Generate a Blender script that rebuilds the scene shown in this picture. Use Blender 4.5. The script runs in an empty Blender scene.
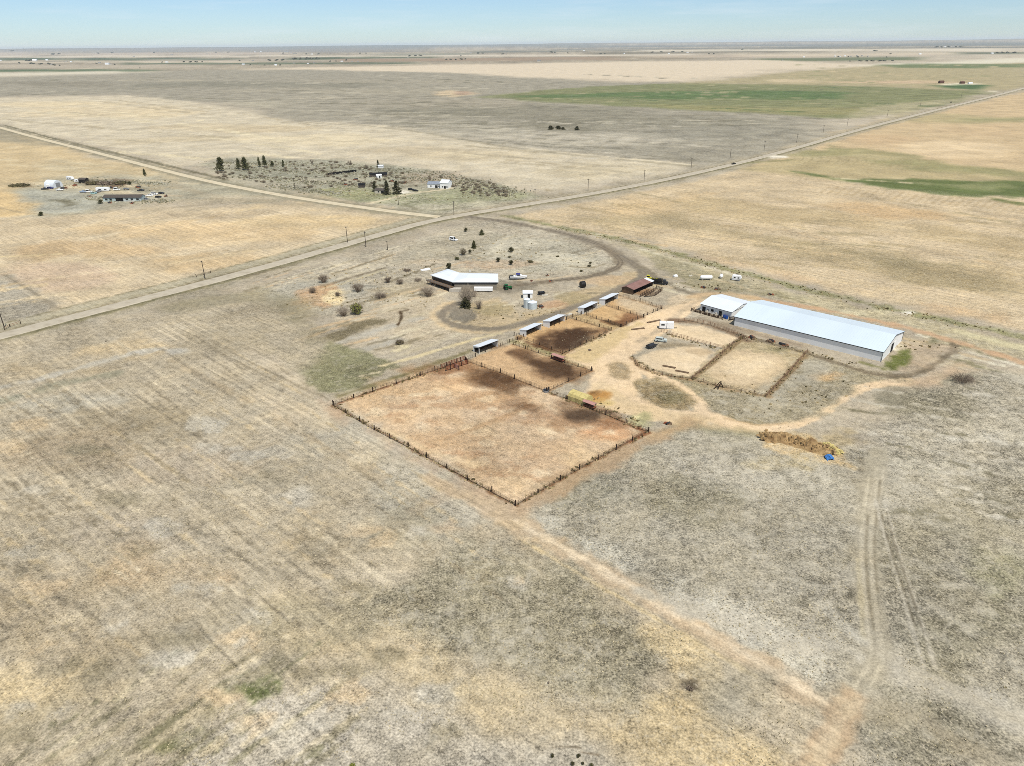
import bpy, math, random
import numpy as np
random.seed(7)
SC = bpy.context.scene
COL = SC.collection
R = math.radians

# ------------------------------------------------------------------ camera model
CAM_H, FOC = 110.0, 700.0
ROLL = math.atan2(10, 1024)
PITCH = math.atan((383 - 43.8) / FOC)
_cp, _sp = math.cos(PITCH), math.sin(PITCH)
CF = np.array([0, _cp, -_sp])
_r0 = np.array([1., 0, 0]); _u0 = np.array([0, _sp, _cp])
CR = _r0 * math.cos(ROLL) - _u0 * math.sin(ROLL)
CU = _u0 * math.cos(ROLL) + _r0 * math.sin(ROLL)

def at(px, py, z=0.0):
    """photo position -> point of the (level) site at height z, metres"""
    d = CF * FOC + CR * (px - 512) + CU * (383 - py)
    t = (z - CAM_H) / d[2]
    return np.array([d[0] * t, d[1] * t])

A1 = R(-42.0)    # section-line directions of the farm
A2 = R(43.5)

# ------------------------------------------------------------------ colour
EXPO = 1.5
def lin(c):
    out = []
    for v in c:
        v = v / 255.
        out.append(v / 12.92 if v <= .04045 else ((v + .055) / 1.055) ** 2.4)
    return np.array(out)
def alb(c):
    return lin(c) / EXPO

# ------------------------------------------------------------------ numpy noise
_T = np.random.RandomState(3).rand(8, 256, 256).astype(np.float32)
def vnoise(x, y, seed=0):
    t = _T[seed % 8]
    xi = np.floor(x).astype(np.int64); yi = np.floor(y).astype(np.int64)
    fx = (x - xi).astype(np.float32); fy = (y - yi).astype(np.float32)
    fx = fx * fx * (3 - 2 * fx); fy = fy * fy * (3 - 2 * fy)
    a = xi & 255; b = (xi + 1) & 255; c = yi & 255; d = (yi + 1) & 255
    return (t[a, c] * (1 - fx) + t[b, c] * fx) * (1 - fy) + (t[a, d] * (1 - fx) + t[b, d] * fx) * fy
def fbm(x, y, wl, octv=4, seed=0, rough=.55):
    s = 0; a = 1.; n = 0
    for k in range(octv):
        f = 2. ** k / wl
        s = s + a * vnoise(x * f + 17.3 * k + 91 * seed, y * f - 31.7 * k + 53 * seed, seed + k)
        n += a; a *= rough
    return s / n
def sstep(x):
    x = np.clip(x, 0, 1); return x * x * (3 - 2 * x)

# ------------------------------------------------------------------ object helpers
def tag(o, label, cat, group=None):
    o['label'] = label; o['category'] = cat
    if group: o['group'] = group
    return o
def thing(name, label, cat, loc=(0, 0, 0), rz=0, group=None):
    o = bpy.data.objects.new(name, None); COL.objects.link(o)
    o.empty_display_size = .5
    o.location = (loc[0], loc[1], loc[2] if len(loc) > 2 else 0); o.rotation_euler = (0, 0, rz)
    return tag(o, label, cat, group)
def dup(root, loc, rz, label, group=None, scale=None, swap=None):
    def cp(o, par):
        c = o.copy(); COL.objects.link(c)
        if par is not None: c.parent = par
        if swap and o.type == 'MESH' and any(m and m.name in swap for m in o.data.materials):
            c.data = o.data.copy()
            for i, m in enumerate(c.data.materials):
                if m and m.name in swap: c.data.materials[i] = swap[m.name]
        for ch in list(o.children): cp(ch, c)
        return c
    c = cp(root, None)
    c.location = (loc[0], loc[1], loc[2] if len(loc) > 2 else 0); c.rotation_euler = (0, 0, rz)
    if scale is not None: c.scale = (scale, scale, scale) if not hasattr(scale, '__len__') else scale
    c['label'] = label
    if group: c['group'] = group
    elif 'group' in c: del c['group']
    return c

class MB:
    def __init__(s): s.v = []; s.f = []; s.mi = []; s.cur = 0
    def add(s, vs, fs):
        o = len(s.v); s.v += [tuple(map(float, p)) for p in vs]
        for f in fs: s.f.append([i + o for i in f]); s.mi.append(s.cur)
        return s
    def box(s, c, d, rz=0., taper=1.):
        """c = centre of the base, d = size"""
        hx, hy = d[0] / 2, d[1] / 2; cs, sn = math.cos(rz), math.sin(rz)
        vs = []
        for z, k in ((0, 1.), (d[2], taper)):
            for x, y in ((-hx, -hy), (hx, -hy), (hx, hy), (-hx, hy)):
                x *= k; y *= k
                vs.append((c[0] + x * cs - y * sn, c[1] + x * sn + y * cs, c[2] + z))
        return s.add(vs, [(3, 2, 1, 0), (4, 5, 6, 7), (0, 1, 5, 4), (1, 2, 6, 5), (2, 3, 7, 6), (3, 0, 4, 7)])
    def prism(s, prof, axis, a, b):
        """profile (u, z) extruded along axis 'x' or 'y' from a to b"""
        n = len(prof); vs = []
        for t in (a, b):
            for u, z in prof: vs.append((t, u, z) if axis == 'x' else (u, t, z))
        fs = [tuple(range(n)), tuple(range(2 * n - 1, n - 1, -1))]
        for i in range(n):
            j = (i + 1) % n; fs.append((i, i + n, j + n, j))
        return s.add(vs, fs)
    def poly(s, pts, z0, z1):
        n = len(pts); vs = [(p[0], p[1], z0) for p in pts] + [(p[0], p[1], z1) for p in pts]
        fs = [tuple(range(n - 1, -1, -1)), tuple(range(n, 2 * n))]
        for i in range(n):
            j = (i + 1) % n; fs.append((i, j, j + n, i + n))
        return s.add(vs, fs)
    def tube(s, p, q, r0, r1=None, n=6):
        if r1 is None: r1 = r0
        p = np.array(p, float); q = np.array(q, float); d = q - p; L = np.linalg.norm(d)
        if L < 1e-6: return s
        d /= L; a = np.array([0, 0, 1.]) if abs(d[2]) < .9 else np.array([1., 0, 0])
        u = np.cross(d, a); u /= np.linalg.norm(u); v = np.cross(d, u)
        vs = []
        for c, r in ((p, r0), (q, r1)):
            for k in range(n):
                t = 2 * math.pi * k / n; vs.append(c + (u * math.cos(t) + v * math.sin(t)) * r)
        fs = [(k, (k + 1) % n, (k + 1) % n + n, k + n) for k in range(n)]
        fs += [tuple(range(n - 1, -1, -1)), tuple(range(n, 2 * n))]
        return s.add(vs, fs)
    def lathe(s, prof, n=24, c=(0, 0, 0)):
        vs = []; m = len(prof)
        for k in range(n):
            t = 2 * math.pi * k / n
            for r, z in prof: vs.append((c[0] + r * math.cos(t), c[1] + r * math.sin(t), c[2] + z))
        fs = []
        for k in range(n):
            k2 = (k + 1) % n
            for j in range(m - 1): fs.append((k * m + j, k2 * m + j, k2 * m + j + 1, k * m + j + 1))
        return s.add(vs, fs)
    def build(s, name, mats, parent=None, smooth=False, loc=None):
        me = bpy.data.meshes.new(name); me.from_pydata(s.v, [], s.f)
        if not isinstance(mats, (list, tuple)): mats = [mats]
        for m in mats: me.materials.append(m)
        if len(mats) > 1: me.polygons.foreach_set('material_index', s.mi)
        import bmesh
        bm = bmesh.new(); bm.from_mesh(me); bmesh.ops.recalc_face_normals(bm, faces=bm.faces); bm.to_mesh(me); bm.free()
        if smooth: me.polygons.foreach_set('use_smooth', [True] * len(me.polygons))
        me.update()
        o = bpy.data.objects.new(name, me); COL.objects.link(o)
        if parent: o.parent = parent
        if loc is not None: o.location = loc
        return o

# ------------------------------------------------------------------ materials
def mat(name, rgb, rough=.7, metal=0., nscale=1.2, amt=.25, spec=.3, dirt=None, dirt_h=0., raw=False, stretch=None):
    m = bpy.data.materials.new(name); m.use_nodes = True
    nt = m.node_tree; N = nt.nodes; L = nt.links
    b = N['Principled BSDF']
    b.inputs['Roughness'].default_value = rough; b.inputs['Metallic'].default_value = metal
    b.inputs['Specular IOR Level'].default_value = spec
    c = np.array(rgb) if raw else alb(rgb)
    tc = N.new('ShaderNodeTexCoord'); src = tc.outputs['Object']
    if stretch:
        mp = N.new('ShaderNodeMapping'); mp.inputs['Scale'].default_value = stretch
        L.new(src, mp.inputs['Vector']); src = mp.outputs['Vector']
    no = N.new('ShaderNodeTexNoise'); no.inputs['Scale'].default_value = nscale
    no.inputs['Detail'].default_value = 6; no.inputs['Roughness'].default_value = .65
    L.new(src, no.inputs['Vector'])
    mr = N.new('ShaderNodeMapRange'); mr.inputs['From Min'].default_value = .3; mr.inputs['From Max'].default_value = .7
    mr.inputs['To Min'].default_value = 1 - amt; mr.inputs['To Max'].default_value = 1 + amt
    L.new(no.outputs['Fac'], mr.inputs['Value'])
    mx = N.new('ShaderNodeMix'); mx.data_type = 'RGBA'; mx.blend_type = 'MULTIPLY'
    mx.inputs['Factor'].default_value = 1
    mx.inputs[6].default_value = (*c, 1); L.new(mr.outputs['Result'], mx.inputs[7])
    out = mx.outputs[2]
    if dirt is not None:
        n2 = N.new('ShaderNodeTexNoise'); n2.inputs['Scale'].default_value = nscale * .5; n2.inputs['Detail'].default_value = 8
        L.new(src, n2.inputs['Vector'])
        r2 = N.new('ShaderNodeMapRange'); r2.inputs['From Min'].default_value = .5; r2.inputs['From Max'].default_value = .68
        r2.inputs['To Max'].default_value = dirt_h
        L.new(n2.outputs['Fac'], r2.inputs['Value'])
        m2 = N.new('ShaderNodeMix'); m2.data_type = 'RGBA'; m2.inputs[7].default_value = (*alb(dirt), 1)
        L.new(r2.outputs['Result'], m2.inputs['Factor']); L.new(out, m2.inputs[6]); out = m2.outputs[2]
    L.new(out, b.inputs['Base Color'])
    return m
# ================================================================== THE GROUND
az_core = np.arange(-50, 50.001, .078)
az_out = np.concatenate([np.arange(50.6, 62, .6), np.arange(65, 180, 5), np.arange(180, 295, 5), np.arange(298, 309.6, .6)])
AZ = np.radians(np.concatenate([az_core, az_out]))
ys = np.concatenate([np.arange(940, 760, -1.6), np.arange(760, 47, -1.0), np.arange(47, 45.2, -.25)])
dep = np.arctan((ys - 383) / FOC) + PITCH
RAD = CAM_H / np.tan(dep)
RAD = np.concatenate([[0.5, 12, 24, 36, 46], RAD[RAD > 50], np.geomspace(RAD[-1] * 1.06, 62000, 14)])
nR, nA = len(RAD), len(AZ)
GX = (RAD[:, None] * np.sin(AZ)[None, :]).ravel(); GY = (RAD[:, None] * np.cos(AZ)[None, :]).ravel()
GD = np.repeat(RAD, nA)
PXM = GD / FOC * np.maximum(1, GD / 260.)      # rough ground size of one photo pixel
gcol = np.empty((len(GX), 3), np.float32); gcol[:] = (168, 155, 131)
# masks: fleck, rows, contrast
gmsk = np.zeros((len(GX), 3), np.float32); gmsk[:] = (.35, .15, 1.)

def _idx(P, m):
    x0, y0 = P.min(0) - m; x1, y1 = P.max(0) + m
    return np.nonzero((GX > x0) & (GX < x1) & (GY > y0) & (GY < y1))[0]
def _segd(x, y, P, closed):
    d = np.full(len(x), 1e9); ins = np.zeros(len(x), bool); n = len(P)
    for i in range(n if closed else n - 1):
        a = P[i]; b = P[(i + 1) % n]; e = b - a; l2 = e.dot(e) + 1e-9
        t = np.clip(((x - a[0]) * e[0] + (y - a[1]) * e[1]) / l2, 0, 1)
        d = np.minimum(d, np.hypot(x - a[0] - t * e[0], y - a[1] - t * e[1]))
        if closed and abs(e[1]) > 1e-9:
            c = ((a[1] > y) != (b[1] > y)) & (x < (y - a[1]) / e[1] * e[0] + a[0]); ins ^= c
    return d, ins
def _apply(k, m, col, fl, rw, ct):
    if col is not None: gcol[k] += m[:, None] * (np.array(col, np.float32) - gcol[k])
    for j, v in enumerate((fl, rw, ct)):
        if v is not None: gmsk[k, j] += m * (v - gmsk[k, j])
def smooth_pts(P, it=2, closed=False):
    for _ in range(it):
        Q = []
        n = len(P)
        if not closed: Q.append(P[0])
        for i in range(n if closed else n - 1):
            a, b = P[i], P[(i + 1) % n]; Q += [a * .75 + b * .25, a * .25 + b * .75]
        if not closed: Q.append(P[-1])
        P = np.array(Q)
    return P
def area(px, col, edge=2., rag=1., amt=1., fl=None, rw=None, ct=None, smooth=0, seed=0, patch=0.):
    P = np.array([at(*p) for p in px]); dm = np.hypot(*P.T).mean()
    if smooth: P = smooth_pts(P, smooth, True)
    e = edge * max(1., dm / 250.)
    k = _idx(P, e * 3)
    if not len(k): return
    x, y = GX[k], GY[k]
    d, ins = _segd(x, y, P, True); sd = np.where(ins, -d, d)
    nz = fbm(x, y, e * 3.2, 4, seed) - .5
    m = sstep(.5 - sd / (2 * e) + rag * 1.6 * nz)
    if patch: m = m * np.clip(1 - patch + patch * 2.2 * (fbm(x, y, e * 5, 4, seed + 2) - .05), 0, 1)
    _apply(k, m * amt, col, fl, rw, ct)
def ell(cx, cy, rx, ry, col, edge=3., **kw):
    pts = [(cx + rx * math.cos(t), cy + ry * math.sin(t)) for t in np.linspace(0, 2 * math.pi, 20)[:-1]]
    area(pts, col, edge, **kw)
def path(px, wid, col, soft=1., rag=.8, amt=1., fl=.15, rw=None, ct=.6, seed=0, sm=2, patch=0., off=0.):
    P = np.array([at(*p) for p in px])
    if sm: P = smooth_pts(P, sm)
    if off:
        T = np.gradient(P, axis=0); T /= np.linalg.norm(T, axis=1)[:, None] + 1e-9
        P = P + off * np.stack([-T[:, 1], T[:, 0]], 1)
    k = _idx(P, wid + soft * 3)
    if not len(k): return
    x, y = GX[k], GY[k]
    d, _ = _segd(x, y, P, False); sd = d - wid / 2
    nz = fbm(x, y, max(soft * 3, 2.), 4, seed) - .5
    m = sstep(.5 - sd / (2 * soft) + rag * 1.6 * nz)
    if patch: m = m * np.clip(1 - patch + patch * 2.2 * (fbm(x, y, 9., 4, seed + 2) - .05), 0, 1)
    _apply(k, m * amt, col, fl, rw, ct)
def twotrack(px, col, gauge=1.7, wid=.75, **kw):
    for s in (-1, 1): path(px, wid, col, soft=.35, off=s * gauge / 2, **kw)

# broad, unshaped variation of the grassland
n_a = fbm(GX, GY, 160., 5, 1); n_b = fbm(GX, GY, 45., 5, 2); n_c = fbm(GX, GY, 900., 4, 3)
gcol += ((n_a - .5) * 60 + (n_b - .5) * 34)[:, None] * np.array([1., .97, .85])
gcol += ((n_c - .5) * 40)[:, None] * np.array([1., .95, .8])

# ---------------- far plain, farthest first
area([(-80, 44.6), (1100, 44.6), (1100, 84), (700, 90), (-80, 84)], (206, 192, 168), 60, fl=0, rw=0, ct=.5)
def strip(x0, x1, y, h, col, amt=.9, slope=0.):
    area([(x0, y - h / 2), (x1, y - h / 2 + slope), (x1, y + h / 2 + slope), (x0, y + h / 2)], col, 5, rag=.8, amt=amt, fl=0, rw=0, ct=.4)
for x0, x1, y, h, c, a, sl in [
    (-20, 400, 51.5, 3.2, (140, 136, 126), .9, -1.5), (120, 420, 49.5, 1.8, (120, 128, 120), .8, -1.5), (200, 600, 48.2, 1.4, (110, 120, 115), .8, -1.5),
    (-20, 240, 58.7, 2.2, (86, 102, 72), 1., .5), (130, 420, 64, 1.3, (90, 106, 76), 1., -1), (-20, 140, 71, 2.4, (92, 112, 76), .95, -.6),
    (-20, 200, 67, 3, (190, 176, 152), .8, -1), (140, 420, 60.5, 2.5, (182, 168, 146), .8, -1.5), (-20, 300, 54.5, 2, (196, 178, 156), .8, -1),
    (295, 440, 58.6, 2.4, (86, 98, 66), 1., -2.2), (340, 620, 60.5, 3.4, (164, 140, 114), .9, -2), (380, 480, 54.5, 1.6, (150, 150, 128), .7, -.5),
    (470, 760, 52, 1.7, (118, 118, 102), .9, -2), (560, 800, 49.4, 1.5, (118, 122, 112), .8, -1.5), (600, 1040, 47, 1.5, (112, 118, 112), .85, -2.6),
    (590, 800, 53.5, 1.8, (126, 118, 96), .95, -2.2), (640, 940, 57, 2.3, (198, 178, 152), .7, -3), (760, 920, 59.5, 3.4, (112, 120, 84), .95, -1.3),
    (750, 1040, 48.3, 1.2, (108, 108, 94), .95, -1.2), (300, 700, 56.3, 1.2, (222, 208, 184), .9, -1.6), (640, 1000, 51, 1.4, (226, 212, 186), .9, -1.6), (0, 300, 56.4, 1.2, (224, 210, 186), .9, -.6), (0, 260, 62.2, 1.3, (214, 198, 170), .9, 0), (740, 1040, 55, 1.2, (218, 200, 170), .8, -1.6), (880, 1040, 52.5, 1.6, (196, 180, 150), .7, -1), (800, 830, 64.6, 1.2, (160, 148, 124), .8, 0),
    (600, 690, 58.4, 1., (150, 134, 108), .8, 0), (660, 760, 61.8, 1.4, (178, 160, 134), .7, -.6), (960, 1040, 53.4, 2.2, (104, 110, 84), .95, -1.4)]:
    strip(x0, x1, y, h, c, a, sl)
area([(180, 72), (340, 66), (560, 62.5), (760, 60), (880, 65), (800, 72), (720, 77), (690, 82), (600, 80), (480, 77), (340, 72)], (220, 202, 173), 12, fl=0, ct=.45)
area([(860, 66), (1040, 56.5), (1040, 63), (880, 66.5)], (222, 212, 186), 8, fl=0, ct=.3)
area([(-40, 73), (200, 70.5), (200, 73), (120, 75.5), (-40, 77)], (214, 203, 178), 8, fl=0, ct=.4)
# grey pasture across the middle distance
area([(-40, 78), (150, 72.5), (180, 70), (300, 69), (420, 72), (500, 76), (640, 82), (700, 82), (850, 110), (850, 126), (740, 163), (690, 164), (560, 152), (400, 127), (280, 120), (220, 107), (130, 95), (60, 96), (-40, 98)],
     (162, 154, 134), 9, fl=.1, ct=1.1)
for i, (cx, cy, rx, ry, c) in enumerate([(250, 85, 120, 4, (138, 133, 114)), (60, 84, 60, 3, (140, 132, 112)), (520, 112, 130, 7, (138, 132, 112)), (640, 122, 120, 6, (146, 140, 120)),
        (250, 104, 40, 3, (188, 178, 152)), (430, 103, 90, 4, (166, 156, 134)), (350, 91, 120, 2.6, (172, 162, 138)), (150, 80, 60, 1.4, (190, 178, 150)), (640, 137, 90, 6, (178, 170, 150)),
        (480, 131, 80, 8, (186, 177, 155)), (560, 140, 100, 7, (190, 180, 158)), (720, 132, 60, 7, (150, 144, 126)), (400, 82, 120, 2, (168, 158, 135)), (300, 98, 40, 2, (196, 184, 158)),
        (560, 125, 40, 5, (132, 126, 106)), (620, 105, 60, 3, (165, 156, 134))]):
    ell(cx, cy, rx, ry, c, 7, rag=1.4, amt=.75, seed=i, patch=.5)
ell(449, 94, 18, 3.2, (204, 182, 146), 2.5, rag=1.6); ell(462, 93, 8, 1.8, (190, 160, 132), 2)
# green winter wheat
area([(478, 97), (560, 89), (610, 85.5), (690, 83), (830, 85), (990, 91), (965, 101), (905, 111), (840, 118), (760, 114), (640, 107), (540, 102)], (134, 136, 92), 3.2, fl=.1, rw=.6, ct=1.)
area([(500, 96.5), (600, 93), (760, 90), (860, 93), (830, 100), (700, 99), (600, 98)], (92, 118, 66), 5, rag=1.6, amt=.85, patch=.4)
area([(640, 105), (760, 108), (900, 106), (880, 112), (840, 117), (760, 113)], (158, 150, 100), 5, rag=1.6, amt=.8, patch=.3)
area([(860, 108), (930, 100), (975, 98), (905, 112), (850, 120)], (176, 166, 128), 3, rag=1, amt=.9)
area([(690, 83), (790, 72), (870, 66), (1040, 62), (1040, 88), (990, 91), (830, 85)], (178, 164, 124), 5, fl=.1, ct=.8)
area([(860, 66), (930, 63.6), (1040, 64), (1040, 68), (930, 67.5)], (112, 126, 82), 4, rag=1.4, amt=.9)
ell(790, 81, 24, 2, (212, 190, 152), 4, amt=.8); ell(900, 82, 70, 1.3, (212, 182, 146), 3, amt=.8); ell(960, 84.2, 18, 1, (226, 214, 184), 2)
area([(930, 85), (985, 85), (975, 89.5), (940, 88)], (88, 114, 70), 2.5); path([(940, 90), (980, 90.2), (1000, 92)], 14, (214, 202, 172), 3)
# beige fallow, left
area([(-40, 98), (60, 96.5), (130, 95), (180, 100), (230, 108), (280, 120.5), (400, 127), (480, 142), (560, 153), (690, 165), (640, 181), (588, 189), (535, 193), (440, 170), (330, 160), (225, 158), (180, 166), (60, 136), (-40, 118)],
     (209, 195, 166), 4.5, fl=.15, rw=.5, ct=.8)
for i, (cx, cy, rx, ry, c) in enumerate([(120, 112, 90, 5, (222, 200, 158)), (230, 128, 90, 4, (204, 184, 146)), (330, 140, 90, 5, (222, 204, 166)), (480, 156, 70, 5, (206, 188, 152)), (600, 170, 60, 6, (202, 186, 152)),
        (160, 140, 70, 4, (202, 184, 148)), (60, 104, 60, 2.4, (228, 206, 162)), (420, 150, 50, 3, (196, 178, 144))]):
    ell(cx, cy, rx, ry, c, 6, rag=1.4, amt=.7, seed=i + 3, patch=.5)
path([(300, 122), (400, 128), (480, 143), (560, 154), (690, 166)], 9, (150, 140, 114), 4, amt=.6, patch=.7)
path([(560, 152.5), (690, 164.5)], 7, (226, 210, 176), 2, amt=.8)
rl = np.random.RandomState(33)
def streaks(n, x0, x1, y0, y1, cols, wmin, wmax, seed, lmin=15, lmax=70, slope=0., sj=.03, amt=.7, inside=None):
    for k in range(n):
        cx, cy = rl.uniform(x0, x1), rl.uniform(y0, y1)
        if inside is not None and not inside(cx, cy): continue
        L_ = rl.uniform(lmin, lmax); sl = slope + rl.normal(0, sj); dm = np.hypot(*at(cx, cy)); bend = rl.normal(0, .6)
        path([(cx - L_, cy - sl * L_), (cx, cy + bend), (cx + L_, cy + sl * L_)], rl.uniform(wmin, wmax), cols[rl.randint(len(cols))], max(1.5, dm / 260.), rag=1.5, amt=min(1, amt * 1.35), patch=.3, seed=seed + k, fl=None, ct=None)
streaks(90, -20, 840, 74, 128, [(140, 133, 112), (178, 169, 146), (150, 142, 120), (190, 180, 156), (132, 126, 104)], 4, 16, 0, inside=lambda x, y: y < 96 + max(0, x - 150) * .11 and y < 128 and y > 72 + max(0, x - 500) * .02 and not (x > 480 and 82 < y < 118 and y < 100 + (x - 480) * .05))
streaks(60, 0, 600, 100, 168, [(220, 206, 174), (190, 174, 142), (182, 168, 138), (224, 208, 170)], 3, 9, 50, slope=.1, inside=lambda x, y: y > 102 + max(0, x - 150) * .13 and y < 158 + max(0, x - 300) * .05)
streaks(26, 520, 680, 122, 160, [(188, 178, 156), (140, 133, 113), (198, 188, 166)], 3, 9, 90, slope=.06)
streaks(60, 500, 980, 86, 115, [(104, 122, 78), (152, 148, 106), (92, 112, 68), (166, 158, 118), (146, 142, 104)], 4, 14, 130, slope=.02, amt=.7, lmax=50, inside=lambda x, y: x < 900 and y < 99 + (x - 540) * .05 and y > 96 - max(0, (x - 520)) * .06 + 1 and x > 560)
streaks(24, 760, 1020, 64, 84, [(190, 170, 128), (150, 148, 104), (206, 184, 142), (160, 150, 112)], 6, 20, 160, slope=.0, amt=.6)
streaks(40, 780, 1030, 100, 182, [(220, 194, 152), (168, 158, 112), (190, 166, 122), (150, 146, 100)], 2.5, 8, 190, slope=.07, amt=.55, lmax=50, inside=lambda x, y: y > 165 - (x - 740) * .23 + 6)
# left, under the gravel road
area([(-40, 128), (10, 131), (100, 155), (200, 180), (140, 182), (60, 190), (-40, 200)], (208, 184, 140), 4, rw=.4, ct=.7)
area([(-40, 118), (10, 131), (60, 146), (-40, 140)], (168, 156, 128), 3)
area([(60, 160), (170, 172), (200, 182), (120, 184), (40, 178)], (202, 186, 150), 5, rag=1.4, amt=.8)
area([(8, 192), (46, 178), (150, 176), (215, 180), (330, 196), (240, 205), (150, 206), (70, 216), (38, 216)], (176, 168, 142), 4, rag=1.2, ct=1.1)
area([(12, 192), (60, 190), (110, 202), (72, 214), (40, 214)], (178, 176, 158), 3, amt=.9)
area([(52, 200), (66, 199), (78, 205), (66, 207)], (128, 122, 98), 1.6)
area([(-40, 190), (12, 192), (42, 215), (-40, 222)], (218, 188, 136), 3, rw=.4)
area([(-40, 222), (60, 215), (150, 207), (250, 204), (330, 196), (380, 207), (424, 218), (395, 232), (300, 256), (180, 294), (60, 322), (-40, 350)], (209, 188, 152), 3, fl=.4, rw=.6, ct=.85)
area([(150, 200), (330, 192), (330, 197), (240, 205), (140, 214)], (186, 170, 140), 3, amt=.8)
for i, (cx, cy, rx, ry, c) in enumerate([(200, 232, 120, 9, (222, 190, 140)), (90, 250, 80, 9, (204, 172, 126)), (300, 222, 70, 6, (224, 194, 142)), (60, 275, 50, 14, (206, 178, 148)), (200, 262, 60, 9, (206, 176, 130)), (210, 215, 50, 3, (192, 170, 136)), (190, 206, 60, 4, (190, 174, 148))]):
    ell(cx, cy, rx, ry, c, 5, rag=1.5, amt=.7, seed=i, patch=.5)
area([(-40, 262), (10, 276), (55, 306), (58, 322), (-40, 350)], (170, 160, 140), 3, rag=1.3, ct=1.2)
path([(5, 275), (30, 290), (56, 308)], 2, (140, 128, 106), 1.2, amt=.7)
path([(0, 257), (60, 254)], 3, (232, 208, 154), 1.5, amt=.7)
streaks(50, 0, 400, 200, 310, [(222, 196, 150), (196, 170, 128), (226, 204, 164), (186, 166, 130)], 1.2, 4, 220, slope=-.16, amt=.6, lmax=60, inside=lambda x, y: y < 318 - x * .27 and y > 214 - x * .04)
streaks(30, 0, 200, 140, 188, [(216, 198, 160), (186, 168, 132), (198, 176, 134)], 2, 7, 260, slope=.06, amt=.6, inside=lambda x, y: y > 142 + x * .24)
# shelterbelt and the farmstead behind it
area([(195, 165), (225, 157), (330, 159.5), (440, 170), (535, 194), (560, 198), (470, 214), (440, 214), (330, 197), (240, 180)], (164, 158, 134), 3, rag=1.2, fl=.5, ct=1.5)
area([(225, 160), (330, 162), (430, 172), (440, 182), (360, 190), (250, 178)], (150, 150, 128), 4, rag=1.4, amt=.75, patch=.5, ct=1.6, fl=.6)
area([(300, 190), (350, 184), (400, 194), (390, 203), (340, 198)], (150, 150, 106), 3, amt=.9); area([(360, 200), (420, 190), (500, 186), (535, 197), (470, 205), (400, 206)], (158, 158, 120), 3, amt=.9)
area([(410, 206), (480, 200), (530, 202), (465, 213), (440, 213)], (186, 178, 150), 3, amt=.8, rag=1.4)
ell(430, 178, 26, 6, (168, 148, 122), 4, rag=1.5, amt=.7); ell(310, 180, 60, 2.5, (182, 174, 148), 3, patch=.5)
path([(368, 203.5), (384, 200), (410, 193.5), (440, 190), (452, 188)], 4.5, (214, 198, 164), 1.2)
ell(404, 192, 7, 1.8, (226, 218, 200), 1)
path([(170, 182), (200, 195), (280, 203), (400, 215)], 10, (176, 162, 134), 3, amt=.6)
path([(0, 208), (40, 216), (140, 210), (300, 198)], 2.5, (150, 136, 110), 1.5, amt=.5, patch=.6)
path([(150, 196), (210, 197), (300, 198)], 5, (206, 192, 162), 2, amt=.6)
path([(100, 181.5), (150, 180), (200, 184)], 6, (214, 196, 160), 2, amt=.7); path([(100, 192), (180, 196)], 5, (206, 186, 152), 2, amt=.7)
ell(104, 183, 24, 3, (128, 104, 80), 2, rag=1.5); ell(20, 186, 12, 1.4, (140, 118, 84), 1.4)
# stubble field, right
area([(503, 217.5), (600, 200), (700, 180), (745, 168.5), (800, 170), (850, 182), (900, 188), (1060, 200), (1060, 340), (960, 315), (860, 297), (735, 266), (640, 239), (560, 226.5)], (207, 184, 146), 2.6, rag=.7, fl=.9, rw=.8, ct=.9)
for i, (pts, c, a) in enumerate([
        ([(560, 218), (680, 215), (800, 240), (1040, 275), (1040, 300), (860, 268), (700, 238)], (172, 152, 110), .7),
        ([(620, 205), (700, 196), (760, 200), (900, 225), (1040, 240), (1040, 252), (860, 234), (720, 218)], (186, 162, 116), .6),
        ([(860, 262), (960, 272), (1040, 290), (1040, 305), (900, 282)], (164, 146, 108), .7),
        ([(560, 214), (620, 204), (700, 190), (740, 192), (640, 214)], (218, 184, 130), .7),
        ([(840, 205), (940, 208), (960, 222), (860, 222)], (212, 174, 122), .7),
        ([(880, 255), (915, 258), (925, 266), (890, 264)], (146, 132, 96), .7),
        ([(700, 255), (800, 275), (1000, 318), (960, 312), (840, 288)], (214, 178, 132), .6)]):
    area(pts, c, 6, rag=1.7, amt=a, seed=i, patch=.6)
area([(742, 169), (800, 150), (830, 140), (900, 148), (1060, 168), (1060, 186), (900, 180), (835, 180), (760, 171)], (186, 168, 124), 3, rag=1.2, fl=.3, rw=.4)
area([(748, 166), (852, 128), (1040, 88), (1060, 88), (1060, 172), (960, 168), (860, 158), (815, 152)], (206, 180, 138), 3, rag=1., fl=.25, rw=.3)
area([(780, 155), (830, 146), (900, 152), (960, 164), (1060, 176), (1060, 181), (940, 172), (850, 158)], (152, 148, 100), 3, rag=1.5, amt=.75, patch=.4)
ell(945, 149, 55, 8, (226, 200, 158), 7, rag=1.3, amt=.9, patch=.2); ell(985, 130, 40, 6, (206, 178, 136), 5, amt=.7); ell(940, 118, 60, 5, (182, 168, 122), 5, amt=.7, rag=1.6, patch=.5)
ell(1000, 120, 50, 3, (150, 148, 102), 4, amt=.7, patch=.5); ell(850, 158, 60, 3, (196, 178, 134), 4, amt=.6); ell(880, 140, 40, 5, (206, 176, 134), 4, amt=.8)
area([(790, 171), (840, 178), (900, 179), (960, 180), (1060, 182), (1060, 200), (960, 195), (890, 189), (840, 180)], (106, 118, 66), 2.2, rag=1.1, rw=.7)
area([(900, 181), (1000, 184), (1040, 190), (960, 190)], (152, 152, 104), 3, rag=1.6, amt=.8, patch=.4)
path([(830, 177.5), (870, 181), (910, 183)], 4, (206, 192, 150), 1.5); path([(1000, 200), (1060, 210)], 10, (118, 124, 74), 4)
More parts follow.
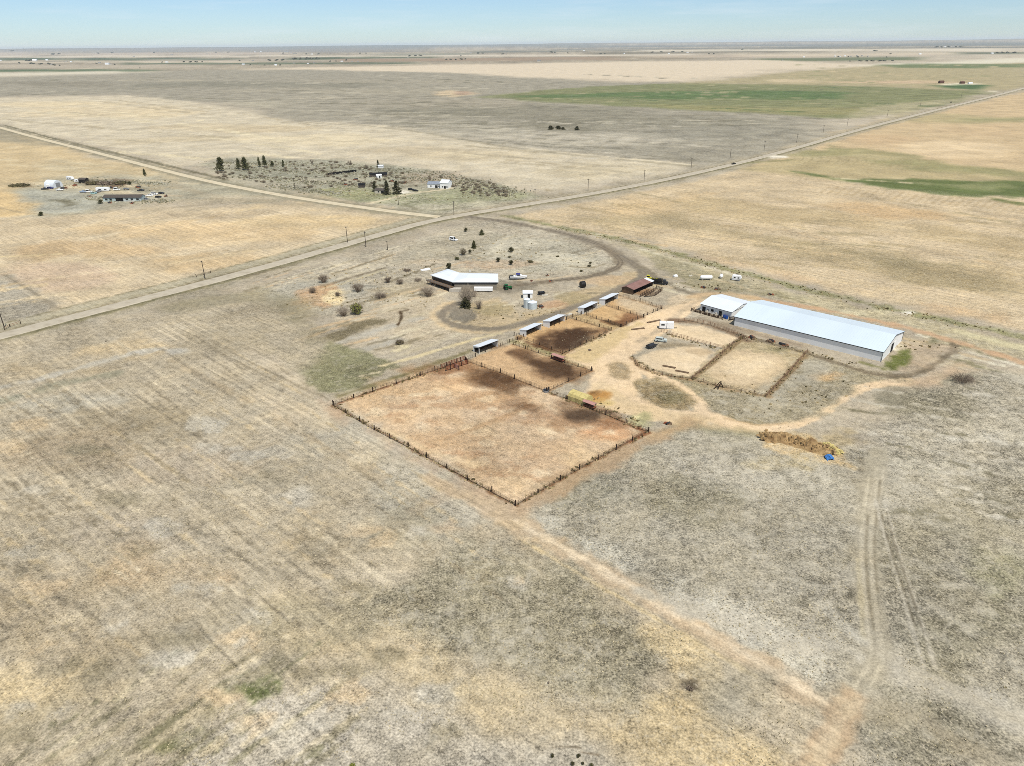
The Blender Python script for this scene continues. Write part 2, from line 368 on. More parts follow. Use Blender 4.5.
for k in range(16):      # contour wheel marks in the draw
    x = 800 + k * 9; path([(x, 154.5 + k * .35), (x + 5, 158 + k * .35), (x - 2, 162 + k * .45)], 1.6, (160, 146, 104), .8, amt=.5)
for k in range(30):
    x = 830 + k * 8; y = 186 + k * .75
    path([(x, y), (x - 10, y + 7)], 2.0, (176, 152, 110), 1., amt=.4)
streaks(90, 540, 1020, 190, 325, [(220, 194, 148), (172, 152, 112), (160, 144, 106), (214, 184, 138), (186, 162, 118)], 1.5, 5, 300, slope=.1, sj=.06, amt=.5, lmax=45, inside=lambda x, y: y < 222 + (x - 540) * .21 and y > 205 - (x - 540) * .14 and (y > 196 or x < 760))
# field edge of the stubble: weeds, pale straw, then the yard side
path([(505, 216), (530, 221), (560, 227.5), (640, 243), (735, 271.5), (860, 303), (960, 323), (1060, 345)], 5.5, (146, 142, 98), 2, rag=1.4, patch=.4, fl=.5, ct=1.2)
area([(600, 238), (640, 247), (735, 276), (860, 308), (960, 328), (1060, 352), (1060, 368), (950, 346), (905, 327), (760, 295), (690, 280), (660, 262), (640, 252)], (190, 176, 140), 2.5, rag=1.2, fl=.4, ct=1.2)
path([(640, 249), (690, 264), (720, 270), (738, 277)], 2.2, (214, 204, 174), 1, patch=.4); path([(960, 332), (1060, 358)], 6, (212, 200, 158), 2.5, patch=.5)
ell(870, 312, 28, 3.5, (208, 196, 158), 2.5, rag=1.6, patch=.4); ell(908, 312.5, 6, 1.5, (232, 224, 206), 1)
area([(648, 252), (700, 268), (740, 282), (800, 298), (760, 296), (700, 288), (668, 272)], (160, 150, 116), 2.5, rag=1.4, amt=.75, patch=.4)

# ---------------- verge strips of the county road
CR_PX = [(-60, 352), (0, 336.3), (100, 310), (200, 284.5), (300, 257.5), (380, 234.5), (430, 220.5), (500, 208.5), (580, 196), (660, 181), (740, 163), (800, 147), (850, 132), (930, 111.5), (990, 97), (1040, 84)]
path(CR_PX, 30, (172, 160, 134), 5, amt=.8, fl=.4, ct=1.1)
path(CR_PX, 12.5, (148, 138, 104), 1.4, rag=1.4, off=-2.0, fl=.3, patch=.35)
path(CR_PX, 15, (188, 174, 146), 3, rag=1.2, amt=.5, off=3); path(CR_PX[:7], 9, (182, 172, 144), 1.6, rag=1.3, off=11, amt=.9, patch=.15); path(CR_PX[:7], 1.2, (136, 126, 94), .8, rag=1.3, off=16.5, amt=.8, patch=.3); path(CR_PX[:7], 1., (150, 140, 106), .7, off=8.5, amt=.7, patch=.3); path(CR_PX, 1.8, (116, 110, 80), .8, rag=1.3, off=-5.4, patch=.3); path(CR_PX, 1.2, (140, 128, 98), .8, rag=1.3, off=5.6, patch=.4)
path([(820, 160), (800, 164), (788, 156)], 4, (206, 192, 166), 2, amt=.0)
path([(745, 163), (790, 160)], 8, (140, 136, 92), 3, amt=.7); ell(777, 156.5, 9, 1.6, (232, 222, 200), 1.2)
SR_PX = [(-60, 112), (0, 127.5), (30, 136), (100, 153.5), (180, 174.5), (225, 185), (300, 198.5), (360, 207), (400, 212.5), (440, 217)]
path(SR_PX, 17, (150, 142, 116), 3, rag=1.3, patch=.3, amt=.8); path([(0, 126), (60, 142), (150, 164), (220, 181)], 6, (124, 116, 90), 2, off=7, patch=.5)
path([(405, 205), (425, 212), (470, 207)], 4, (134, 128, 98), 2, amt=.7)

# ---------------- house yard
area([(330, 262), (420, 238), (470, 222), (510, 220), (560, 233), (612, 252), (622, 266), (596, 276), (545, 280), (500, 280), (430, 292), (340, 318), (290, 300), (255, 290)], (184, 172, 148), 2.2, rag=1.2, fl=.5, ct=1.35)
area([(490, 232), (560, 240), (610, 258), (590, 270), (520, 272), (470, 262)], (190, 182, 158), 2.2, rag=1.3, amt=.8, patch=.3)
area([(420, 240), (470, 228), (500, 236), (480, 256), (430, 260), (380, 268)], (166, 156, 132), 2.2, rag=1.4, amt=.7, patch=.4)
ell(497, 264, 40, 5, (196, 166, 132), 1.7, rag=1.5, amt=.7, patch=.3); ell(437, 262, 30, 3, (200, 176, 142), 3, amt=.5, patch=.4)
area([(390, 305), (440, 296), (520, 322), (480, 336), (430, 342), (370, 330), (350, 322)], (198, 181, 151), 2.2, rag=1.3, amt=.85, fl=.5)
area([(470, 302), (500, 296), (520, 318), (580, 290), (640, 268), (644, 280), (560, 312), (490, 331), (458, 330), (446, 320)], (196, 174, 136), 1.7, rag=1.2, fl=.4)
ell(492, 308, 20, 7, (168, 152, 112), 1.7, rag=1.5, amt=.8, patch=.4); ell(575, 298, 18, 6, (170, 152, 110), 1.7, rag=1.5, amt=.7, patch=.3)
ell(605, 280, 30, 5, (208, 176, 134), 1.7, rag=1.3, amt=.7); ell(557, 306, 14, 4, (204, 160, 120), 1.7, rag=1.4, amt=.7)
rl = np.random.RandomState(21)
for k in range(70):      # old furrows, mower edges and paths across the yard
    cx, cy = rl.uniform(270, 470), rl.uniform(255, 350)
    if cy < 262 + abs(cx - 400) * .05 and cx < 330: continue
    L_ = rl.uniform(8, 40); sl = -.30 + rl.normal(0, .05); c_ = [(214, 200, 168), (136, 124, 98), (196, 182, 152), (150, 136, 108), (206, 178, 138)][rl.randint(5)]
    path([(cx - L_, cy - sl * L_), (cx, cy + rl.uniform(-1, 1)), (cx + L_, cy + sl * L_)], rl.uniform(.7, 2.2), c_, .7, rag=1.4, amt=.95, patch=.3, seed=k)
for k in range(46):
    cx, cy = rl.uniform(455, 610), rl.uniform(232, 318); L_ = rl.uniform(5, 18); sl = rl.choice([-.3, .22, -.1]) + rl.normal(0, .06); c_ = [(212, 200, 170), (142, 130, 104), (202, 186, 152), (156, 142, 112)][rl.randint(4)]
    path([(cx - L_, cy - sl * L_), (cx, cy + rl.uniform(-.6, .6)), (cx + L_, cy + sl * L_)], rl.uniform(.6, 1.8), c_, .7, rag=1.4, amt=.85, patch=.35, seed=k)
for k in range(46):
    cx = rl.uniform(650, 1010); cy = 262 + (cx - 650) * .262 + rl.uniform(0, 26); L_ = rl.uniform(8, 30); sl = .26 + rl.normal(0, .05); c_ = [(212, 200, 166), (140, 132, 98), (200, 178, 140), (222, 212, 184)][rl.randint(4)]
    path([(cx - L_, cy - sl * L_), (cx, cy + rl.uniform(-.8, .8)), (cx + L_, cy + sl * L_)], rl.uniform(.8, 2.4), c_, .9, rag=1.5, amt=.85, patch=.35, seed=k)
ell(510, 286, 22, 4, (140, 130, 112), 2.5, rag=1.4, amt=.9); ell(464, 314, 14, 7, (126, 118, 104), 1.7, rag=1.5, amt=.8)
DW = [(470, 217), (510, 222), (560, 232), (600, 244), (622, 257), (640, 268), (645, 275), (626, 287), (590, 302), (545, 318), (505, 328), (478, 330), (450, 325), (440, 316), (447, 307), (458, 304)]
DL = [(600, 246), (618, 256), (622, 265), (606, 273), (580, 278), (545, 282), (505, 287)]
path(DW[:7], 9, (146, 134, 114), 1.7, rag=1.3, amt=.8); path(DW[:7], 5.5, (146, 134, 115), 1.2, rag=1)
twotrack(DW[:7], (124, 113, 97), 2.2, 1.1, amt=.8, patch=.3)
path(DW[6:], 5.5, (148, 136, 116), 1.5, rag=1.1); path(DW[6:], 3, (142, 130, 112), 1.2, amt=.8, patch=.3); path(DW[6:], 3.2, (214, 188, 146), 1.4, rag=1, off=4.0, amt=.9, patch=.2)
path(DL, 5, (148, 134, 112), 1.6, rag=1.2); twotrack(DL, (116, 104, 88), 2., 1., amt=.8)
path([(520, 282), (550, 281), (575, 277)], 2, (218, 192, 152), 1, off=3, amt=.7)
path([(640, 268), (660, 280), (680, 290), (700, 296), (712, 292)], 5, (142, 130, 108), 2, rag=1.2); path([(480, 215), (520, 219), (550, 227)], 3, (196, 184, 158), 1.2, off=-4, patch=.4)
path([(495, 258), (500, 247), (506, 240)], 2.5, (204, 194, 168), 1.2, patch=.3)
# banks left of the house
area([(260, 296), (300, 282), (330, 278), (380, 288), (340, 300), (290, 302)], (178, 172, 154), 1.7, rag=1.3, amt=.8)
area([(285, 290), (330, 284), (345, 296), (330, 306), (300, 304)], (196, 160, 120), 2.6, rag=1.4)
ell(334, 297, 14, 7, (230, 206, 156), 2, rag=1.5); ell(392, 290, 14, 4.5, (216, 200, 160), 2.4, rag=1.5, patch=.3); ell(405, 347, 9, 4, (218, 204, 162), 2, rag=1.5)
path([(322, 286), (350, 278), (384, 268)], 2.6, (140, 126, 102), 1.2, patch=.3); path([(322, 289), (350, 281), (384, 270)], 2, (200, 186, 150), 1.2, patch=.4)
path([(350, 306), (380, 298), (420, 286), (432, 284)], 3.4, (150, 138, 112), 1.6, patch=.4); path([(340, 318), (380, 310), (430, 296)], 3, (206, 190, 160), 1.4, patch=.3)
area([(320, 338), (345, 326), (375, 318), (390, 320), (360, 332), (335, 342)], (128, 116, 88), 2, rag=1.4, fl=.5)
path([(330, 346), (370, 332), (420, 318)], 4, (188, 180, 162), 2, patch=.4); path([(340, 356), (400, 340)], 4, (178, 170, 152), 2.4, patch=.5)
path([(400, 311), (402, 318), (398, 325)], 1.2, (96, 78, 56), .6); path([(398, 312), (408, 310)], 1.2, (96, 78, 56), .6)
area([(370, 290), (420, 278), (430, 286), (390, 300)], (176, 160, 130), 1.7, rag=1.4, amt=.6, patch=.4)
path([(300, 262), (340, 252)], 5, (146, 136, 108), 2, amt=.5, patch=.5)
area([(140, 308), (260, 288), (320, 310), (330, 345), (290, 350), (200, 330)], (150, 140, 108), 6, rag=1.5, amt=.6, patch=.4, rw=.6)
area([(300, 360), (330, 340), (362, 352), (400, 366), (370, 384), (330, 396), (292, 386)], (134, 131, 94), 2.2, rag=1.4, amt=.9, fl=.35, ct=1.3)
area([(268, 350), (310, 340), (325, 356), (296, 374)], (136, 132, 96), 2.2, rag=1.4, amt=.7)
path([(380, 366), (420, 356), (450, 346), (500, 333)], 2.2, (226, 206, 158), 1., patch=.3); path([(360, 376), (380, 372)], 1.4, (222, 206, 168), .8)
path([(340, 396), (400, 376), (440, 362), (470, 351)], 3, (132, 122, 84), 1.4, patch=.4)

# ---------------- corrals
area([(333, 405), (400, 382), (466, 360), (512, 376), (547, 392), (647, 431), (580, 468), (516, 505), (420, 453)], (213, 183, 145), 1.0, rag=.6, fl=.3, rw=.35, ct=.85)
for i, (cx, cy, rx, ry, c, a) in enumerate([(420, 385, 50, 10, (216, 178, 132), .8), (390, 415, 26, 12, (218, 184, 140), .7), (450, 440, 50, 14, (196, 160, 118), .6), (560, 450, 45, 16, (208, 174, 134), .7),
        (410, 370, 25, 5, (172, 128, 86), .7), (480, 400, 40, 10, (188, 148, 106), .7), (510, 480, 30, 12, (214, 184, 140), .6), (600, 432, 30, 6, (196, 142, 96), .7), (480, 465, 26, 8, (186, 152, 112), .5), (375, 400, 25, 8, (214, 176, 128), .6),
        (530, 415, 40, 9, (194, 158, 124), .6), (580, 462, 20, 8, (218, 188, 142), .6)]):
    ell(cx, cy, rx, ry, c, 3.5, rag=1.7, amt=a, seed=i, patch=.5)
rl = np.random.RandomState(44)
for k in range(60):
    u, v = rl.uniform(.04, .96), rl.uniform(.04, .96); q = (1 - u) * (1 - v) * np.array([333, 405]) + u * (1 - v) * np.array([516, 505]) + (1 - u) * v * np.array([466, 360]) + u * v * np.array([647, 431])
    ell(q[0], q[1], rl.uniform(4, 16), rl.uniform(1.2, 4), [(230, 206, 168), (224, 196, 156), (188, 150, 112), (196, 158, 118)][rl.randint(4)], 1.2, rag=1.9, amt=.75, patch=.5, seed=k)
path([(372, 432), (400, 444), (440, 462), (470, 470)], 2, (224, 194, 150), 1.4, patch=.4, off=3)
path([(440, 440), (470, 430), (505, 417), (530, 405)], 2.2, (190, 152, 110), 1.2, amt=.6)
area([(452, 360), (470, 362), (478, 372), (440, 374), (425, 372)], (146, 104, 70), 2, rag=1.3, amt=.85)
ell(504, 378, 36, 12, (160, 122, 84), 4, rag=1.6, amt=.8); ell(500, 377, 27, 8, (98, 70, 46), 3, rag=1.4, amt=.97, fl=.05); ell(504, 387, 30, 6, (112, 82, 56), 4, rag=1.6, amt=.85, patch=.25); ell(522, 405, 17, 6, (118, 86, 58), 3.5, rag=1.5, amt=.9)
ell(585, 416, 34, 11, (156, 120, 86), 4, rag=1.4, amt=.85); ell(584, 415, 25, 7.5, (96, 76, 58), 2.8, rag=1.2, amt=1., fl=0); ell(566, 404, 12, 5, (120, 92, 68), 3, rag=1.5, amt=.8); ell(605, 421, 18, 4, (150, 106, 72), 3, rag=1.5, amt=.7)
area([(466, 360), (512, 344), (592, 371), (547, 392), (510, 376)], (204, 168, 124), 1., rag=.6, fl=.2, ct=.8)
area([(510, 350), (552, 358), (590, 371), (572, 383), (548, 382), (528, 368), (512, 360)], (150, 116, 82), 4, rag=1.5, amt=.8); area([(514, 352), (552, 360), (586, 371), (572, 381), (546, 377), (530, 366)], (92, 68, 48), 3.2, rag=1.6, amt=.98, patch=.25, fl=0)
ell(521, 353, 9, 4, (124, 92, 62), 3, rag=1.3, amt=.8); ell(497, 347, 8, 2.5, (140, 104, 70), 2, amt=.7)
area([(512, 343), (516, 336), (565, 353), (610, 333), (612, 336), (592, 371)], (206, 184, 138), 1.5, rag=1., fl=.3)
path([(513, 341), (540, 350), (556, 355)], 3, (160, 150, 104), 1.5, patch=.4)
area([(515, 336.5), (566, 316), (610, 330.5), (563, 353)], (204, 166, 116), .9, rag=.5, fl=.15, ct=.7)
area([(532, 345), (548, 333), (566, 332), (582, 328), (605, 330), (563, 353)], (140, 106, 74), 3, rag=1.5, amt=.85); area([(538, 345), (552, 335), (582, 330), (602, 330.5), (563, 351)], (82, 60, 43), 2.6, rag=1.6, amt=.98, patch=.2, fl=0); area([(575, 338), (596, 334), (590, 340), (572, 347)], (112, 96, 78), 2, rag=1.6, amt=.7)
path([(516, 338), (540, 347), (562, 353.5)], 2.2, (104, 72, 46), 1.2, rag=1.2, amt=.9)
area([(585, 314), (605, 305), (644, 317), (621, 327)], (210, 172, 120), .8, rag=.5, fl=.1, ct=.7); area([(606, 305), (618, 295), (662, 308), (643, 317)], (206, 166, 114), .8, rag=.5, fl=.1, ct=.7)
area([(566, 316), (584, 313.5), (621, 327), (611, 331)], (196, 166, 118), 1., rag=.8, fl=.2)
path([(604, 323), (622, 326), (645, 317), (664, 308)], 4.5, (122, 82, 52), 1.8, rag=1.4, amt=.9, off=1.6); path([(606, 321), (621, 326)], 2, (92, 70, 46), 1.2, amt=.9); ell(634, 316, 14, 3, (140, 96, 62), 2.2, rag=1.5, amt=.8)
area([(618, 294.5), (640, 300), (664, 308), (672, 300), (690, 292), (700, 300), (680, 316), (650, 330), (640, 322)], (206, 182, 146), 3, rag=1.2, fl=.1, ct=.7)
ell(645, 292, 12, 3, (168, 124, 82), 2, rag=1.4, amt=.8); ell(676, 299, 11, 4, (218, 196, 162), 2, rag=1.3)
# sandy yard and lanes
S = (235, 205, 163)
area([(640, 358), (692, 380), (766, 397), (806, 352), (870, 372), (905, 380), (862, 388), (830, 404), (800, 422), (760, 430), (700, 418), (680, 392)], (158, 143, 108), 2.5, rag=1.2, fl=.5, ct=1.3)
area([(566, 355), (612, 331.5), (645, 317), (664, 308), (690, 304), (694, 310), (676, 322), (660, 336), (640, 350), (628, 358), (640, 372), (640, 396), (670, 410), (700, 412), (690, 420), (640, 414), (600, 404), (584, 393), (592, 372)], S, 1.4, rag=1., fl=.06, ct=.5)
path([(700, 300), (688, 308), (668, 325), (646, 338), (618, 355), (602, 370), (606, 390), (634, 409), (667, 415), (704, 415), (729, 423), (757, 429.5), (786, 427), (807, 420), (827, 405), (852, 390.5), (880, 382.5), (912, 382)], 5.6, S, .9, rag=1., fl=.06, ct=.5)
path([(612, 352), (628, 360), (646, 372), (675, 385), (696, 399), (703, 413), (730, 424)], 6, S, .9, rag=1., fl=.06, ct=.5)
area([(600, 380), (640, 404), (690, 414), (712, 418), (700, 428), (650, 420), (606, 408), (584, 394)], (224, 196, 152), 1.6, rag=1.2, fl=.1, ct=.5)
path([(690, 424), (730, 430), (765, 434)], 3.4, (218, 190, 148), 1.4, amt=.8)
path([(724, 419), (757, 427), (786, 425), (806, 418)], .9, (198, 166, 120), .5, amt=.6, off=.8)
path([(700, 299), (688, 307), (664, 327), (640, 342)], 3, (178, 160, 132), 1.6, rag=1.3, amt=.6, patch=.4)
area([(632, 382), (659, 377), (684, 388), (695, 402), (688, 410), (667, 409), (642, 399)], (166, 144, 104), 1.6, rag=1.2, fl=.5, ct=1.2); ell(672, 396, 14, 6, (136, 124, 88), 2, rag=1.6, amt=.8)
ell(620, 372, 11, 8, (172, 148, 110), 1.8, rag=1.4, amt=.95, fl=.4, ct=1.1)
area([(566, 354.5), (612, 332), (640, 320), (644, 324), (620, 340), (594, 364), (580, 362)], (214, 186, 132), 1.4, rag=1.3, fl=.3, amt=.8)
area([(880, 384), (920, 376), (960, 366), (1000, 372), (960, 384), (905, 392)], (200, 172, 138), 3, rag=1.4, amt=.8)
area([(645, 462), (690, 427), (757, 434), (750, 468), (690, 482)], (148, 142, 106), 4, rag=1.4, amt=.8, fl=.5, patch=.2)
path([(712, 385), (760, 406), (800, 398), (840, 386)], 8, (150, 138, 106), 3, amt=.6, patch=.4)
# riding arenas below the long barn
area([(672, 324), (700, 326), (740, 337), (724, 347), (690, 341), (670, 337)], (228, 203, 164), 1.2, rag=.8, fl=.06, ct=.5)
area([(634, 357), (656, 350), (690, 345), (716, 352), (690, 377), (652, 369)], (231, 206, 167), 1.4, rag=.9, fl=.06, ct=.5); ell(700, 352, 12, 3, (186, 160, 122), 2, rag=1.5, amt=.6); ell(676, 345, 16, 2, (150, 132, 102), 1.6, rag=1.4, amt=.7, patch=.3)
area([(716, 352), (740, 338), (806, 352), (766, 396), (720, 388), (692, 379)], (180, 161, 122), 1.4, rag=1., fl=.35, ct=1.1)
ell(751, 369, 42, 19, (214, 189, 150), 2.6, rag=.9, amt=.95, fl=.1, ct=.6); ell(752, 366, 25, 10, (228, 203, 162), 2.4, rag=1.1, amt=.9); ell(750, 389, 40, 5, (190, 166, 128), 2.5, rag=1.3, amt=.7); ell(778, 350, 18, 3, (140, 130, 92), 2.4, rag=1.5, amt=.8, patch=.3)
area([(806, 352), (870, 372), (905, 380), (862, 386), (830, 402), (800, 420), (770, 422), (720, 410), (700, 390), (766, 397)], (160, 148, 120), 3, rag=1.3, fl=.55, ct=1.4)
ell(826, 376, 16, 5, (206, 172, 124), 2.4, rag=1.6, patch=.3); path([(760, 404), (800, 380), (815, 366)], 8, (182, 174, 154), 3, rag=1.4, amt=.7, patch=.5)
path([(690, 379), (720, 387), (768, 397)], 2., (166, 142, 108), .9, rag=1.2, patch=.3); path([(693, 378), (716, 359), (742, 339)], 2.4, (150, 126, 92), .6); path([(767, 396), (790, 372), (808, 352)], 2.4, (150, 126, 92), .6)
path([(632, 358), (637, 366), (655, 373), (690, 380)], 1.6, (168, 136, 98), .8, rag=1., patch=.2)
path([(672, 320), (700, 322), (735, 334), (748, 341)], 4, (142, 118, 92), 1.4, rag=1.2); path([(700, 318), (740, 330), (800, 346)], 5, (156, 138, 114), 2, amt=.8)
path([(740, 335), (800, 351), (850, 367), (885, 377), (915, 375), (935, 365), (950, 353), (957, 346), (948, 340)], 2.8, (126, 112, 90), 1., rag=1.1, amt=.9); path([(900, 357), (915, 364), (930, 368)], 2, (128, 112, 90), 1, amt=.8)
area([(905, 350), (935, 342), (952, 347), (932, 365), (905, 372), (890, 366)], (188, 166, 136), 2.5, rag=1.2, amt=.8, fl=.3)
area([(884, 366), (900, 352), (910, 350), (905, 362), (893, 369)], (112, 118, 58), 1.4, rag=1.3); path([(862, 363), (884, 369)], 2.5, (124, 122, 70), 1, amt=.8); ell(935, 341, 9, 2.5, (128, 124, 92), 1.6)
path([(745, 297), (800, 305), (860, 317), (910, 328), (960, 344), (1060, 372)], 4.5, (202, 166, 128), 1.8, rag=1.2); path([(690, 297), (720, 292), (760, 299)], 5, (208, 178, 136), 2)
ell(770, 293, 12, 3, (150, 140, 104), 2, amt=.6)

# ---------------- foreground prairie
area([(-80, 356), (130, 316), (250, 300), (330, 345), (300, 390), (333, 408), (516, 512), (700, 622), (835, 712), (880, 830), (-80, 830)], (186, 171, 143), 5, fl=.4, rw=.85, ct=1.0, amt=.92)
area([(540, 512), (648, 440), (700, 432), (770, 440), (870, 450), (905, 395), (1000, 372), (1100, 380), (1100, 830), (900, 830), (840, 706), (700, 616)], (168, 159, 138), 4, fl=.7, rw=.15, ct=1.4)
area([(905, 395), (960, 385), (1100, 380), (1100, 560), (960, 520), (880, 455)], (170, 160, 138), 6, rag=1.6, amt=.6, fl=1., ct=1.8)
for i, (cx, cy, rx, ry, c, a) in enumerate([(930, 400, 50, 12, (142, 134, 110), .8), (960, 440, 70, 9, (192, 184, 164), .7), (900, 430, 30, 7, (188, 178, 158), .7), (980, 470, 60, 6, (190, 182, 160), .6), (960, 520, 80, 30, (150, 141, 116), .7),
        (985, 640, 70, 40, (150, 142, 116), .6), (720, 470, 50, 16, (190, 181, 162), .5), (690, 500, 60, 20, (150, 142, 118), .8), (780, 520, 40, 20, (152, 143, 122), .6), (800, 480, 30, 12, (190, 182, 162), .6), (600, 490, 40, 16, (140, 134, 112), .7),
        (830, 580, 30, 16, (186, 178, 158), .6), (760, 570, 60, 20, (156, 148, 128), .6), (900, 560, 40, 30, (150, 141, 116), .6), (980, 700, 40, 14, (186, 178, 158), .6), (920, 720, 50, 20, (146, 138, 114), .7), (1000, 580, 30, 30, (148, 144, 104), .5)]):
    ell(cx, cy, rx, ry, c, 5, rag=1.7, amt=a, seed=i, patch=.55)
area([(250, 392), (330, 408), (420, 458), (520, 515), (500, 530), (400, 480), (300, 430)], (194, 176, 146), 4, rag=1.4, amt=.75, patch=.3)
path([(250, 350), (318, 396), (420, 468), (520, 524)], 6, (198, 182, 154), 2.4, rag=1.4, amt=.85, patch=.2); path([(318, 400), (420, 462), (516, 514)], 4, (186, 156, 126), 2.4, rag=1.4, amt=.7, patch=.3); path([(516, 510), (580, 474), (655, 436)], 6, (186, 156, 120), 2.2, rag=1.2, amt=.85); path([(655, 436), (690, 424)], 6, (196, 166, 126), 2.4)
area([(360, 420), (430, 460), (500, 520), (420, 540), (350, 480)], (178, 172, 154), 5, rag=1.6, amt=.6, patch=.5)
area([(440, 545), (530, 545), (600, 590), (680, 640), (690, 668), (640, 715), (560, 700), (460, 660), (360, 605)], (152, 143, 118), 5, rag=1.3, amt=.88, fl=.7, ct=1.6, rw=.1)
area([(540, 518), (600, 540), (680, 580), (760, 612), (840, 660), (800, 668), (700, 618), (610, 572)], (194, 187, 168), 3., rag=1.5, amt=.9, patch=.3, fl=.8)
path([(430, 478), (516, 522), (580, 558), (640, 594), (720, 640), (790, 682), (835, 708)], 4.6, (200, 176, 142), 1.6, rag=1.3, amt=.95, patch=.1)
path([(516, 522), (580, 556), (640, 592), (720, 638), (790, 681), (835, 708)], 2.0, (222, 201, 168), 1.0, rag=1.1, amt=.98, patch=.12); path([(530, 536), (600, 576), (680, 622), (760, 668)], 1., (220, 196, 148), .6, off=-2.6, amt=.8, patch=.4)
area([(655, 628), (700, 645), (712, 676), (700, 715), (770, 750), (790, 790), (640, 790), (610, 735), (640, 700), (668, 676)], (208, 184, 138), 3, rag=1.6, amt=.85, fl=.6, patch=.3)
ell(720, 690, 40, 16, (158, 150, 130), 4, rag=1.6, amt=.75, patch=.3)
area([(260, 600), (340, 610), (440, 655), (560, 705), (650, 720), (640, 760), (500, 730), (380, 680), (280, 640)], (198, 178, 140), 5, rag=1.5, amt=.75, patch=.3); ell(500, 690, 40, 10, (216, 194, 150), 4, rag=1.6, amt=.7, patch=.4)
area([(180, 735), (260, 700), (360, 692), (480, 722), (600, 752), (650, 766), (650, 830), (140, 830)], (186, 176, 157), 4, rag=1.3, amt=.85, fl=.55, ct=1.3)
for i, (cx, cy, rx, ry, c, a) in enumerate([(60, 400, 70, 10, (176, 170, 152), .6), (150, 420, 60, 16, (150, 134, 104), .6), (190, 470, 60, 18, (178, 162, 138), .7), (60, 450, 60, 20, (172, 150, 118), .5), (280, 480, 40, 20, (156, 146, 120), .5),
        (130, 530, 60, 20, (182, 168, 146), .6), (30, 600, 60, 22, (188, 166, 130), .5), (30, 690, 40, 18, (212, 188, 142), .8), (160, 570, 50, 16, (196, 168, 128), .6), (235, 580, 40, 10, (204, 172, 132), .6), (300, 540, 40, 14, (170, 152, 120), .6),
        (190, 640, 80, 16, (160, 150, 128), .7), (300, 610, 60, 22, (156, 146, 120), .7), (90, 640, 60, 14, (178, 160, 128), .6), (310, 495, 14, 5, (206, 198, 180), .7), (330, 440, 40, 14, (182, 174, 154), .7), (120, 350, 40, 8, (204, 178, 134), .6), (60, 370, 50, 8, (196, 172, 130), .6),
        (240, 340, 50, 10, (168, 154, 126), .6), (280, 420, 30, 10, (182, 166, 138), .6), (400, 530, 40, 14, (160, 150, 124), .6), (410, 510, 14, 5, (204, 172, 134), .6)]):
    ell(cx, cy, rx, ry, c, 5, rag=1.8, amt=a, seed=i, patch=.55)
path([(0, 388), (60, 374), (110, 360), (150, 348), (185, 352)], 5, (192, 184, 166), 1.8, rag=1.3, amt=.95, patch=.15); path([(0, 400), (60, 385), (120, 372)], 5, (142, 140, 116), 2.4, rag=1.4, amt=.6, patch=.4)
path([(-20, 740), (80, 690), (170, 640), (240, 600), (330, 540)], 6, (168, 156, 130), 4, rag=1.5, amt=.5, patch=.4)
path([(60, 790), (160, 740), (240, 690), (300, 650)], 4, (146, 136, 104), 2.4, rag=1.4, amt=.6, patch=.5); path([(40, 766), (180, 700), (260, 650)], 2, (190, 172, 136), 1.2, amt=.6, patch=.5)
ell(255, 694, 18, 11, (92, 100, 54), 2., rag=1.8, amt=.9, patch=.5); ell(165, 748, 34, 9, (110, 112, 70), 2.5, rag=1.8, amt=.8, patch=.5); ell(215, 740, 20, 10, (130, 124, 96), 2.5, rag=1.6, amt=.6, patch=.4)
path([(170, 360), (250, 400), (330, 450), (420, 505)], 2.4, (192, 168, 130), 1.6, amt=.5, patch=.5, rag=1.4); path([(190, 352), (290, 405), (330, 425)], 7, (196, 180, 150), 3, amt=.6, patch=.4, rag=1.4)
path([(200, 345), (260, 378), (310, 402)], 1, (140, 126, 100), .7, amt=.5, patch=.4, off=2); path([(200, 345), (260, 378), (310, 402)], 1, (140, 126, 100), .7, amt=.5, patch=.4, off=5)
for k in range(60):
    cx, cy = rl.uniform(860, 1040), rl.uniform(385, 520); L_ = rl.uniform(8, 26); sl = .16 + rl.normal(0, .08); c_ = [(206, 197, 176), (210, 200, 178), (128, 120, 94), (198, 188, 166)][rl.randint(4)]
    path([(cx - L_, cy - sl * L_), (cx, cy + rl.uniform(-2, 2)), (cx + L_, cy + sl * L_)], rl.uniform(.5, 1.4), c_, .8, rag=1.8, amt=.75, patch=.6, seed=k)
for k in range(150):     # drill rows and mower lines of the left grass
    cx, cy = rl.uniform(-20, 520), rl.uniform(350, 660)
    if cy > 690 - cx * .25 or (cx > 330 and cy < 405 + (cx - 333) * .55 + 14): continue
    L_ = rl.uniform(10, 55); sl = .70 + rl.normal(0, .025)
    path([(cx - L_, cy - sl * L_), (cx, cy), (cx + L_, cy + sl * L_)], rl.uniform(.3, .9), [(208, 192, 160), (146, 132, 106), (200, 178, 138), (138, 126, 104)][rl.randint(4)], .5, rag=1.7, amt=.7, patch=.6, seed=k, fl=None, ct=None)
for k in range(80):      # lines running the other way, lower left
    cx, cy = rl.uniform(-20, 340), rl.uniform(590, 766)
    if cy < 735 - cx * .55: continue
    L_ = rl.uniform(10, 50); sl = -.70 + rl.normal(0, .04)
    path([(cx - L_, cy - sl * L_), (cx, cy), (cx + L_, cy + sl * L_)], rl.uniform(.3, 1.), [(206, 190, 156), (142, 132, 104), (196, 180, 146), (134, 128, 98)][rl.randint(4)], .5, rag=1.7, amt=.75, patch=.55, seed=k, fl=None, ct=None)
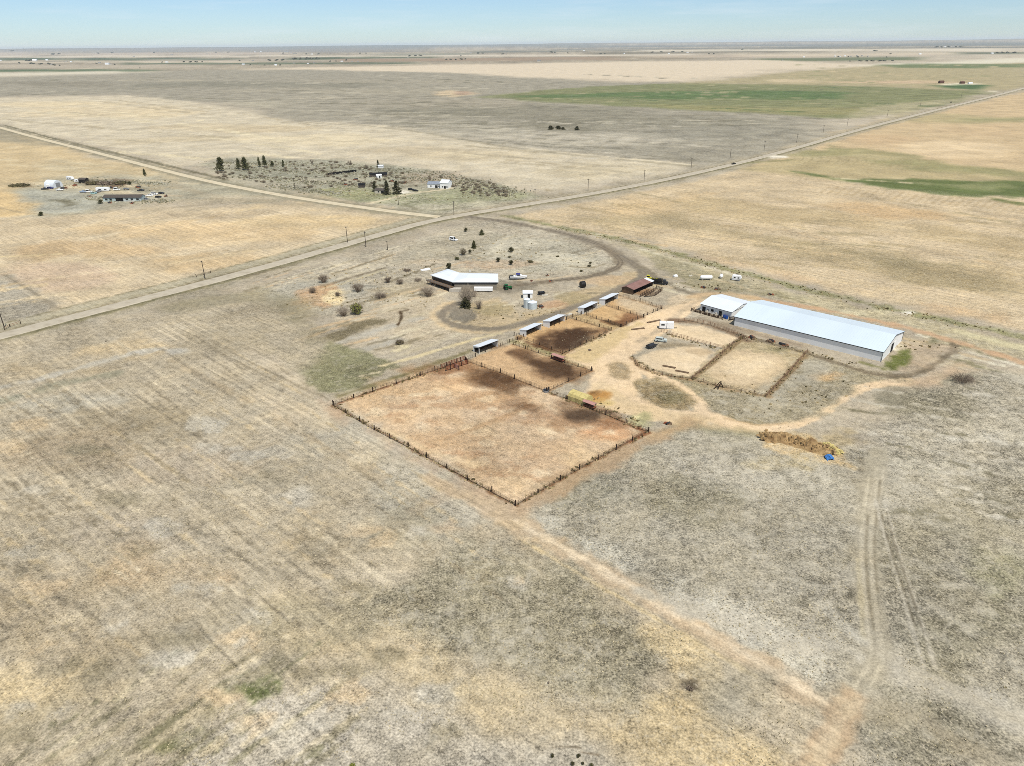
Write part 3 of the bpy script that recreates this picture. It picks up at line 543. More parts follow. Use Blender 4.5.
for k in range(70):      # bare soil and thatch patches
    cx, cy = rl.uniform(0, 560), rl.uniform(420, 740)
    if (cx > 330 and cy < 405 + (cx - 333) * .55 + 14): continue
    ell(cx, cy, rl.uniform(6, 26), rl.uniform(2, 8), [(212, 194, 160), (150, 138, 110), (206, 180, 140), (190, 182, 164)][rl.randint(4)], 1.6, rag=1.9, amt=.7, patch=.5, seed=k)
# vehicle tracks on the right
TK = [(878, 452), (873, 478), (868, 515), (865, 550), (868, 590), (874, 630), (878, 662), (856, 698), (834, 734), (808, 770), (780, 810)]
path([(860, 458), (868, 480), (874, 500)], 1.6, (118, 106, 84), 1, amt=.6, patch=.4); path([(800, 440), (840, 462), (872, 500)], 3, (146, 134, 110), 2, amt=.5, patch=.4)
path([(640, 590), (720, 620), (800, 640), (870, 655), (940, 690), (1040, 728), (1100, 750)], 5.5, (192, 183, 163), 1.8, rag=1.3, amt=.9, patch=.2, fl=.4); path([(870, 652), (930, 676), (1000, 712), (1100, 756)], 2.6, (190, 180, 158), 1., amt=.95)
path([(850, 696), (900, 708), (960, 740), (1040, 800)], 5, (180, 166, 138), 2.4, rag=1.4, amt=.7, patch=.3)
path([(872, 560), (830, 600), (800, 630)], 1., (196, 187, 168), .8, amt=.6, patch=.3); path([(878, 540), (840, 575), (812, 610)], 1., (196, 187, 168), .8, amt=.6, patch=.4); path([(775, 530), (760, 580), (752, 640)], 1.4, (188, 180, 162), 1., amt=.5, patch=.3); path([(780, 470), (830, 520), (880, 570)], 1.2, (140, 132, 112), 1., amt=.5, patch=.4)
path(TK[:8], 5.5, (180, 169, 144), 1.2, rag=1.1, amt=.9, fl=.2); twotrack(TK[1:9], (202, 190, 163), 2.1, .8, amt=.85, patch=.4); twotrack([(880, 470), (872, 515), (866, 560), (872, 615), (872, 660)], (196, 184, 158), 1.9, .7, amt=.7, patch=.6); path(TK[2:6], .5, (134, 122, 98), .3, amt=.6, patch=.6); path(TK[1:5], .5, (134, 122, 98), .3, amt=.5, patch=.6, off=1.9)
path([(862, 560), (866, 600), (868, 640)], .9, (200, 186, 152), .5, off=-1, amt=.8)
path(TK[7:], 5.2, (192, 165, 130), 1.2, rag=1.1, amt=.95, patch=.15); path(TK[7:], 2.4, (204, 184, 150), 1.1, rag=1.1, amt=.8, patch=.3)
twotrack([(880, 500), (890, 540), (904, 585), (918, 630), (930, 668)], (196, 186, 164), 2.2, .9, amt=.9, patch=.2); twotrack([(884, 512), (892, 545), (906, 588), (920, 632)], (112, 102, 82), 1.3, .35, amt=.7, patch=.3)
path([(818, 600), (838, 618), (860, 640)], 2.4, (200, 192, 172), 1.4, amt=.7, patch=.3)
ell(690, 687, 6, 4, (112, 100, 82), 1., rag=1.4, amt=.9); ell(682, 676, 6, 4, (196, 190, 176), 1.2, amt=.6)
path([(553, 747), (566, 746), (581, 748)], .35, (120, 106, 84), .25, amt=.8); path([(580, 752), (598, 755)], .3, (130, 112, 88), .25, amt=.7)
path([(463, 531), (470, 523), (475, 532), (468, 540)], .4, (140, 128, 108), .3, amt=.6); ell(450, 528, 12, 5, (204, 170, 132), 3, rag=1.5, amt=.6)
# straw round the manure heap and the hay
area([(758, 436), (775, 431), (812, 434), (842, 452), (850, 466), (826, 466), (790, 458), (766, 448)], (206, 178, 130), 1.6, rag=1.5, fl=.6); ell(845, 440, 22, 7, (190, 168, 124), 2.5, rag=1.5, amt=.8, patch=.3); ell(785, 462, 30, 8, (186, 168, 126), 3, rag=1.5, amt=.7, patch=.3)
ell(597, 397, 12, 5.5, (198, 144, 76), 1.8, rag=1.3); ell(592, 393, 5, 3, (110, 78, 46), 1.4, amt=.85); ell(603, 403, 8, 2.6, (206, 178, 110), 1.6, amt=.8); ell(640, 420, 10, 5, (176, 170, 120), 2, rag=1.4, amt=.8); ell(637, 417, 4, 2, (222, 208, 152), 1)
ell(962, 377, 20, 7, (150, 148, 124), 2.5, rag=1.5, amt=.8, patch=.3)
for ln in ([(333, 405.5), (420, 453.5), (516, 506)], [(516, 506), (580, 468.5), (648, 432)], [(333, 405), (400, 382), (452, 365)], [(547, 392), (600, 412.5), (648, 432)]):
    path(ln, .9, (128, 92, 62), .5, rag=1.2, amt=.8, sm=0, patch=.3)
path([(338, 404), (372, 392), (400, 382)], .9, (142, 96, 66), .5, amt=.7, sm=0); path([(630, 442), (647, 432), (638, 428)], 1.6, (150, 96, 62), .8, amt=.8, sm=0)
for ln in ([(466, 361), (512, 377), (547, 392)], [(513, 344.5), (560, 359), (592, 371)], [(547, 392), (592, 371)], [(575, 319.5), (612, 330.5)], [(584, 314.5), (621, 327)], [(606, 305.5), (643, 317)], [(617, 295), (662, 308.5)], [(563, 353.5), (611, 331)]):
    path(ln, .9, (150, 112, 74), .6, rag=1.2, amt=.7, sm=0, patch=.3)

lum = gcol @ np.array([.3, .59, .11], np.float32)
gcol = lum[:, None] + (gcol - lum[:, None]) * .86
gcol = 173 + 1.06 * (gcol - 170)
gcol = np.clip(gcol, 20, 250) / 255.
glin = (np.where(gcol <= .04045, gcol / 12.92, ((gcol + .055) / 1.055) ** 2.4) / EXPO).astype(np.float32)

# height: small hummocks close by, long swells far out, a wooded rise on the horizon
gz = (fbm(GX, GY, 2.6, 3, 4) - .5) * .28 * np.clip(1.4 - GD / 420, 0, 1) + (fbm(GX, GY, 14, 3, 5) - .5) * .35 * np.clip(1.6 - GD / 500, 0, 1)
gz += (fbm(GX, GY, 2600., 3, 6) - .5) * 26 * np.clip((GD - 2200) / 5000, 0, 1)
azv = np.tile(np.degrees(AZ), nR)
ridge = 55 + 75 * fbm(azv * 1.0 + 100, azv * 0, 9., 4, 2) + 40 * (vnoise(azv / 24. + 40, azv * 0, 5) - .3)
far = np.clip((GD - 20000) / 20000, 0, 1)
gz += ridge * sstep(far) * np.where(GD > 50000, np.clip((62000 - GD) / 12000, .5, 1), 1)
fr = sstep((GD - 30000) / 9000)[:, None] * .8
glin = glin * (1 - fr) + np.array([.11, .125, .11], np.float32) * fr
glin = glin.astype(np.float32)
gmsk[:, 0] *= np.clip(1.3 - GD / 1500, 0, 1)

me = bpy.data.meshes.new('ground')
V = np.stack([GX, GY, gz], 1).astype(np.float32)
i0 = (np.arange(nR - 1)[:, None] * nA + np.arange(nA)[None, :])
jn = (np.arange(nA) + 1)[None, :]
# azimuth order must run round the circle
order = np.argsort(np.mod(AZ + math.pi * 2 + R(60), math.pi * 2)); nxt = np.empty(nA, int); nxt[order] = np.roll(order, -1)
i1 = (np.arange(nR - 1)[:, None] * nA + nxt[None, :])
Q = np.stack([i0, i1, i1 + nA, i0 + nA], -1).reshape(-1, 4)
me.vertices.add(len(V)); me.vertices.foreach_set('co', V.ravel())
me.loops.add(Q.size); me.loops.foreach_set('vertex_index', Q.ravel().astype(np.int32))
me.polygons.add(len(Q)); me.polygons.foreach_set('loop_start', np.arange(0, Q.size, 4, dtype=np.int32)); me.polygons.foreach_set('loop_total', np.full(len(Q), 4, np.int32))
me.polygons.foreach_set('use_smooth', np.ones(len(Q), bool))
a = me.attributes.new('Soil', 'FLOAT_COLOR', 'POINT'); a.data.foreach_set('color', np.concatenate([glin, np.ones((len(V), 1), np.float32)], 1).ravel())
a = me.attributes.new('Cover', 'FLOAT_COLOR', 'POINT'); a.data.foreach_set('color', np.concatenate([gmsk, np.ones((len(V), 1), np.float32)], 1).astype(np.float32).ravel())
me.update(); me.validate()
if me.polygons[len(me.polygons) // 2].normal.z < 0: me.flip_normals()
ground = bpy.data.objects.new('ground', me); COL.objects.link(ground); ground['kind'] = 'structure'

def ground_material():
    m = bpy.data.materials.new('prairie'); m.use_nodes = True
    nt = m.node_tree; N = nt.nodes; L = nt.links; b = N['Principled BSDF']
    b.inputs['Roughness'].default_value = .95; b.inputs['Specular IOR Level'].default_value = .08
    def A(n):
        x = N.new('ShaderNodeAttribute'); x.attribute_name = n; return x
    def M(op, x, y=None, z=None):
        k = N.new('ShaderNodeMath'); k.operation = op
        for i, v in enumerate((x, y, z)):
            if v is None: continue
            if isinstance(v, (int, float)): k.inputs[i].default_value = v
            else: L.new(v, k.inputs[i])
        return k.outputs[0]
    pos = N.new('ShaderNodeNewGeometry').outputs['Position']
    def noise(sc, det, ro, vec=pos, rot=None, stretch=None, dist=0.):
        if rot is not None:
            mp = N.new('ShaderNodeMapping'); mp.vector_type = 'POINT'
            v0 = N.new('ShaderNodeVectorRotate'); v0.rotation_type = 'Z_AXIS'; v0.inputs['Angle'].default_value = -rot
            L.new(vec, v0.inputs['Vector']); L.new(v0.outputs[0], mp.inputs['Vector']); mp.inputs['Scale'].default_value = stretch; vec = mp.outputs[0]
        n = N.new('ShaderNodeTexNoise'); n.inputs['Scale'].default_value = sc; n.inputs['Detail'].default_value = det; n.inputs['Roughness'].default_value = ro; n.inputs['Distortion'].default_value = dist
        L.new(vec, n.inputs['Vector']); return n.outputs['Fac']
    soil = A('Soil'); cov = A('Cover'); sep = N.new('ShaderNodeSeparateColor'); L.new(cov.outputs['Color'], sep.inputs[0])
    fl, rw, ct = sep.outputs[0], sep.outputs[1], sep.outputs[2]
    n1 = noise(.03, 8, .66, dist=.4); n2 = noise(.42, 6, .74); n3 = noise(.09, 7, .6); rows = noise(1., 5, .65, rot=A1, stretch=(.022, .75, 1)); rows2 = noise(1., 4, .6, rot=A2, stretch=(.05, .7, 1)); sp = noise(1.2, 3, .7); dk = noise(1.0, 4, .75); n4 = noise(2.3, 2, .6); rmod = noise(.03, 3, .6)
    f = M('MULTIPLY_ADD', M('SUBTRACT', n1, .5), 1.5, M('MULTIPLY_ADD', M('SUBTRACT', n4, .5), 1.9, M('MULTIPLY', M('SUBTRACT', n2, .5), 1.9)))
    f = M('MULTIPLY', f, ct)
    rr = M('MULTIPLY', M('SUBTRACT', rows, .5), 1.6); rr = M('MULTIPLY_ADD', M('SUBTRACT', rows2, .5), .3, rr); rr = M('MULTIPLY', rr, M('MULTIPLY_ADD', M('SUBTRACT', rmod, .5), 4., 1.))
    f = M('ADD', M('MULTIPLY_ADD', rr, rw, f), 1.0)
    f = M('MINIMUM', M('MAXIMUM', f, .35), 1.75)
    vm = N.new('ShaderNodeVectorMath'); vm.operation = 'SCALE'; L.new(soil.outputs['Color'], vm.inputs[0]); L.new(f, vm.inputs['Scale'])
    # warm straw / cool dead grass
    mr = N.new('ShaderNodeMapRange'); mr.inputs['From Min'].default_value = .36; mr.inputs['From Max'].default_value = .64; L.new(n3, mr.inputs['Value'])
    tint = N.new('ShaderNodeMix'); tint.data_type = 'RGBA'; tint.inputs[6].default_value = (1.02, 1., .955, 1); tint.inputs[7].default_value = (.99, 1., 1.02, 1); L.new(mr.outputs[0], tint.inputs['Factor'])
    mul = N.new('ShaderNodeMix'); mul.data_type = 'RGBA'; mul.blend_type = 'MULTIPLY'; mul.inputs['Factor'].default_value = 1; L.new(vm.outputs[0], mul.inputs[6]); L.new(tint.outputs[2], mul.inputs[7])
    # wisps of bleached grass, darker hollows
    ws = noise(.2, 8, .76, dist=.4); wm = noise(.018, 3, .5); dh = noise(.22, 8, .74, dist=.4)
    r3 = N.new('ShaderNodeMapRange'); r3.inputs['From Min'].default_value = .5; r3.inputs['From Max'].default_value = .64; L.new(M('MULTIPLY_ADD', M('SUBTRACT', wm, .5), .3, ws), r3.inputs['Value'])
    wi = N.new('ShaderNodeMix'); wi.data_type = 'RGBA'; wi.inputs[7].default_value = (*(alb((214, 205, 184))), 1); L.new(M('MULTIPLY', M('MULTIPLY', r3.outputs[0], M('SUBTRACT', ct, .75)), .8), wi.inputs['Factor']); wi.clamp_factor = True; L.new(mul.outputs[2], wi.inputs[6])
    r4 = N.new('ShaderNodeMapRange'); r4.inputs['From Min'].default_value = .52; r4.inputs['From Max'].default_value = .68; L.new(dh, r4.inputs['Value'])
    dw = N.new('ShaderNodeMix'); dw.data_type = 'RGBA'; dw.inputs[7].default_value = (*(alb((100, 94, 70))), 1); L.new(M('MULTIPLY', M('MULTIPLY', r4.outputs[0], M('SUBTRACT', ct, .6)), .45), dw.inputs['Factor']); dw.clamp_factor = True; L.new(wi.outputs[2], dw.inputs[6]); mul = dw
    # bleached tufts, dark flecks painted as the shade among tufts
    r1 = N.new('ShaderNodeMapRange'); r1.inputs['From Min'].default_value = .54; r1.inputs['From Max'].default_value = .66; L.new(sp, r1.inputs['Value'])
    k1 = M('MULTIPLY', M('MULTIPLY', r1.outputs[0], fl), .75)
    bl = N.new('ShaderNodeMix'); bl.data_type = 'RGBA'; bl.inputs[7].default_value = (*(alb((232, 218, 190))), 1); L.new(k1, bl.inputs['Factor']); L.new(mul.outputs[2], bl.inputs[6])
    r2 = N.new('ShaderNodeMapRange'); r2.inputs['From Min'].default_value = .54; r2.inputs['From Max'].default_value = .68; L.new(dk, r2.inputs['Value'])
    k2 = M('MULTIPLY', M('MULTIPLY', r2.outputs[0], fl), .6)
    bd = N.new('ShaderNodeMix'); bd.data_type = 'RGBA'; bd.inputs[7].default_value = (*(alb((88, 84, 62))), 1); L.new(k2, bd.inputs['Factor']); L.new(bl.outputs[2], bd.inputs[6])
    L.new(bd.outputs[2], b.inputs['Base Color'])
    bp = N.new('ShaderNodeBump'); bp.inputs['Strength'].default_value = .5; bp.inputs['Distance'].default_value = .35; L.new(n2, bp.inputs['Height']); L.new(bp.outputs[0], b.inputs['Normal'])
    return m
me.materials.append(ground_material())

# ---------------- roads as sheets a little above the ground
def road(name, px, wid, z, m, sm=2, wob=.35):
    P = smooth_pts(np.array([at(*p) for p in px]), sm); Q = []
    for a, b in zip(P[:-1], P[1:]):
        n = max(1, int(np.linalg.norm(b - a) / 4.)); Q += [a + (b - a) * k / n for k in range(n)]
    Q = np.array(Q + [P[-1]]); T = np.gradient(Q, axis=0); T /= np.linalg.norm(T, axis=1)[:, None]; Nn = np.stack([-T[:, 1], T[:, 0]], 1)
    m_ = MB(); vs = []; dist = np.hypot(*Q.T)
    for i, q in enumerate(Q):
        w1 = wid / 2 + wob * (vnoise(np.array([i * .7]), np.array([1.5]), 2)[0] - .5) * 2; w2 = wid / 2 + wob * (vnoise(np.array([i * .7]), np.array([7.5]), 3)[0] - .5) * 2
        l = q + Nn[i] * w1; r = q - Nn[i] * w2; zz = z + max(0, dist[i] - 600) * .0002
        lo = l + Nn[i] * .9; ro = r - Nn[i] * .9
        vs += [(*lo, -.25), (*l, zz), (*q, zz + .1), (*r, zz), (*ro, -.25)]
    fs = []
    for i in range(len(Q) - 1):
        for k in range(4): fs.append((i * 5 + k, (i + 1) * 5 + k, (i + 1) * 5 + k + 1, i * 5 + k + 1))
    m_.add(vs, fs); o = m_.build(name, m); o['kind'] = 'structure'; return o
M_road = mat('chipseal', (203, 192, 171), .9, nscale=.5, amt=.12, spec=.1, dirt=(160, 148, 126), dirt_h=.5)
M_grav = mat('gravel', (226, 212, 182), .95, nscale=.4, amt=.12, spec=.05, dirt=(190, 170, 134), dirt_h=.5)
road('county_road', CR_PX, 7.4, .22, M_road)
road('gravel_road', SR_PX, 6.2, .2, M_grav)
# ================================================================== MATERIALS OF THINGS
M_roofA = mat('galvanised_roof', (.54, .615, .67), .4, .0, .15, .03, .5, raw=True, stretch=(1, .2, 1), dirt=(206, 218, 228), dirt_h=.3)
M_wallW = mat('white_steel_wall', (.78, .78, .76), .6, 0, .3, .03, .3, dirt=(225, 220, 208), dirt_h=.25, raw=True)
M_trim = mat('grey_trim', (92, 96, 98), .6)
M_dark = mat('dark_opening', (26, 25, 24), .9, amt=.1)
M_glass = mat('window_glass', (40, 46, 52), .15, amt=.1, spec=.6)
M_roofW = mat('white_roof', (.62, .655, .69), .5, 0, .4, .03, .4, dirt=(232, 234, 234), dirt_h=.3, raw=True)
M_roofD = mat('dark_shingle', (92, 84, 78), .85, 0, 1.5, .2)
M_roofR = mat('rusty_red_roof', (160, 122, 112), .7, 0, .5, .2, dirt=(132, 98, 86), dirt_h=.6)
M_wood = mat('weathered_wood', (120, 98, 76), .9, 0, 1.5, .25)
M_post = mat('creosote_post', (52, 36, 26), .95, 0, 2., .3)
M_rail = mat('rusty_rail', (150, 116, 90), .85, 0, 2., .25)
M_wire = mat('fence_wire', (104, 86, 68), .8, 0, 2., .2)
M_pole = mat('pole_wood', (84, 74, 64), .9, 0, 1., .2)
M_rust = mat('rust_panel', (142, 84, 58), .85, 0, 1., .35)
M_pink = mat('faded_red_paint', (198, 150, 138), .7, 0, 1., .2)
M_blue = mat('blue_tarp', (70, 132, 204), .5, 0, 1.5, .2)
M_bluep = mat('blue_plastic', (34, 92, 178), .4, 0, 2., .1)
M_navy = mat('navy_canvas', (44, 48, 128), .7)
M_white = mat('white_paint', (.78, .78, .77), .4, 0, 1., .03, .5, raw=True)
M_cream = mat('cream_paint', (222, 214, 196), .6, 0, .8, .1)
M_grey = mat('grey_paint', (150, 152, 154), .5)
M_dgrey = mat('charcoal_paint_and_shade', (58, 58, 60), .5)
M_black = mat('black_paint_and_shade', (28, 27, 27), .5)
M_tyre = mat('tyre_rubber', (34, 33, 32), .9)
M_green = mat('tractor_green', (38, 112, 58), .5)
M_yel = mat('machine_yellow', (214, 206, 50), .5)
M_tank = mat('pale_steel_tank', (214, 224, 226), .5, 0, .5, .08, .4)
M_hay = mat('straw', (222, 204, 138), .95, 0, 1.6, .25, .05)
M_hayd = mat('old_hay', (186, 156, 112), .95, 0, .9, .45, .05, dirt=(112, 84, 56), dirt_h=.8)
M_conc = mat('concrete', (206, 198, 184), .9, 0, .8, .15)
M_bark = mat('bark', (88, 72, 58), .95, 0, 3., .3, .05)
M_twig = mat('bare_twigs', (178, 164, 146), .95, 0, 3., .3, .05)
M_twigd = mat('dark_twigs', (150, 135, 118), .95, 0, 3., .3, .05)
M_needle = mat('needles', (104, 104, 70), .9, 0, 1.2, .4, .05)
M_needled = mat('dark_needles', (86, 84, 58), .9, 0, 1.2, .4, .05)
M_leaf = mat('spring_leaves', (142, 146, 72), .9, 0, 1.2, .4, .05)
M_sage = mat('sage', (118, 110, 78), .9, 0, 2., .35, .05)
M_wheat = mat('dead_weeds', (150, 138, 110), .95, 0, 1.5, .3, .05)
M_red = mat('red_paint', (160, 60, 52), .5)

def add_part(mb, name, m, parent, **k): return mb.build(name, m, parent, **k)

# ================================================================== THE LONG BARN
def long_barn():
    a, b, c, d = at(733.8, 325.5), at(880.8, 362), at(904.7, 341.8), None
    ax = (b - a) / np.linalg.norm(b - a); Lb = np.linalg.norm(b - a); ay = np.array([-ax[1], ax[0]]); Wb = (c - b).dot(ay)
    t = thing('metal_barn', 'long pale blue and white metal barn with a low gable roof, the largest building', 'barn', (*a, 0), math.atan2(ax[1], ax[0]))
    h, rh, wl = 4.2, 6.9, .15
    M = MB(); M.prism([(0, -.2), (Wb, -.2), (Wb, h), (Wb / 2, rh), (0, h)], 'x', 0, Lb); M.build('wall', mat('barn_wall', (.74, .74, .725), .6, 0, .25, .02, .3, dirt=(226, 222, 212), dirt_h=.25, stretch=(1.5, 1, .3), raw=True), t)
    s = (rh - h) / (Wb / 2)
    for sd in (0, 1):
        M = MB(); y0 = -.4; z0 = h - .4 * s + .06
        n = 64
        for k in range(n):      # ribbed sheets
            x0 = -.35 + (Lb + .7) * k / n; x1 = -.35 + (Lb + .7) * (k + 1) / n - .012
            pts = [(y0, z0), (Wb / 2, rh + .06), (Wb / 2, rh + .12), (y0, z0 + .07 + .02 * (k % 2))]
            if sd: pts = [(Wb - p, q) for p, q in pts]
            M.prism(pts, 'x', x0, x1)
        M.build('roof', M_roofA, t)
    M = MB(); M.box((Lb / 2, -.06, h - .42), (Lb + .1, .1, .26)); M.build('eave_trim', M_trim, t)
    for x in (-.04, Lb + .04):
        for y in (-.03, Wb + .03): M = MB(); M.box((x, y, -.1), (.16, .18, h)); M.build('corner_trim', M_trim, t)
    M = MB()
    for y0, z0, y1, z1 in ((-.4, h - .4 * s, Wb / 2, rh), (Wb + .4, h - .4 * s, Wb / 2, rh)):
        M.tube((Lb + .36, y0, z0 + .02), (Lb + .36, y1, z1 + .02), .12)
    M.build('gable_trim', M_trim, t)
    d = MB(); d.box((Lb + .05, Wb * .47, 0), (.12, 2.6, 3.6)); dd = d.build('door', M_dark, t)
    M = MB(); M.box((Lb + .13, Wb * .47 + 2.75, 0), (.1, 2.7, 3.7)); M.build('sliding_door', M_wallW, t)
    return t
long_barn()

# ================================================================== THE SHOP BESIDE IT
def shop():
    a, b, c = at(700, 310.5), at(731, 319.2), at(745, 307.6)
    ax = (b - a) / np.linalg.norm(b - a); L = np.linalg.norm(b - a); ay = np.array([-ax[1], ax[0]]); W = (c - b).dot(ay)
    t = thing('stable_building', 'small white stable with a white gable roof next to the long barn', 'stable', (*a, 0), math.atan2(ax[1], ax[0]))
    h, rh = 3.3, 4.9
    M = MB(); M.prism([(0, -.2), (W, -.2), (W, h), (W / 2, rh), (0, h)], 'x', 0, L); M.build('wall', M_wallW, t)
    s = (rh - h) / (W / 2)
    for sd in (0, 1):
        M = MB(); pts = [(-.35, h - .35 * s + .04), (W / 2, rh + .04), (W / 2, rh + .14), (-.35, h - .35 * s + .14)]
        if sd: pts = [(W - p, q) for p, q in pts]
        for k in range(18): M.prism(pts, 'x', -.3 + (L + .6) * k / 18, -.3 + (L + .6) * (k + 1) / 18 - .02)
        M.build('roof', M_roofW, t)
    M = MB(); M.box((L / 2, -.05, h - .3), (L, .08, .2)); M.box((L + .05, W / 2, h - .05), (.08, W, .14)); M.build('trim', M_trim, t)
    for x, w, z0, hh in ((1.9, 1.6, 0, 2.3), (6.2, 1.3, 1.1, 1.1), (10.3, 1.5, .2, 2.2)):
        M = MB(); M.box((x, -.04, z0), (w, .1, hh)); M.build('door' if z0 < .3 else 'window', M_dark, t)
    M = MB(); M.box((4.0, -.04, .5), (.5, .1, 1.3)); M.build('window', M_glass, t)
    M = MB(); M.box((L + .05, W * .55, 0), (.1, 1.6, 2.5)); M.build('door', M_dark, t)
    M = MB(); M.box((L + .05, W * .85, 0), (.1, 1.2, 2.4)); M.build('door', M_trim, t)
    # the little wooden yard in front
    f = thing('wooden_pen', 'brown plank pen along the front of the small white stable', 'pen', (*a, 0), math.atan2(ax[1], ax[0]))
    y0 = -3.2
    P = MB(); Rr = MB()
    for x in np.linspace(-2.5, L - 2.2, 8): P = MB(); P.box((x, y0, -.1), (.22, .22, 1.6)); P.build('post', M_post, f)
    for z in (.35, .75, 1.15): Rr.box(((L - 4.7) / 2, y0, z), (L - .3, .07, .2))
    for k in range(9): Rr.box((-1 + k * 1.5, y0 + .3, 0), (.9, .5, .5 + .3 * (k % 3)))
    Rr.box((-2.5, y0 / 2 , .5), (.07, -y0, .2)); Rr.box((-2.5, y0 / 2, 1.), (.07, -y0, .2))
    Rr.build('plank', M_wood, f)
    # blue bins and a tank at its right end
    def lp(x, y): return np.array(a) + ax * x + ay * y
    for k, (x, y, lb) in enumerate(((13.0, -1.1, 'left one of two blue plastic barrels against the white stable'), (14.4, -1.4, 'right one of two blue plastic barrels against the white stable'))):
        p = lp(x, y); q = thing('plastic_barrel', lb, 'barrel', (*p, 0), .3, 'blue barrels by the stable')
        M = MB(); M.lathe([(0, 0), (.5, 0), (.56, .3), (.56, 1.2), (.5, 1.5), (0, 1.5)], 16); M.build('drum', M_bluep, q, smooth=False)
        M = MB(); M.lathe([(.5, 1.5), (.53, 1.53), (.53, 1.6), (0, 1.62)], 16); M.build('lid', M_navy, q)
    for k, (x, y, lb) in enumerate(((3.9, -.9, 'pale feed bag stack between the first two stable openings'), (8.6, -.9, 'pale feed bag stack right of the stable window'))):
        p = lp(x, y); q = thing('feed_bags', lb, 'feed bags', (*p, 0), .4)
        M = MB(); M.box((0, 0, 0), (1.3, .8, .9), 0, .9); M.build('lower_bags', M_cream, q); M = MB(); M.box((.1, 0, .9), (.9, .7, .5), .1, .85); M.build('top_bag', M_conc, q)
    p = lp(L + .9, -1.0)
    q = thing('plank_gate', 'dark wooden gate closing the gap between stable and long barn', 'gate', (*p, 0), math.atan2(ax[1], ax[0]) + 1.2)
    M = MB()
    for k in range(5): M.box((0, 0, .15 + .35 * k), (3., .08, .22))
    M.build('boards', M_post, q); M = MB(); M.box((-1.5, 0, -.1), (.2, .2, 2.1)); M.build('post', M_post, q); M = MB(); M.box((1.5, 0, -.1), (.2, .2, 2.1)); M.build('post', M_post, q)
shop()

# ================================================================== LOAFING SHEDS ALONG THE PENS
def shed(px0, px1, L, Dp, hf, hb, label, roofm, wallm, group=None, dark_end=False, name='loafing_shed'):
    """px0, px1: ground points of the open front's two corners (left, right)"""
    a, b = at(*px0), at(*px1); ax = (b - a) / np.linalg.norm(b - a); L = L or np.linalg.norm(b - a)
    t = thing(name, label, 'shed', (*a, 0), math.atan2(ax[1], ax[0]), group)
    w = .1
    M = MB(); M.box((L / 2, Dp, -.1), (L, w, hb)); M.build('back_wall', M_black, t)  # black colour stands in for the shade inside the open front
    for x, nm in ((0, 'end_wall'), (L, 'end_wall')):
        M = MB()
        if dark_end and x == 0:
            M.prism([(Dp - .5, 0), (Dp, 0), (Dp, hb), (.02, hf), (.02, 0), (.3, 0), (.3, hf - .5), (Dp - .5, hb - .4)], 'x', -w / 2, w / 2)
        else: M.prism([(.02, -.1), (Dp, -.1), (Dp, hb), (.02, hf)], 'x', x - w / 2, x + w / 2)
        M.build(nm, wallm, t)
    s = (hf - hb) / Dp
    M = MB(); n = 9
    for k in range(n):
        M.prism([(-.5, hf + .5 * s + .02), (Dp + .3, hb - .3 * s + .02), (Dp + .3, hb - .3 * s + .12), (-.5, hf + .5 * s + .12)], 'x', -.2 + (L + .4) * k / n, -.2 + (L + .4) * (k + 1) / n - .015)
    M.build('roof', roofm, t)
    M = MB(); M.box((L / 2, .06, hf - .45), (L, .1, .42)); M.build('fascia', M_dgrey, t)
    for x in (L * .33, L * .67):
        M = MB(); M.box((x, .1, -.1), (.16, .16, hf)); M.build('post', M_post, t)
    M = MB(); M.box((L / 2, Dp - .9, 0), (L - 1.2, .6, .5)); M.build('manger', M_wood, t)
    return t
GS = 'white roofed sheds along the corrals'
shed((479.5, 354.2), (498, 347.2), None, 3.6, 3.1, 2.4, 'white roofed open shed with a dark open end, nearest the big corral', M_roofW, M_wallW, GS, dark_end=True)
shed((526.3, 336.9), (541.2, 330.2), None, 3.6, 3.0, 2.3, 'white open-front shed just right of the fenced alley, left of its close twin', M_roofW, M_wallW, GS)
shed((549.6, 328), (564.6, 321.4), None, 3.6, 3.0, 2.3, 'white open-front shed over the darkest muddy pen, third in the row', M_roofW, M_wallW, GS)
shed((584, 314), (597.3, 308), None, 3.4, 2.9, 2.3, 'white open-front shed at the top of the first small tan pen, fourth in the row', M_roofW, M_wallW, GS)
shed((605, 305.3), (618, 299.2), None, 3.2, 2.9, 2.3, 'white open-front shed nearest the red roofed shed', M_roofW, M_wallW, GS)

def red_shed():
    a, b = at(633, 294.8), at(652.5, 286); ax = (b - a) / np.linalg.norm(b - a); L = np.linalg.norm(b - a); Dp = 6.5
    t = thing('livestock_shed', 'old shed with a long rusty red roof and dark open side', 'shed', (*a, 0), math.atan2(ax[1], ax[0]))
    M = MB(); M.box((L / 2, Dp, -.1), (L, .12, 2.4)); M.build('back_wall', M_wood, t)
    for x in (0, L):
        M = MB(); M.prism([(0, -.1), (Dp, -.1), (Dp, 2.4), (Dp * .6, 3.5), (0, 2.7)], 'x', x - .06, x + .06); M.build('end_wall', M_wood, t)
    M = MB(); M.prism([(-.6, 2.62), (Dp * .6, 3.52), (Dp * .6, 3.64), (-.6, 2.74)], 'x', -.4, L - 2.2); M.prism([(Dp + .4, 2.2), (Dp * .6, 3.52), (Dp * .6, 3.64), (Dp + .4, 2.32)], 'x', -.4, L - 2.2); M.build('roof', M_roofR, t)
    M = MB(); M.prism([(-.6, 2.63), (Dp * .6, 3.53), (Dp * .6, 3.65), (-.6, 2.75)], 'x', L - 2.18, L + .4); M.build('white_roof_sheet', M_roofW, t)
    for k in range(4):
        M = MB(); M.box((.2 + k * (L - .4) / 3, .1, -.1), (.2, .2, 2.8)); M.build('post', M_post, t)
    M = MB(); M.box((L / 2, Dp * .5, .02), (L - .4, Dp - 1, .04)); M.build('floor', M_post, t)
red_shed()

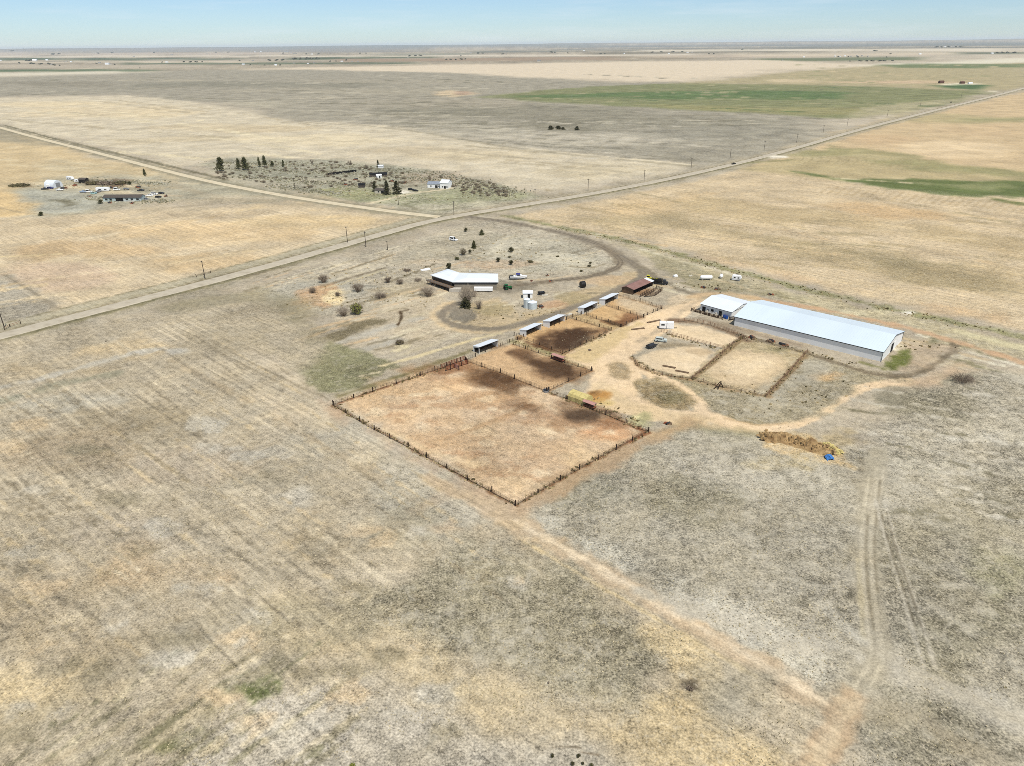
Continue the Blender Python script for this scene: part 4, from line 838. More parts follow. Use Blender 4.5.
# ================================================================== FENCES
def unit_post(w, h, m, nm='post'):
    M = MB(); M.box((0, 0, -.2), (w, w, h + .2), .3, .92); o = M.build(nm, m); me_ = o.data; bpy.data.objects.remove(o); return me_
PM_big = unit_post(.27, 1.8, M_post); PM_mid = unit_post(.24, 1.5, M_post); PM_thin = unit_post(.15, 1.5, M_rail)
def fence(px, label, pm=PM_big, gap=8.6, rails=(.45, .9, 1.35), rr=.04, rm=M_wire, stay=2.15, name='corral_fence', group='corral fences', pts=None):
    P = np.array([at(*p) for p in px]) if pts is None else np.array(pts)
    t = thing(name, label, 'fence', (*P[0], 0), 0, group)
    M = MB(); o0 = P[0]
    spots = []
    for a, b in zip(P[:-1], P[1:]):
        L = np.linalg.norm(b - a); n = max(1, int(round(L / gap))); u = (b - a) / L
        for k in range(n): spots.append(a + (b - a) * k / n)
        ns = int(L / stay) if stay else 0
        for k in range(ns):
            q = a + (b - a) * (k + .5) / ns + np.random.uniform(-.08, .08, 2) - o0; M.tube((*q, -.1), (q[0] + random.uniform(-.05, .05), q[1], 1.4 + random.uniform(-.1, .1)), .05, n=4)
        A_, B_ = a - o0, b - o0; nseg = max(1, int(L / 4))
        for z in rails:
            zz = [z + random.uniform(-.05, .05) for _ in range(nseg + 1)]
            for k in range(nseg):
                p = A_ + (B_ - A_) * k / nseg; q = A_ + (B_ - A_) * (k + 1) / nseg
                M.tube((*p, zz[k]), (*q, zz[k + 1]), rr, n=4)
    spots.append(P[-1])
    for s in spots[:100]:
        o = bpy.data.objects.new('post', pm); COL.objects.link(o); o.parent = t; q = s - o0 + np.random.uniform(-.25, .25, 2); o.location = (*q, 0); o.rotation_euler = (R(random.uniform(-3, 3)), R(random.uniform(-3, 3)), random.uniform(0, 3)); o.scale = (1, 1, random.uniform(.82, 1.12))
    if M.v: M.build('wire_rail', rm, t)
    return t
fence([(333, 405.5), (374, 430), (426, 457), (516, 506)], 'post and wire fence on the near left side of the big corral, facing the grass')
fence([(516, 506), (580, 469), (648, 432)], 'post and wire fence on the near right side of the big corral')
fence([(333, 405.5), (373, 391.5), (420, 375.5), (450, 366)], 'fence on the far left side of the big corral beside the green weeds')
fence([(466, 361), (500, 373), (547, 392)], 'fence between the big corral and the pen of the nearest shed')
fence([(547, 392), (566, 399)], 'short fence piece left of the yellow haystack'); fence([(586, 407.5), (648, 432)], 'fence running from the yellow haystack to the right corner of the big corral')
fence([(547, 392), (568, 382), (592, 371)], 'fence closing the lower right end of the pen under the nearest shed')
fence([(513.5, 344.6), (538, 353.4), (552, 357.6)], 'fence on the near side of the grassy alley, up to the pink feeder', PM_mid, 6.5); fence([(565, 362.5), (592, 371)], 'fence from the pink feeder down to the sandy yard', PM_mid, 6.5)
fence([(514.4, 335.7), (540, 345), (563, 354)], 'fence on the far side of the grassy alley along the dark muddy pen', PM_mid, 6.5)
fence([(563, 354), (587, 342.6), (611, 330.5)], 'fence along the sandy yard closing the darkest muddy pen', PM_mid, 4.4)
fence([(565.5, 316.5), (587, 323.2), (611, 330.5)], 'fence on the upper right side of the darkest muddy pen', PM_mid, 6.5)
fence([(586, 315), (608, 322.4), (621, 327)], 'fence on the lower left side of the first small tan pen', PM_mid, 6.5)
fence([(621, 327), (643, 317), (662, 308.5)], 'fence along the sandy yard closing both small tan pens', PM_mid, 4.2)
fence([(607, 306), (630, 313.4), (643, 317.3)], 'fence dividing the two small tan pens', PM_mid, 6.5)
fence([(618, 295), (640, 301.4), (662, 308.5)], 'fence on the upper right side of the second small tan pen', PM_mid, 6.5)
fence([(466, 360.6), (475, 356.5)], 'short fence left of the nearest shed', PM_mid, 4); fence([(500, 346.5), (510, 342.5), (524, 337.5)], 'fence between the nearest shed and the second shed', PM_mid, 5)
fence([(566, 320), (572, 317.5), (582, 314)], 'fence between the third and the fourth shed', PM_mid, 5)
GP = 'pipe fences of the riding pens'
fence([(672, 323), (690, 321), (710, 325), (738, 335), (748, 341)], 'brown pipe fence along the track in front of the small white stable', PM_thin, 2.6, (.5, 1., 1.45), .06, M_rail, 0, group=GP)
fence([(662, 332), (672, 335.5), (692, 341), (716, 347.5), (724, 349)], 'brown pipe fence between the upper and lower sandy riding pens', PM_thin, 2.6, (.5, 1., 1.45), .06, M_rail, 0, group=GP)
fence([(692, 379), (716, 359), (735, 342.5), (743, 337.5)], 'dark fence on the left side of the round tan riding pen', PM_thin, 3, (.5, 1., 1.45), .045, M_rail, 0, group=GP)
fence([(766, 397), (790, 372), (807, 352)], 'dark fence on the right side of the round tan riding pen', PM_thin, 3, (.5, 1., 1.45), .045, M_rail, 0, group=GP)
fence([(692, 379), (715, 386), (742, 391), (766, 397)], 'low fence on the near side of the round tan riding pen', PM_thin, 4, (.5, 1.), .05, M_wire, 0, group=GP)
fence([(633, 357), (637, 366), (654, 373), (672, 377), (692, 379)], 'low worn fence round the near side of the left sandy riding pen', PM_thin, 4, (.5, 1.), .05, M_wire, 0, group=GP)

# timber panels, feeders, chute
def panels(px, label, m, n=6, name='cattle_panels'):
    P = [at(*p) for p in px]; t = thing(name, label, 'cattle pen', (*P[0], 0)); M = MB(); Q = MB()
    for a, b in zip(P[:-1], P[1:]):
        u = b - a; L = np.linalg.norm(u); ang = math.atan2(u[1], u[0]); c = (a + b) / 2 - P[0]
        for z in (.3, .75, 1.2, 1.6): M.box((*c, z), (L, .08, .22), ang)
        for k in range(int(L / 2) + 1):
            q = a + u * k / max(1, int(L / 2)) - P[0]; Q.box((*q, -.1), (.2, .2, 2.), ang)
    M.build('boards', m, t); Q.build('posts', M_post, t); return t
panels([(441, 369), (452, 364.5), (465, 360), (468, 364), (455, 368), (446, 371)], 'rusty red holding pen in the back corner of the big corral', M_rust)
panels([(454, 367.5), (459, 370)], 'faded pink gate panel of the rusty holding pen', M_pink, name='gate_panel')
panels([(655, 291), (645, 297), (655, 296), (662, 291), (656, 289)], 'brown timber pen in front of the red roofed shed', M_wood)
panels([(648, 293), (640, 297.5)], 'brown timber rail left in front of the red roofed shed', M_wood, name='timber_rail')
def feeder(px, rz, label, sc=1.):
    p = at(*px); t = thing('hay_feeder', label, 'feeder', (*p, 0), rz, 'covered feeders'); M = MB(); M.box((0, 0, .35), (4.2 * sc, 1.4, .5), 0, 1.1); M.build('trough', M_rust, t)
    for x in (-1.9, 1.9):
        for y in (-.6, .6): M = MB(); M.box((x * sc, y, -.05), (.1, .1, 2.)); M.build('leg', M_trim, t)
    M = MB(); M.prism([(-1., 1.9), (0, 2.3), (1., 1.9), (1., 2.0), (0, 2.4), (-1., 2.0)], 'x', -2.4 * sc, 2.4 * sc); M.build('roof', M_pink, t); return t
feeder((558.5, 360.5), A1, 'faded pink roofed feeder set in the fence of the grassy alley', 1.2); feeder((589.5, 407.5), A1, 'faded pink roofed feeder next to the yellow haystack')
def water_trough(px, label):
    p = at(*px); t = thing('water_trough', label, 'trough', (*p, 0), .5); M = MB(); M.lathe([(0, 0), (1.1, 0), (1.15, .7), (1.05, .7), (1., .15), (0, .15)], 18); M.build('tank', M_grey, t); M = MB(); M.lathe([(0, .55), (1.03, .55)], 18); M.build('water', M_glass, t)
    M = MB(); M.box((1.3, .4, 0), (.5, .5, 1.3)); M.build('pump_box', M_dgrey, t); M = MB(); M.tube((1.3, .4, 1.2), (.6, .2, .9), .05); M.build('spout', M_black, t)
water_trough((546, 391.5), 'dark round water trough at the corner where three corral fences meet')

def haystack():
    a, b = at(568, 399.5), at(583, 405.3); ax = (b - a) / np.linalg.norm(b - a); L = np.linalg.norm(b - a) + 1
    t = thing('haystack', 'pale yellow haystack with a rounded top beside the big corral', 'haystack', (*a, 0), math.atan2(ax[1], ax[0]))
    n = 5
    for k in range(n):
        M = MB(); pr = [(-.1, 0), (-.1, 1.6), (.3, 2.5), (1.4, 3.1), (2.6, 3.1), (3.7, 2.5), (4.1, 1.6), (4.1, 0)]; pr = [(u + random.uniform(-.08, .08), z + random.uniform(-.07, .07) * (z > 0)) for u, z in pr]
        M.prism(pr, 'x', L * k / n + .02, L * (k + 1) / n - .02); M.build('bale_row', M_hay, t)
    M = MB(); M.box((-.9, 1.2, 0), (1.2, 1.5, .7), .3, .8); M.build('loose_hay', M_hayd, t)
haystack()
# heap of old hay and manure with a blue tarp
def heap(px, label, m, hgt, wid, name, cat, seed=1, rough=.8):
    P = smooth_pts(np.array([at(*p) for p in px]), 2); c0 = P[0]; rs = np.random.RandomState(seed); n = 60; seg = np.linalg.norm(np.diff(P, axis=0), axis=1); cum = np.concatenate([[0], np.cumsum(seg)]); L = cum[-1]; k2 = 17
    vs = []; 
    for i in range(n + 1):
        s = L * i / n; q = np.array([np.interp(s, cum, P[:, j]) for j in (0, 1)]); q2 = np.array([np.interp(min(L, s + .1), cum, P[:, j]) for j in (0, 1)]); q1 = np.array([np.interp(max(0, s - .1), cum, P[:, j]) for j in (0, 1)]); u = q2 - q1; u /= np.linalg.norm(u); nn = np.array([-u[1], u[0]])
        env = math.sin(math.pi * (i / n)) ** .35 if 0 < i < n else 0
        for j in range(k2):
            v = (j / (k2 - 1) - .5) * wid; z = hgt * env * max(0, 1 - abs(v / (wid / 2)) ** 1.6)
            nz = fbm(np.array([s + seed * 40]), np.array([v + 9.]), 2.4, 4, seed)[0]; z *= max(.15, 2.6 * (nz - .2)); p = q + nn * v - c0; vs.append((p[0] + rs.uniform(-.1, .1), p[1] + rs.uniform(-.1, .1), z + rs.uniform(-.1, .14) * rough * (z > .1) - .06))
    fs = [(i * k2 + j, (i + 1) * k2 + j, (i + 1) * k2 + j + 1, i * k2 + j + 1) for i in range(n) for j in range(k2 - 1)]
    M = MB(); M.add(vs, fs)
    for _ in range(int(L * 7)):      # clods and wads thrown on the heap
        s = rs.uniform(.03, .97) * L; q = np.array([np.interp(s, cum, P[:, j]) for j in (0, 1)]) - c0; u = rs.normal(0, wid * .2, 2); r = math.hypot(*u); sz = rs.uniform(.25, .95); zz = hgt * .75 * max(0, 1 - (r / (wid * .5)) ** 1.5) - .1
        M.box((q[0] + u[0], q[1] + u[1], zz * rs.uniform(.5, 1.1)), (sz * rs.uniform(.8, 1.8), sz, sz * rs.uniform(.5, 1.)), rs.uniform(0, 3), rs.uniform(.4, .8))
    o = M.build(name, m, None, False, (*c0, 0)); tag(o, label, cat); return o
heap([(760, 438), (778, 437), (800, 443), (820, 449), (834, 453)], 'long brown heap of old hay and manure beside the curved lane', M_hayd, 1.9, 7., 'manure_heap', 'manure heap')
heap([(822, 445), (833, 449), (842, 454)], 'small tan straw heap behind the blue tarp', M_hay, 1., 3, 'straw_heap', 'straw heap', 4)
def tarp():
    p = at(829, 458.5); M = MB(); n = 9; rs = np.random.RandomState(5); vs = []
    for i in range(n):
        for j in range(n):
            x, y = (i / (n - 1) - .5) * 2.3, (j / (n - 1) - .5) * 2.4; r = math.hypot(x, y); z = 1.25 * max(0, 1 - (r / 1.5) ** 2) + rs.uniform(-.08, .12) + .12
            vs.append((x + rs.uniform(-.2, .2), y + rs.uniform(-.2, .2), z))
    M.add(vs, [(i * n + j, (i + 1) * n + j, (i + 1) * n + j + 1, i * n + j + 1) for i in range(n - 1) for j in range(n - 1)]); o = M.build('blue_tarp', M_blue, None, False, (*p, 0)); tag(o, 'crumpled bright blue tarp at the right end of the manure heap', 'tarp')
tarp()
# ================================================================== THE HOUSE
def house():
    ze = 4.3
    c_in = at(452.2, 281.9, ze); c_r = at(498.4, 281.9, ze); b_r = at(498, 273.6, ze); b_in = at(459.5, 272.6, ze); a_b = at(448, 268.8, ze); a_f = at(430.2, 274.9, ze)
    t = thing('ranch_house', 'angled ranch house with a flat white two-winged roof and raised deck', 'house', (*c_in, 0)); o = c_in
    L = lambda p: p - o
    wb = [L(c_in), L(c_r), L(b_r), L(b_in)]; wa = [L(a_f), L(c_in), L(b_in), L(a_b)]
    def inset(P, d):
        c = np.mean(P, 0); return [c + (p - c) * (1 - d / np.linalg.norm(p - c)) for p in P]
    M = MB(); M.poly(inset(wb, 1.1), -.2, ze); M.build('wall', mat('house_siding', (158, 148, 132), .8, 0, .6, .1), t)
    M = MB(); M.poly(inset(wa, 1.0), -.2, ze); M.build('wall', mat('brown_siding', (104, 92, 78), .85, 0, .6, .15), t)
    for P, s in ((wb, 0), (wa, 1)):
        c = np.mean(P, 0); pl = [(p[0], p[1], ze) for p in P]; up = [(*(c + (p - c) * .45), ze + .75 + .03 * s) for p in P]; lo = [(p[0], p[1], ze - .28) for p in P]
        M = MB(); M.add(pl + up + lo, [(4, 5, 6, 7)] + [(i, (i + 1) % 4, (i + 1) % 4 + 4, i + 4) for i in range(4)] + [(i + 8, (i + 1) % 4 + 8, (i + 1) % 4, i) for i in range(4)] + [(11, 10, 9, 8)])
        M.build('roof', M_roofW, t)
    M = MB(); e = L(c_r) - L(c_in); M.box((*(L(c_in) + e * .5 + np.array([0, .5])), ze - 1.25), (np.linalg.norm(e) - .8, .3, 1.0), math.atan2(e[1], e[0])); M.build('eave_shade_band', M_dgrey, t)  # dark band standing in for the shade under the eaves
    for f, w in ((.25, 1.6), (.5, 2.2), (.72, 1.6), (.88, 1.2)):
        M = MB(); p = L(c_in) + e * f + np.array([0, 1.0]); M.box((*p, 1.2), (w, .5, 1.6), math.atan2(e[1], e[0])); M.build('window', M_glass, t)
    g = L(c_in) - L(a_f); gl = np.linalg.norm(g); ga = math.atan2(g[1], g[0]); gn = np.array([g[1], -g[0]]) / gl
    for f in (.1, .26, .42, .58, .74, .9):
        M = MB(); p = L(a_f) + g * f - gn * .75; M.box((*p, 2.3), (2.2, .35, 1.5), ga); M.build('window', M_glass, t)
    # deck round the angled wing
    M = MB(); p = L(a_f) + g * .52 + gn * 1.2; M.box((*p, 1.75), (gl + 1., 3., .25), ga); dk = M.build('deck', M_wood, t)
    M = MB()
    for z in (2.4, 2.85): q = L(a_f) + g * .52 + gn * 2.6; M.box((*q, z), (gl + 1., .08, .1), ga)
    for k in range(12): q = L(a_f) + g * (.0 + k * .095) + gn * 2.6; M.box((*q, 1.9), (.1, .1, 1.05), ga)
    M.build('railing', M_grey, t)
    for k in range(6): M = MB(); q = L(a_f) + g * (.04 + k * .19) + gn * 2.4; M.box((*q, -.1), (.25, .25, 1.9), ga); M.build('deck_post', M_post, t)
    M = MB(); p = L(a_f) + g * .5 - gn * .3; M.box((*p, 0), (gl - .6, .3, 1.7), ga); M.build('under_deck_shade', M_black, t)  # black panel added as the shade beneath the deck
    M = MB(); M.box((*(L(b_in) + np.array([5.5, -1.])), ze + .6), (.9, .9, 1.1)); M.build('chimney', M_cream, t)
    M = MB(); M.box((*(L(c_in) + np.array([1.5, -1.6])), 0), (6, 2.6, 1.6)); M.build('stone_terrace', M_conc, t)
    p = at(483.5, 291.2); q = thing('flat_trailer', 'long white flat box standing against the front of the ranch house', 'trailer', (*p, 0), R(-2)); M = MB(); M.box((0, 0, .5), (9.2, 2.5, 1.5)); M.build('box_body', M_white, q); 
    for x in (-2.5, 2.5): M = MB(); M.tube((x, -1.2, .4), (x, 1.2, .4), .4, n=12); M.build('wheel', M_tyre, q)
house()

# ================================================================== VEHICLES
def wheels(t, xs, y, r=.36, w=.26):
    for x in xs:
        for s in (-1, 1):
            M = MB(); M.tube((x, s * y - w / 2, r), (x, s * y + w / 2, r), r, n=14); o = M.build('wheel', M_tyre, t); M = MB(); M.tube((x, s * y - s * .0 - w / 2 - .01, r), (x, s * y + w / 2 + .01, r), r * .55, n=10); M.build('rim', M_grey, o)
def body_prof(t, prof, w, m, nm='body', taper=.12):
    M = MB(); n = len(prof); zmax = max(z for _, z in prof); zmid = .95; vs = []
    for s in (-1, 1):
        for x, z in prof: k = w / 2 - (taper * max(0, (z - zmid)) / max(.1, zmax - zmid)); vs.append((x, s * k, z))
    fs = [tuple(range(n)), tuple(range(2 * n - 1, n - 1, -1))] + [(i, i + n, (i + 1) % n + n, (i + 1) % n) for i in range(n)]
    M.add(vs, fs); return M.build(nm, m, t)
def glass_band(t, x0, x1, z0, z1, w, nm='side_window'):
    for s in (-1, 1):
        M = MB(); M.box(((x0 + x1) / 2, s * w / 2, z0), (x1 - x0, .06, z1 - z0)); M.build(nm, M_glass, t)
def car(px, rz, label, m=M_white, kind='suv', group=None):
    p = at(*px); cat = {'suv': 'car', 'pickup': 'pickup', 'van': 'van', 'sedan': 'car'}[kind]; t = thing({'suv': 'parked_car', 'pickup': 'pickup_truck', 'van': 'parked_van', 'sedan': 'parked_car'}[kind], label, cat, (*p, 0), rz, group)
    if kind == 'pickup':
        body_prof(t, [(-2.8, .4), (2.8, .4), (2.85, .9), (2.7, 1.1), (1.3, 1.18), (-2.8, 1.12)], 1.95, m); body_prof(t, [(-.9, 1.1), (1.3, 1.15), (.6, 1.85), (-.75, 1.85)], 1.8, m, 'cab', .2); glass_band(t, -.65, .6, 1.25, 1.7, 1.66)
        M = MB(); M.add([(1.36, -.75, 1.2), (1.36, .75, 1.2), (.68, .66, 1.84), (.68, -.66, 1.84)], [(0, 1, 2, 3)]); M.build('windscreen', M_glass, t); M = MB(); M.box((-1.85, 0, 1.1), (1.75, 1.6, .04)); M.build('load_bed', M_dgrey, t); wheels(t, (-1.75, 1.8), .88)
    else:
        h = {'suv': 1.75, 'van': 2.3, 'sedan': 1.45}[kind]; L = {'suv': 2.4, 'van': 2.75, 'sedan': 2.3}[kind]
        body_prof(t, [(-L, .35), (L, .35), (L + .05, .8), (L - .15, 1.0), (L * .45, 1.08), (L * .18, h), (-L * .85, h), (-L, 1.05)], 1.88, m, 'body', .22); glass_band(t, -L * .8, L * .2, 1.12, h - .18, 1.68)
        M = MB(); M.add([(L * .47, -.75, 1.1), (L * .47, .75, 1.1), (L * .2, .68, h - .06), (L * .2, -.68, h - .06)], [(0, 1, 2, 3)]); M.build('windscreen', M_glass, t); M = MB(); M.box((-L * .93 - .06, 0, 1.12), (.06, 1.4, h - 1.35)); M.build('rear_window', M_glass, t); wheels(t, (-L * .6, L * .62), .85)
    for s in (-1, 1):
        xx = 2.83 if kind == 'pickup' else L + .02
        M = MB(); M.box((xx, s * .65, .68), (.06, .35, .18)); M.build('headlight', M_cream, t)
    return t
def camper(px, rz, label, L=7., m=M_white, group=None, hgt=2.7):
    p = at(*px); t = thing('camper_trailer', label, 'camper', (*p, 0), rz, group)
    body_prof(t, [(-L / 2, .5), (L / 2 - .5, .5), (L / 2, 1.4), (L / 2 - .5, hgt), (-L / 2 + .2, hgt), (-L / 2, hgt - .3)], 2.4, m, 'body', .1); glass_band(t, -L * .3, -L * .1, 1.4, 2.0, 2.36, 'window'); glass_band(t, L * .12, L * .3, 1.4, 2.0, 2.36, 'window')
    M = MB(); M.box((0, -1.2, .9), (L * .9, .05, .18)); M.build('stripe', M_grey, t); wheels(t, (-.6, .4), 1.0); M = MB(); M.box((L / 2 + .5, 0, .4), (1.4, .12, .12)); M.build('hitch', M_black, t); return t
car((453.5, 240.5), R(-32), 'white van parked alone in the grass by the county road', M_white, 'van')
car((661, 341.3), R(-15), 'pale car with dark windows parked beside the left sandy riding pen', mat('pale_green_paint', (214, 222, 214), .35, 0, 1, .03, .5), 'suv')
car((951, 102.6), R(48), 'dark car driving far away on the straight county road', M_black, 'suv'); car((733.5, 164.5), R(40), 'tiny dark pickup on the county road beside the stubble field', M_black, 'pickup')

def boat():
    p = at(518, 279.3); t = thing('motor_boat', 'white motor boat with a navy canopy on a trailer beside the house', 'boat', (*p, 0), R(2))
    st = [(-4.2, 1.15, .9), (-2, 1.25, .8), (1.2, 1.2, .75), (3.2, .75, .9), (4.7, .06, 1.25)]; vs = []
    for x, w, zb in st: vs += [(x, 0, zb - .25), (x, -w * .75, zb), (x, -w, 1.9 + (x > 2) * .2), (x, w, 1.9 + (x > 2) * .2), (x, w * .75, zb)]
    fs = [tuple(range(5)), tuple(range(len(vs) - 1, len(vs) - 6, -1))]
    for i in range(len(st) - 1):
        for k in range(5): fs.append((i * 5 + k, i * 5 + (k + 1) % 5, (i + 1) * 5 + (k + 1) % 5, (i + 1) * 5 + k))
    M = MB(); M.add(vs, fs); M.build('hull', M_white, t); body_prof(t, [(-1.2, 1.9), (2.4, 2.0), (1.4, 2.7), (-1.0, 2.75)], 1.9, M_white, 'cabin', .3); glass_band(t, -.6, 1.2, 2.15, 2.55, 1.62, 'window')
    M = MB(); M.prism([(-1.0, 2.8), (-.8, 3.1), (0, 3.3), (.8, 3.1), (1.0, 2.8)], 'x', -1.0, 1.1); M.build('canopy', M_navy, t); M = MB(); M.box((-3.2, 0, 1.92), (1.8, 1.9, .1)); M.build('rear_cover', M_dgrey, t)
    M = MB(); M.box((.2, .8, .45), (8.6, .12, .14)); M.box((.2, -.8, .45), (8.6, .12, .14)); M.box((4.9, 0, .45), (1.6, .12, .14)); M.box((-1.2, 0, .45), (.2, 2.2, .14)); M.build('trailer_frame', M_black, t); wheels(t, (-1.6, -.7), 1.1, .34); M = MB(); M.box((-4.5, 0, .8), (.5, .5, 1.3)); M.build('outboard_motor', M_black, t)
boat()
def tractor(px, rz, label, m, sc=1., loader=False):
    p = at(*px); t = thing('farm_tractor', label, 'tractor', (*p, 0), rz); t.scale = (sc,) * 3
    M = MB(); M.box((.9, 0, .7), (2., .8, .75), 0, .9); M.build('bonnet', m, t); M = MB(); M.box((-.6, 0, .6), (1.2, 1.1, .5)); M.build('seat_deck', M_black, t); M = MB(); M.box((-.6, 0, 1.1), (1.2, 1.2, 1.2), 0, .85); M.build('cab', M_glass, t); M = MB(); M.box((-.6, 0, 2.3), (1.35, 1.35, .12)); M.build('cab_roof', m, t)
    for s in (-1, 1):
        M = MB(); M.tube((-.8, s * .6, .8), (-.8, s * 1.05, .8), .8, n=18); w = M.build('rear_wheel', M_tyre, t); M = MB(); M.tube((-.8, s * .6 - .02, .8), (-.8, s * 1.06, .8), .4, n=12); M.build('rim', m, w); M = MB(); M.tube((1.5, s * .5, .42), (1.5, s * .8, .42), .42, n=14); M.build('front_wheel', M_tyre, t)
        M = MB(); M.box((-.8, s * .82, 1.62), (1.5, .5, .1)); M.build('fender', m, t)
    M = MB(); M.tube((1.3, .25, 1.4), (1.3, .25, 2.1), .05); M.build('exhaust', M_black, t)
    if loader:
        M = MB(); M.box((2.9, 0, .3), (.8, 1.9, .7)); M.build('bucket', m, t)
        for s in (-1, 1): M = MB(); M.tube((-.2, s * .6, 1.5), (2.6, s * .6, .8), .09); M.build('loader_arm', m, t)
    return t
tractor((507.5, 289.5), R(20), 'small green tractor parked at the right end of the house', M_green, 1.15)
tractor((649.5, 280.8), R(-20), 'bright yellow tractor behind the red roofed shed', M_yel, 1.2, True)

# ================================================================== TANKS, SHEDS AND ODD THINGS AROUND THE YARD
def tank(px, r, h, label, dome=.6):
    p = at(*px); t = thing('grain_bin', label, 'grain bin', (*p, 0)); n = 6; pr = [(0, 0)]
    for k in range(n * 3): z = h * k / (n * 3); pr += [(r, z), (r * 1.012, z + h / (n * 6))]
    pr += [(r, h)]; M = MB(); M.lathe(pr, 28); M.build('bin_wall', M_tank, t); M = MB(); M.lathe([(r * 1.04, h - .02), (r * .6, h + dome * .6), (r * .2, h + dome), (r * .2, h + dome + .3), (0, h + dome + .3)], 28); M.build('bin_roof', M_roofW, t); M = MB(); M.box((-r * .5, -r * .87, .1), (.1, .1, h)); M.box((-r * .5 + .5, -r * .87, .1), (.1, .1, h)); M.build('ladder', M_grey, t); return t
tank((526.8, 307.6), 1.5, 4.2, 'tall narrow pale grain bin beside the wider one below the house'); tank((532.3, 308.3), 2.1, 3.1, 'short wide pale grain bin right of the tall narrow one')
def gable_shed(px, rz, L, W, h, rh, label, wm=M_wallW, rm=M_roofW, cat='shed', name='small_shed', door=True, group=None, win=0, dm=None):
    p = at(*px); t = thing(name, label, cat, (*p, 0), rz, group); M = MB(); M.prism([(-W / 2, -.15), (W / 2, -.15), (W / 2, h), (0, rh), (-W / 2, h)], 'x', -L / 2, L / 2); M.build('wall', wm, t); s = (rh - h) / (W / 2)
    for sd in (-1, 1):
        M = MB(); M.prism([(sd * (W / 2 + .3), h - .3 * s + .03), (0, rh + .03), (0, rh + .14), (sd * (W / 2 + .3), h - .3 * s + .14)], 'x', -L / 2 - .3, L / 2 + .3); M.build('roof', rm, t)
    if door: M = MB(); M.box((L * .1, -W / 2 - .03, 0), (min(2.2, L * .25), .1, min(2.2, h * .85))); M.build('door', dm or M_dark, t)
    for k in range(win): M = MB(); M.box((-L * .4 + (k + .5) * L * .8 / win + (1.2 if door and abs(-.4 + (k + .5) * .8 / win - .1) < .12 else 0), -W / 2 - .03, 1.), (1.1, .1, 1.)); M.build('window', M_glass, t)
    return t
gable_shed((527.8, 297.2), R(0), 4.4, 3.6, 2.6, 3.4, 'small white shed directly behind the grain bins')
p = at(667.5, 328.6)
def horse_trailer():
    t = thing('horse_trailer', 'white box trailer with a dark middle seam beside the sandy lane', 'trailer', (*at(666.3, 328.3), 0), R(-8))
    for x in (-1.55, 1.55): M = MB(); M.box((x, 0, .4), (2.9, 2.4, 2.5), 0, .97); M.build('box_body', M_white, t)
    M = MB(); M.box((0, 0, .5), (.4, 2.2, 2.1)); M.build('seam_panel', M_grey, t); wheels(t, (-.8, .1), 1.05); M = MB(); M.box((3.6, 0, .5), (1.8, .12, .14)); M.build('hitch', M_black, t); M = MB(); M.box((-1.6, -1.22, 1.7), (1.4, .06, .6)); M.build('window', M_glass, t)
horse_trailer()
def flatbed(px, rz, label, m, L=4.6, cat='trailer'):
    p = at(*px); t = thing('flatbed_trailer', label, cat, (*p, 0), rz); M = MB(); M.box((0, 0, .7), (L, 2.1, .16)); M.build('deck', m, t); M = MB()
    for y in (-1.0, 1.0): M.box((0, y, .86), (L, .08, .5))
    M.box((-L / 2, 0, .86), (.08, 2.1, .5)); M.build('side_boards', m, t); wheels(t, (-.5, .4), 1.0, .38); M = MB(); M.box((L / 2 + .9, 0, .6), (1.8, .12, .12)); M.build('hitch', M_black, t); M = MB(); M.box((0, 0, .87), (L * .8, 1.6, .5), .1, .8); M.build('load', M_dgrey, t); return t
flatbed((651.5, 347.5), R(38), 'low dark utility trailer left of the pale car', M_dgrey)
flatbed((541.5, 294.5), R(10), 'small black trailer parked near the grain bins', M_black, 3.4)
def truck():
    t = thing('stock_truck', 'black stock truck with tall slatted sides behind the red roofed shed', 'truck', (*at(659, 284), 0), R(-20))
    M = MB(); M.box((-1.2, 0, .9), (5.6, 2.4, .2)); M.build('bed', M_black, t); M = MB()
    for y in (-1.15, 1.15):
        for z in (1.2, 1.6, 2.0, 2.4): M.box((-1.2, y, z), (5.5, .08, .24))
        for x in (-3.8, -2.4, -1., .4, 1.5): M.box((x, y, 1.05), (.12, .14, 1.7))
    for z in (1.2, 1.6, 2.0, 2.4): M.box((-3.95, 0, z), (.08, 2.3, .24))
    M.build('slatted_side', M_black, t); M = MB(); M.box((2.6, 0, .7), (1.5, 2.1, 1.7), 0, .9); M.build('cab', M_dgrey, t); M = MB(); M.box((3.8, 0, .7), (1.3, 1.8, .8), 0, .92); M.build('bonnet', M_dgrey, t); M = MB(); M.box((3.26, 0, 1.55), (.12, 1.6, .6)); M.build('windscreen', M_glass, t); wheels(t, (-2.6, 3.2), 1.0, .5, .34)
    M = MB(); M.box((-1, 0, 1.1), (4.6, 1.9, 1.), .02, .85); M.build('load', M_dark, t)
truck()
def round_bale(px, rz, label, m, r=1.3, w=1.9, tilt=0):
    p = at(*px); t = thing('round_bale', label, 'round bale', (*p, 0), rz); M = MB(); n = 22; pr = [(0, -w / 2), (r * .93, -w / 2), (r, -w / 2 + .12), (r, w / 2 - .12), (r * .93, w / 2), (0, w / 2)]
    M.lathe(pr, n); M.v = [(z, x, y + r * .96) for x, y, z in M.v]; M.build('bale', m, t); M = MB(); M.lathe([(r * .9, 0), (r * 1.01, .0), (r * 1.01, .15), (r * .9, .15)], n); M.v = [(z, x, y + r * .96) for x, y, z in M.v]; M.build('binding', M_dgrey, t); return t
round_bale((582.6, 287.3), R(20), 'large black wrapped round bale alone between the loop drive and the farm lane', M_black, 1.6, 2.4)
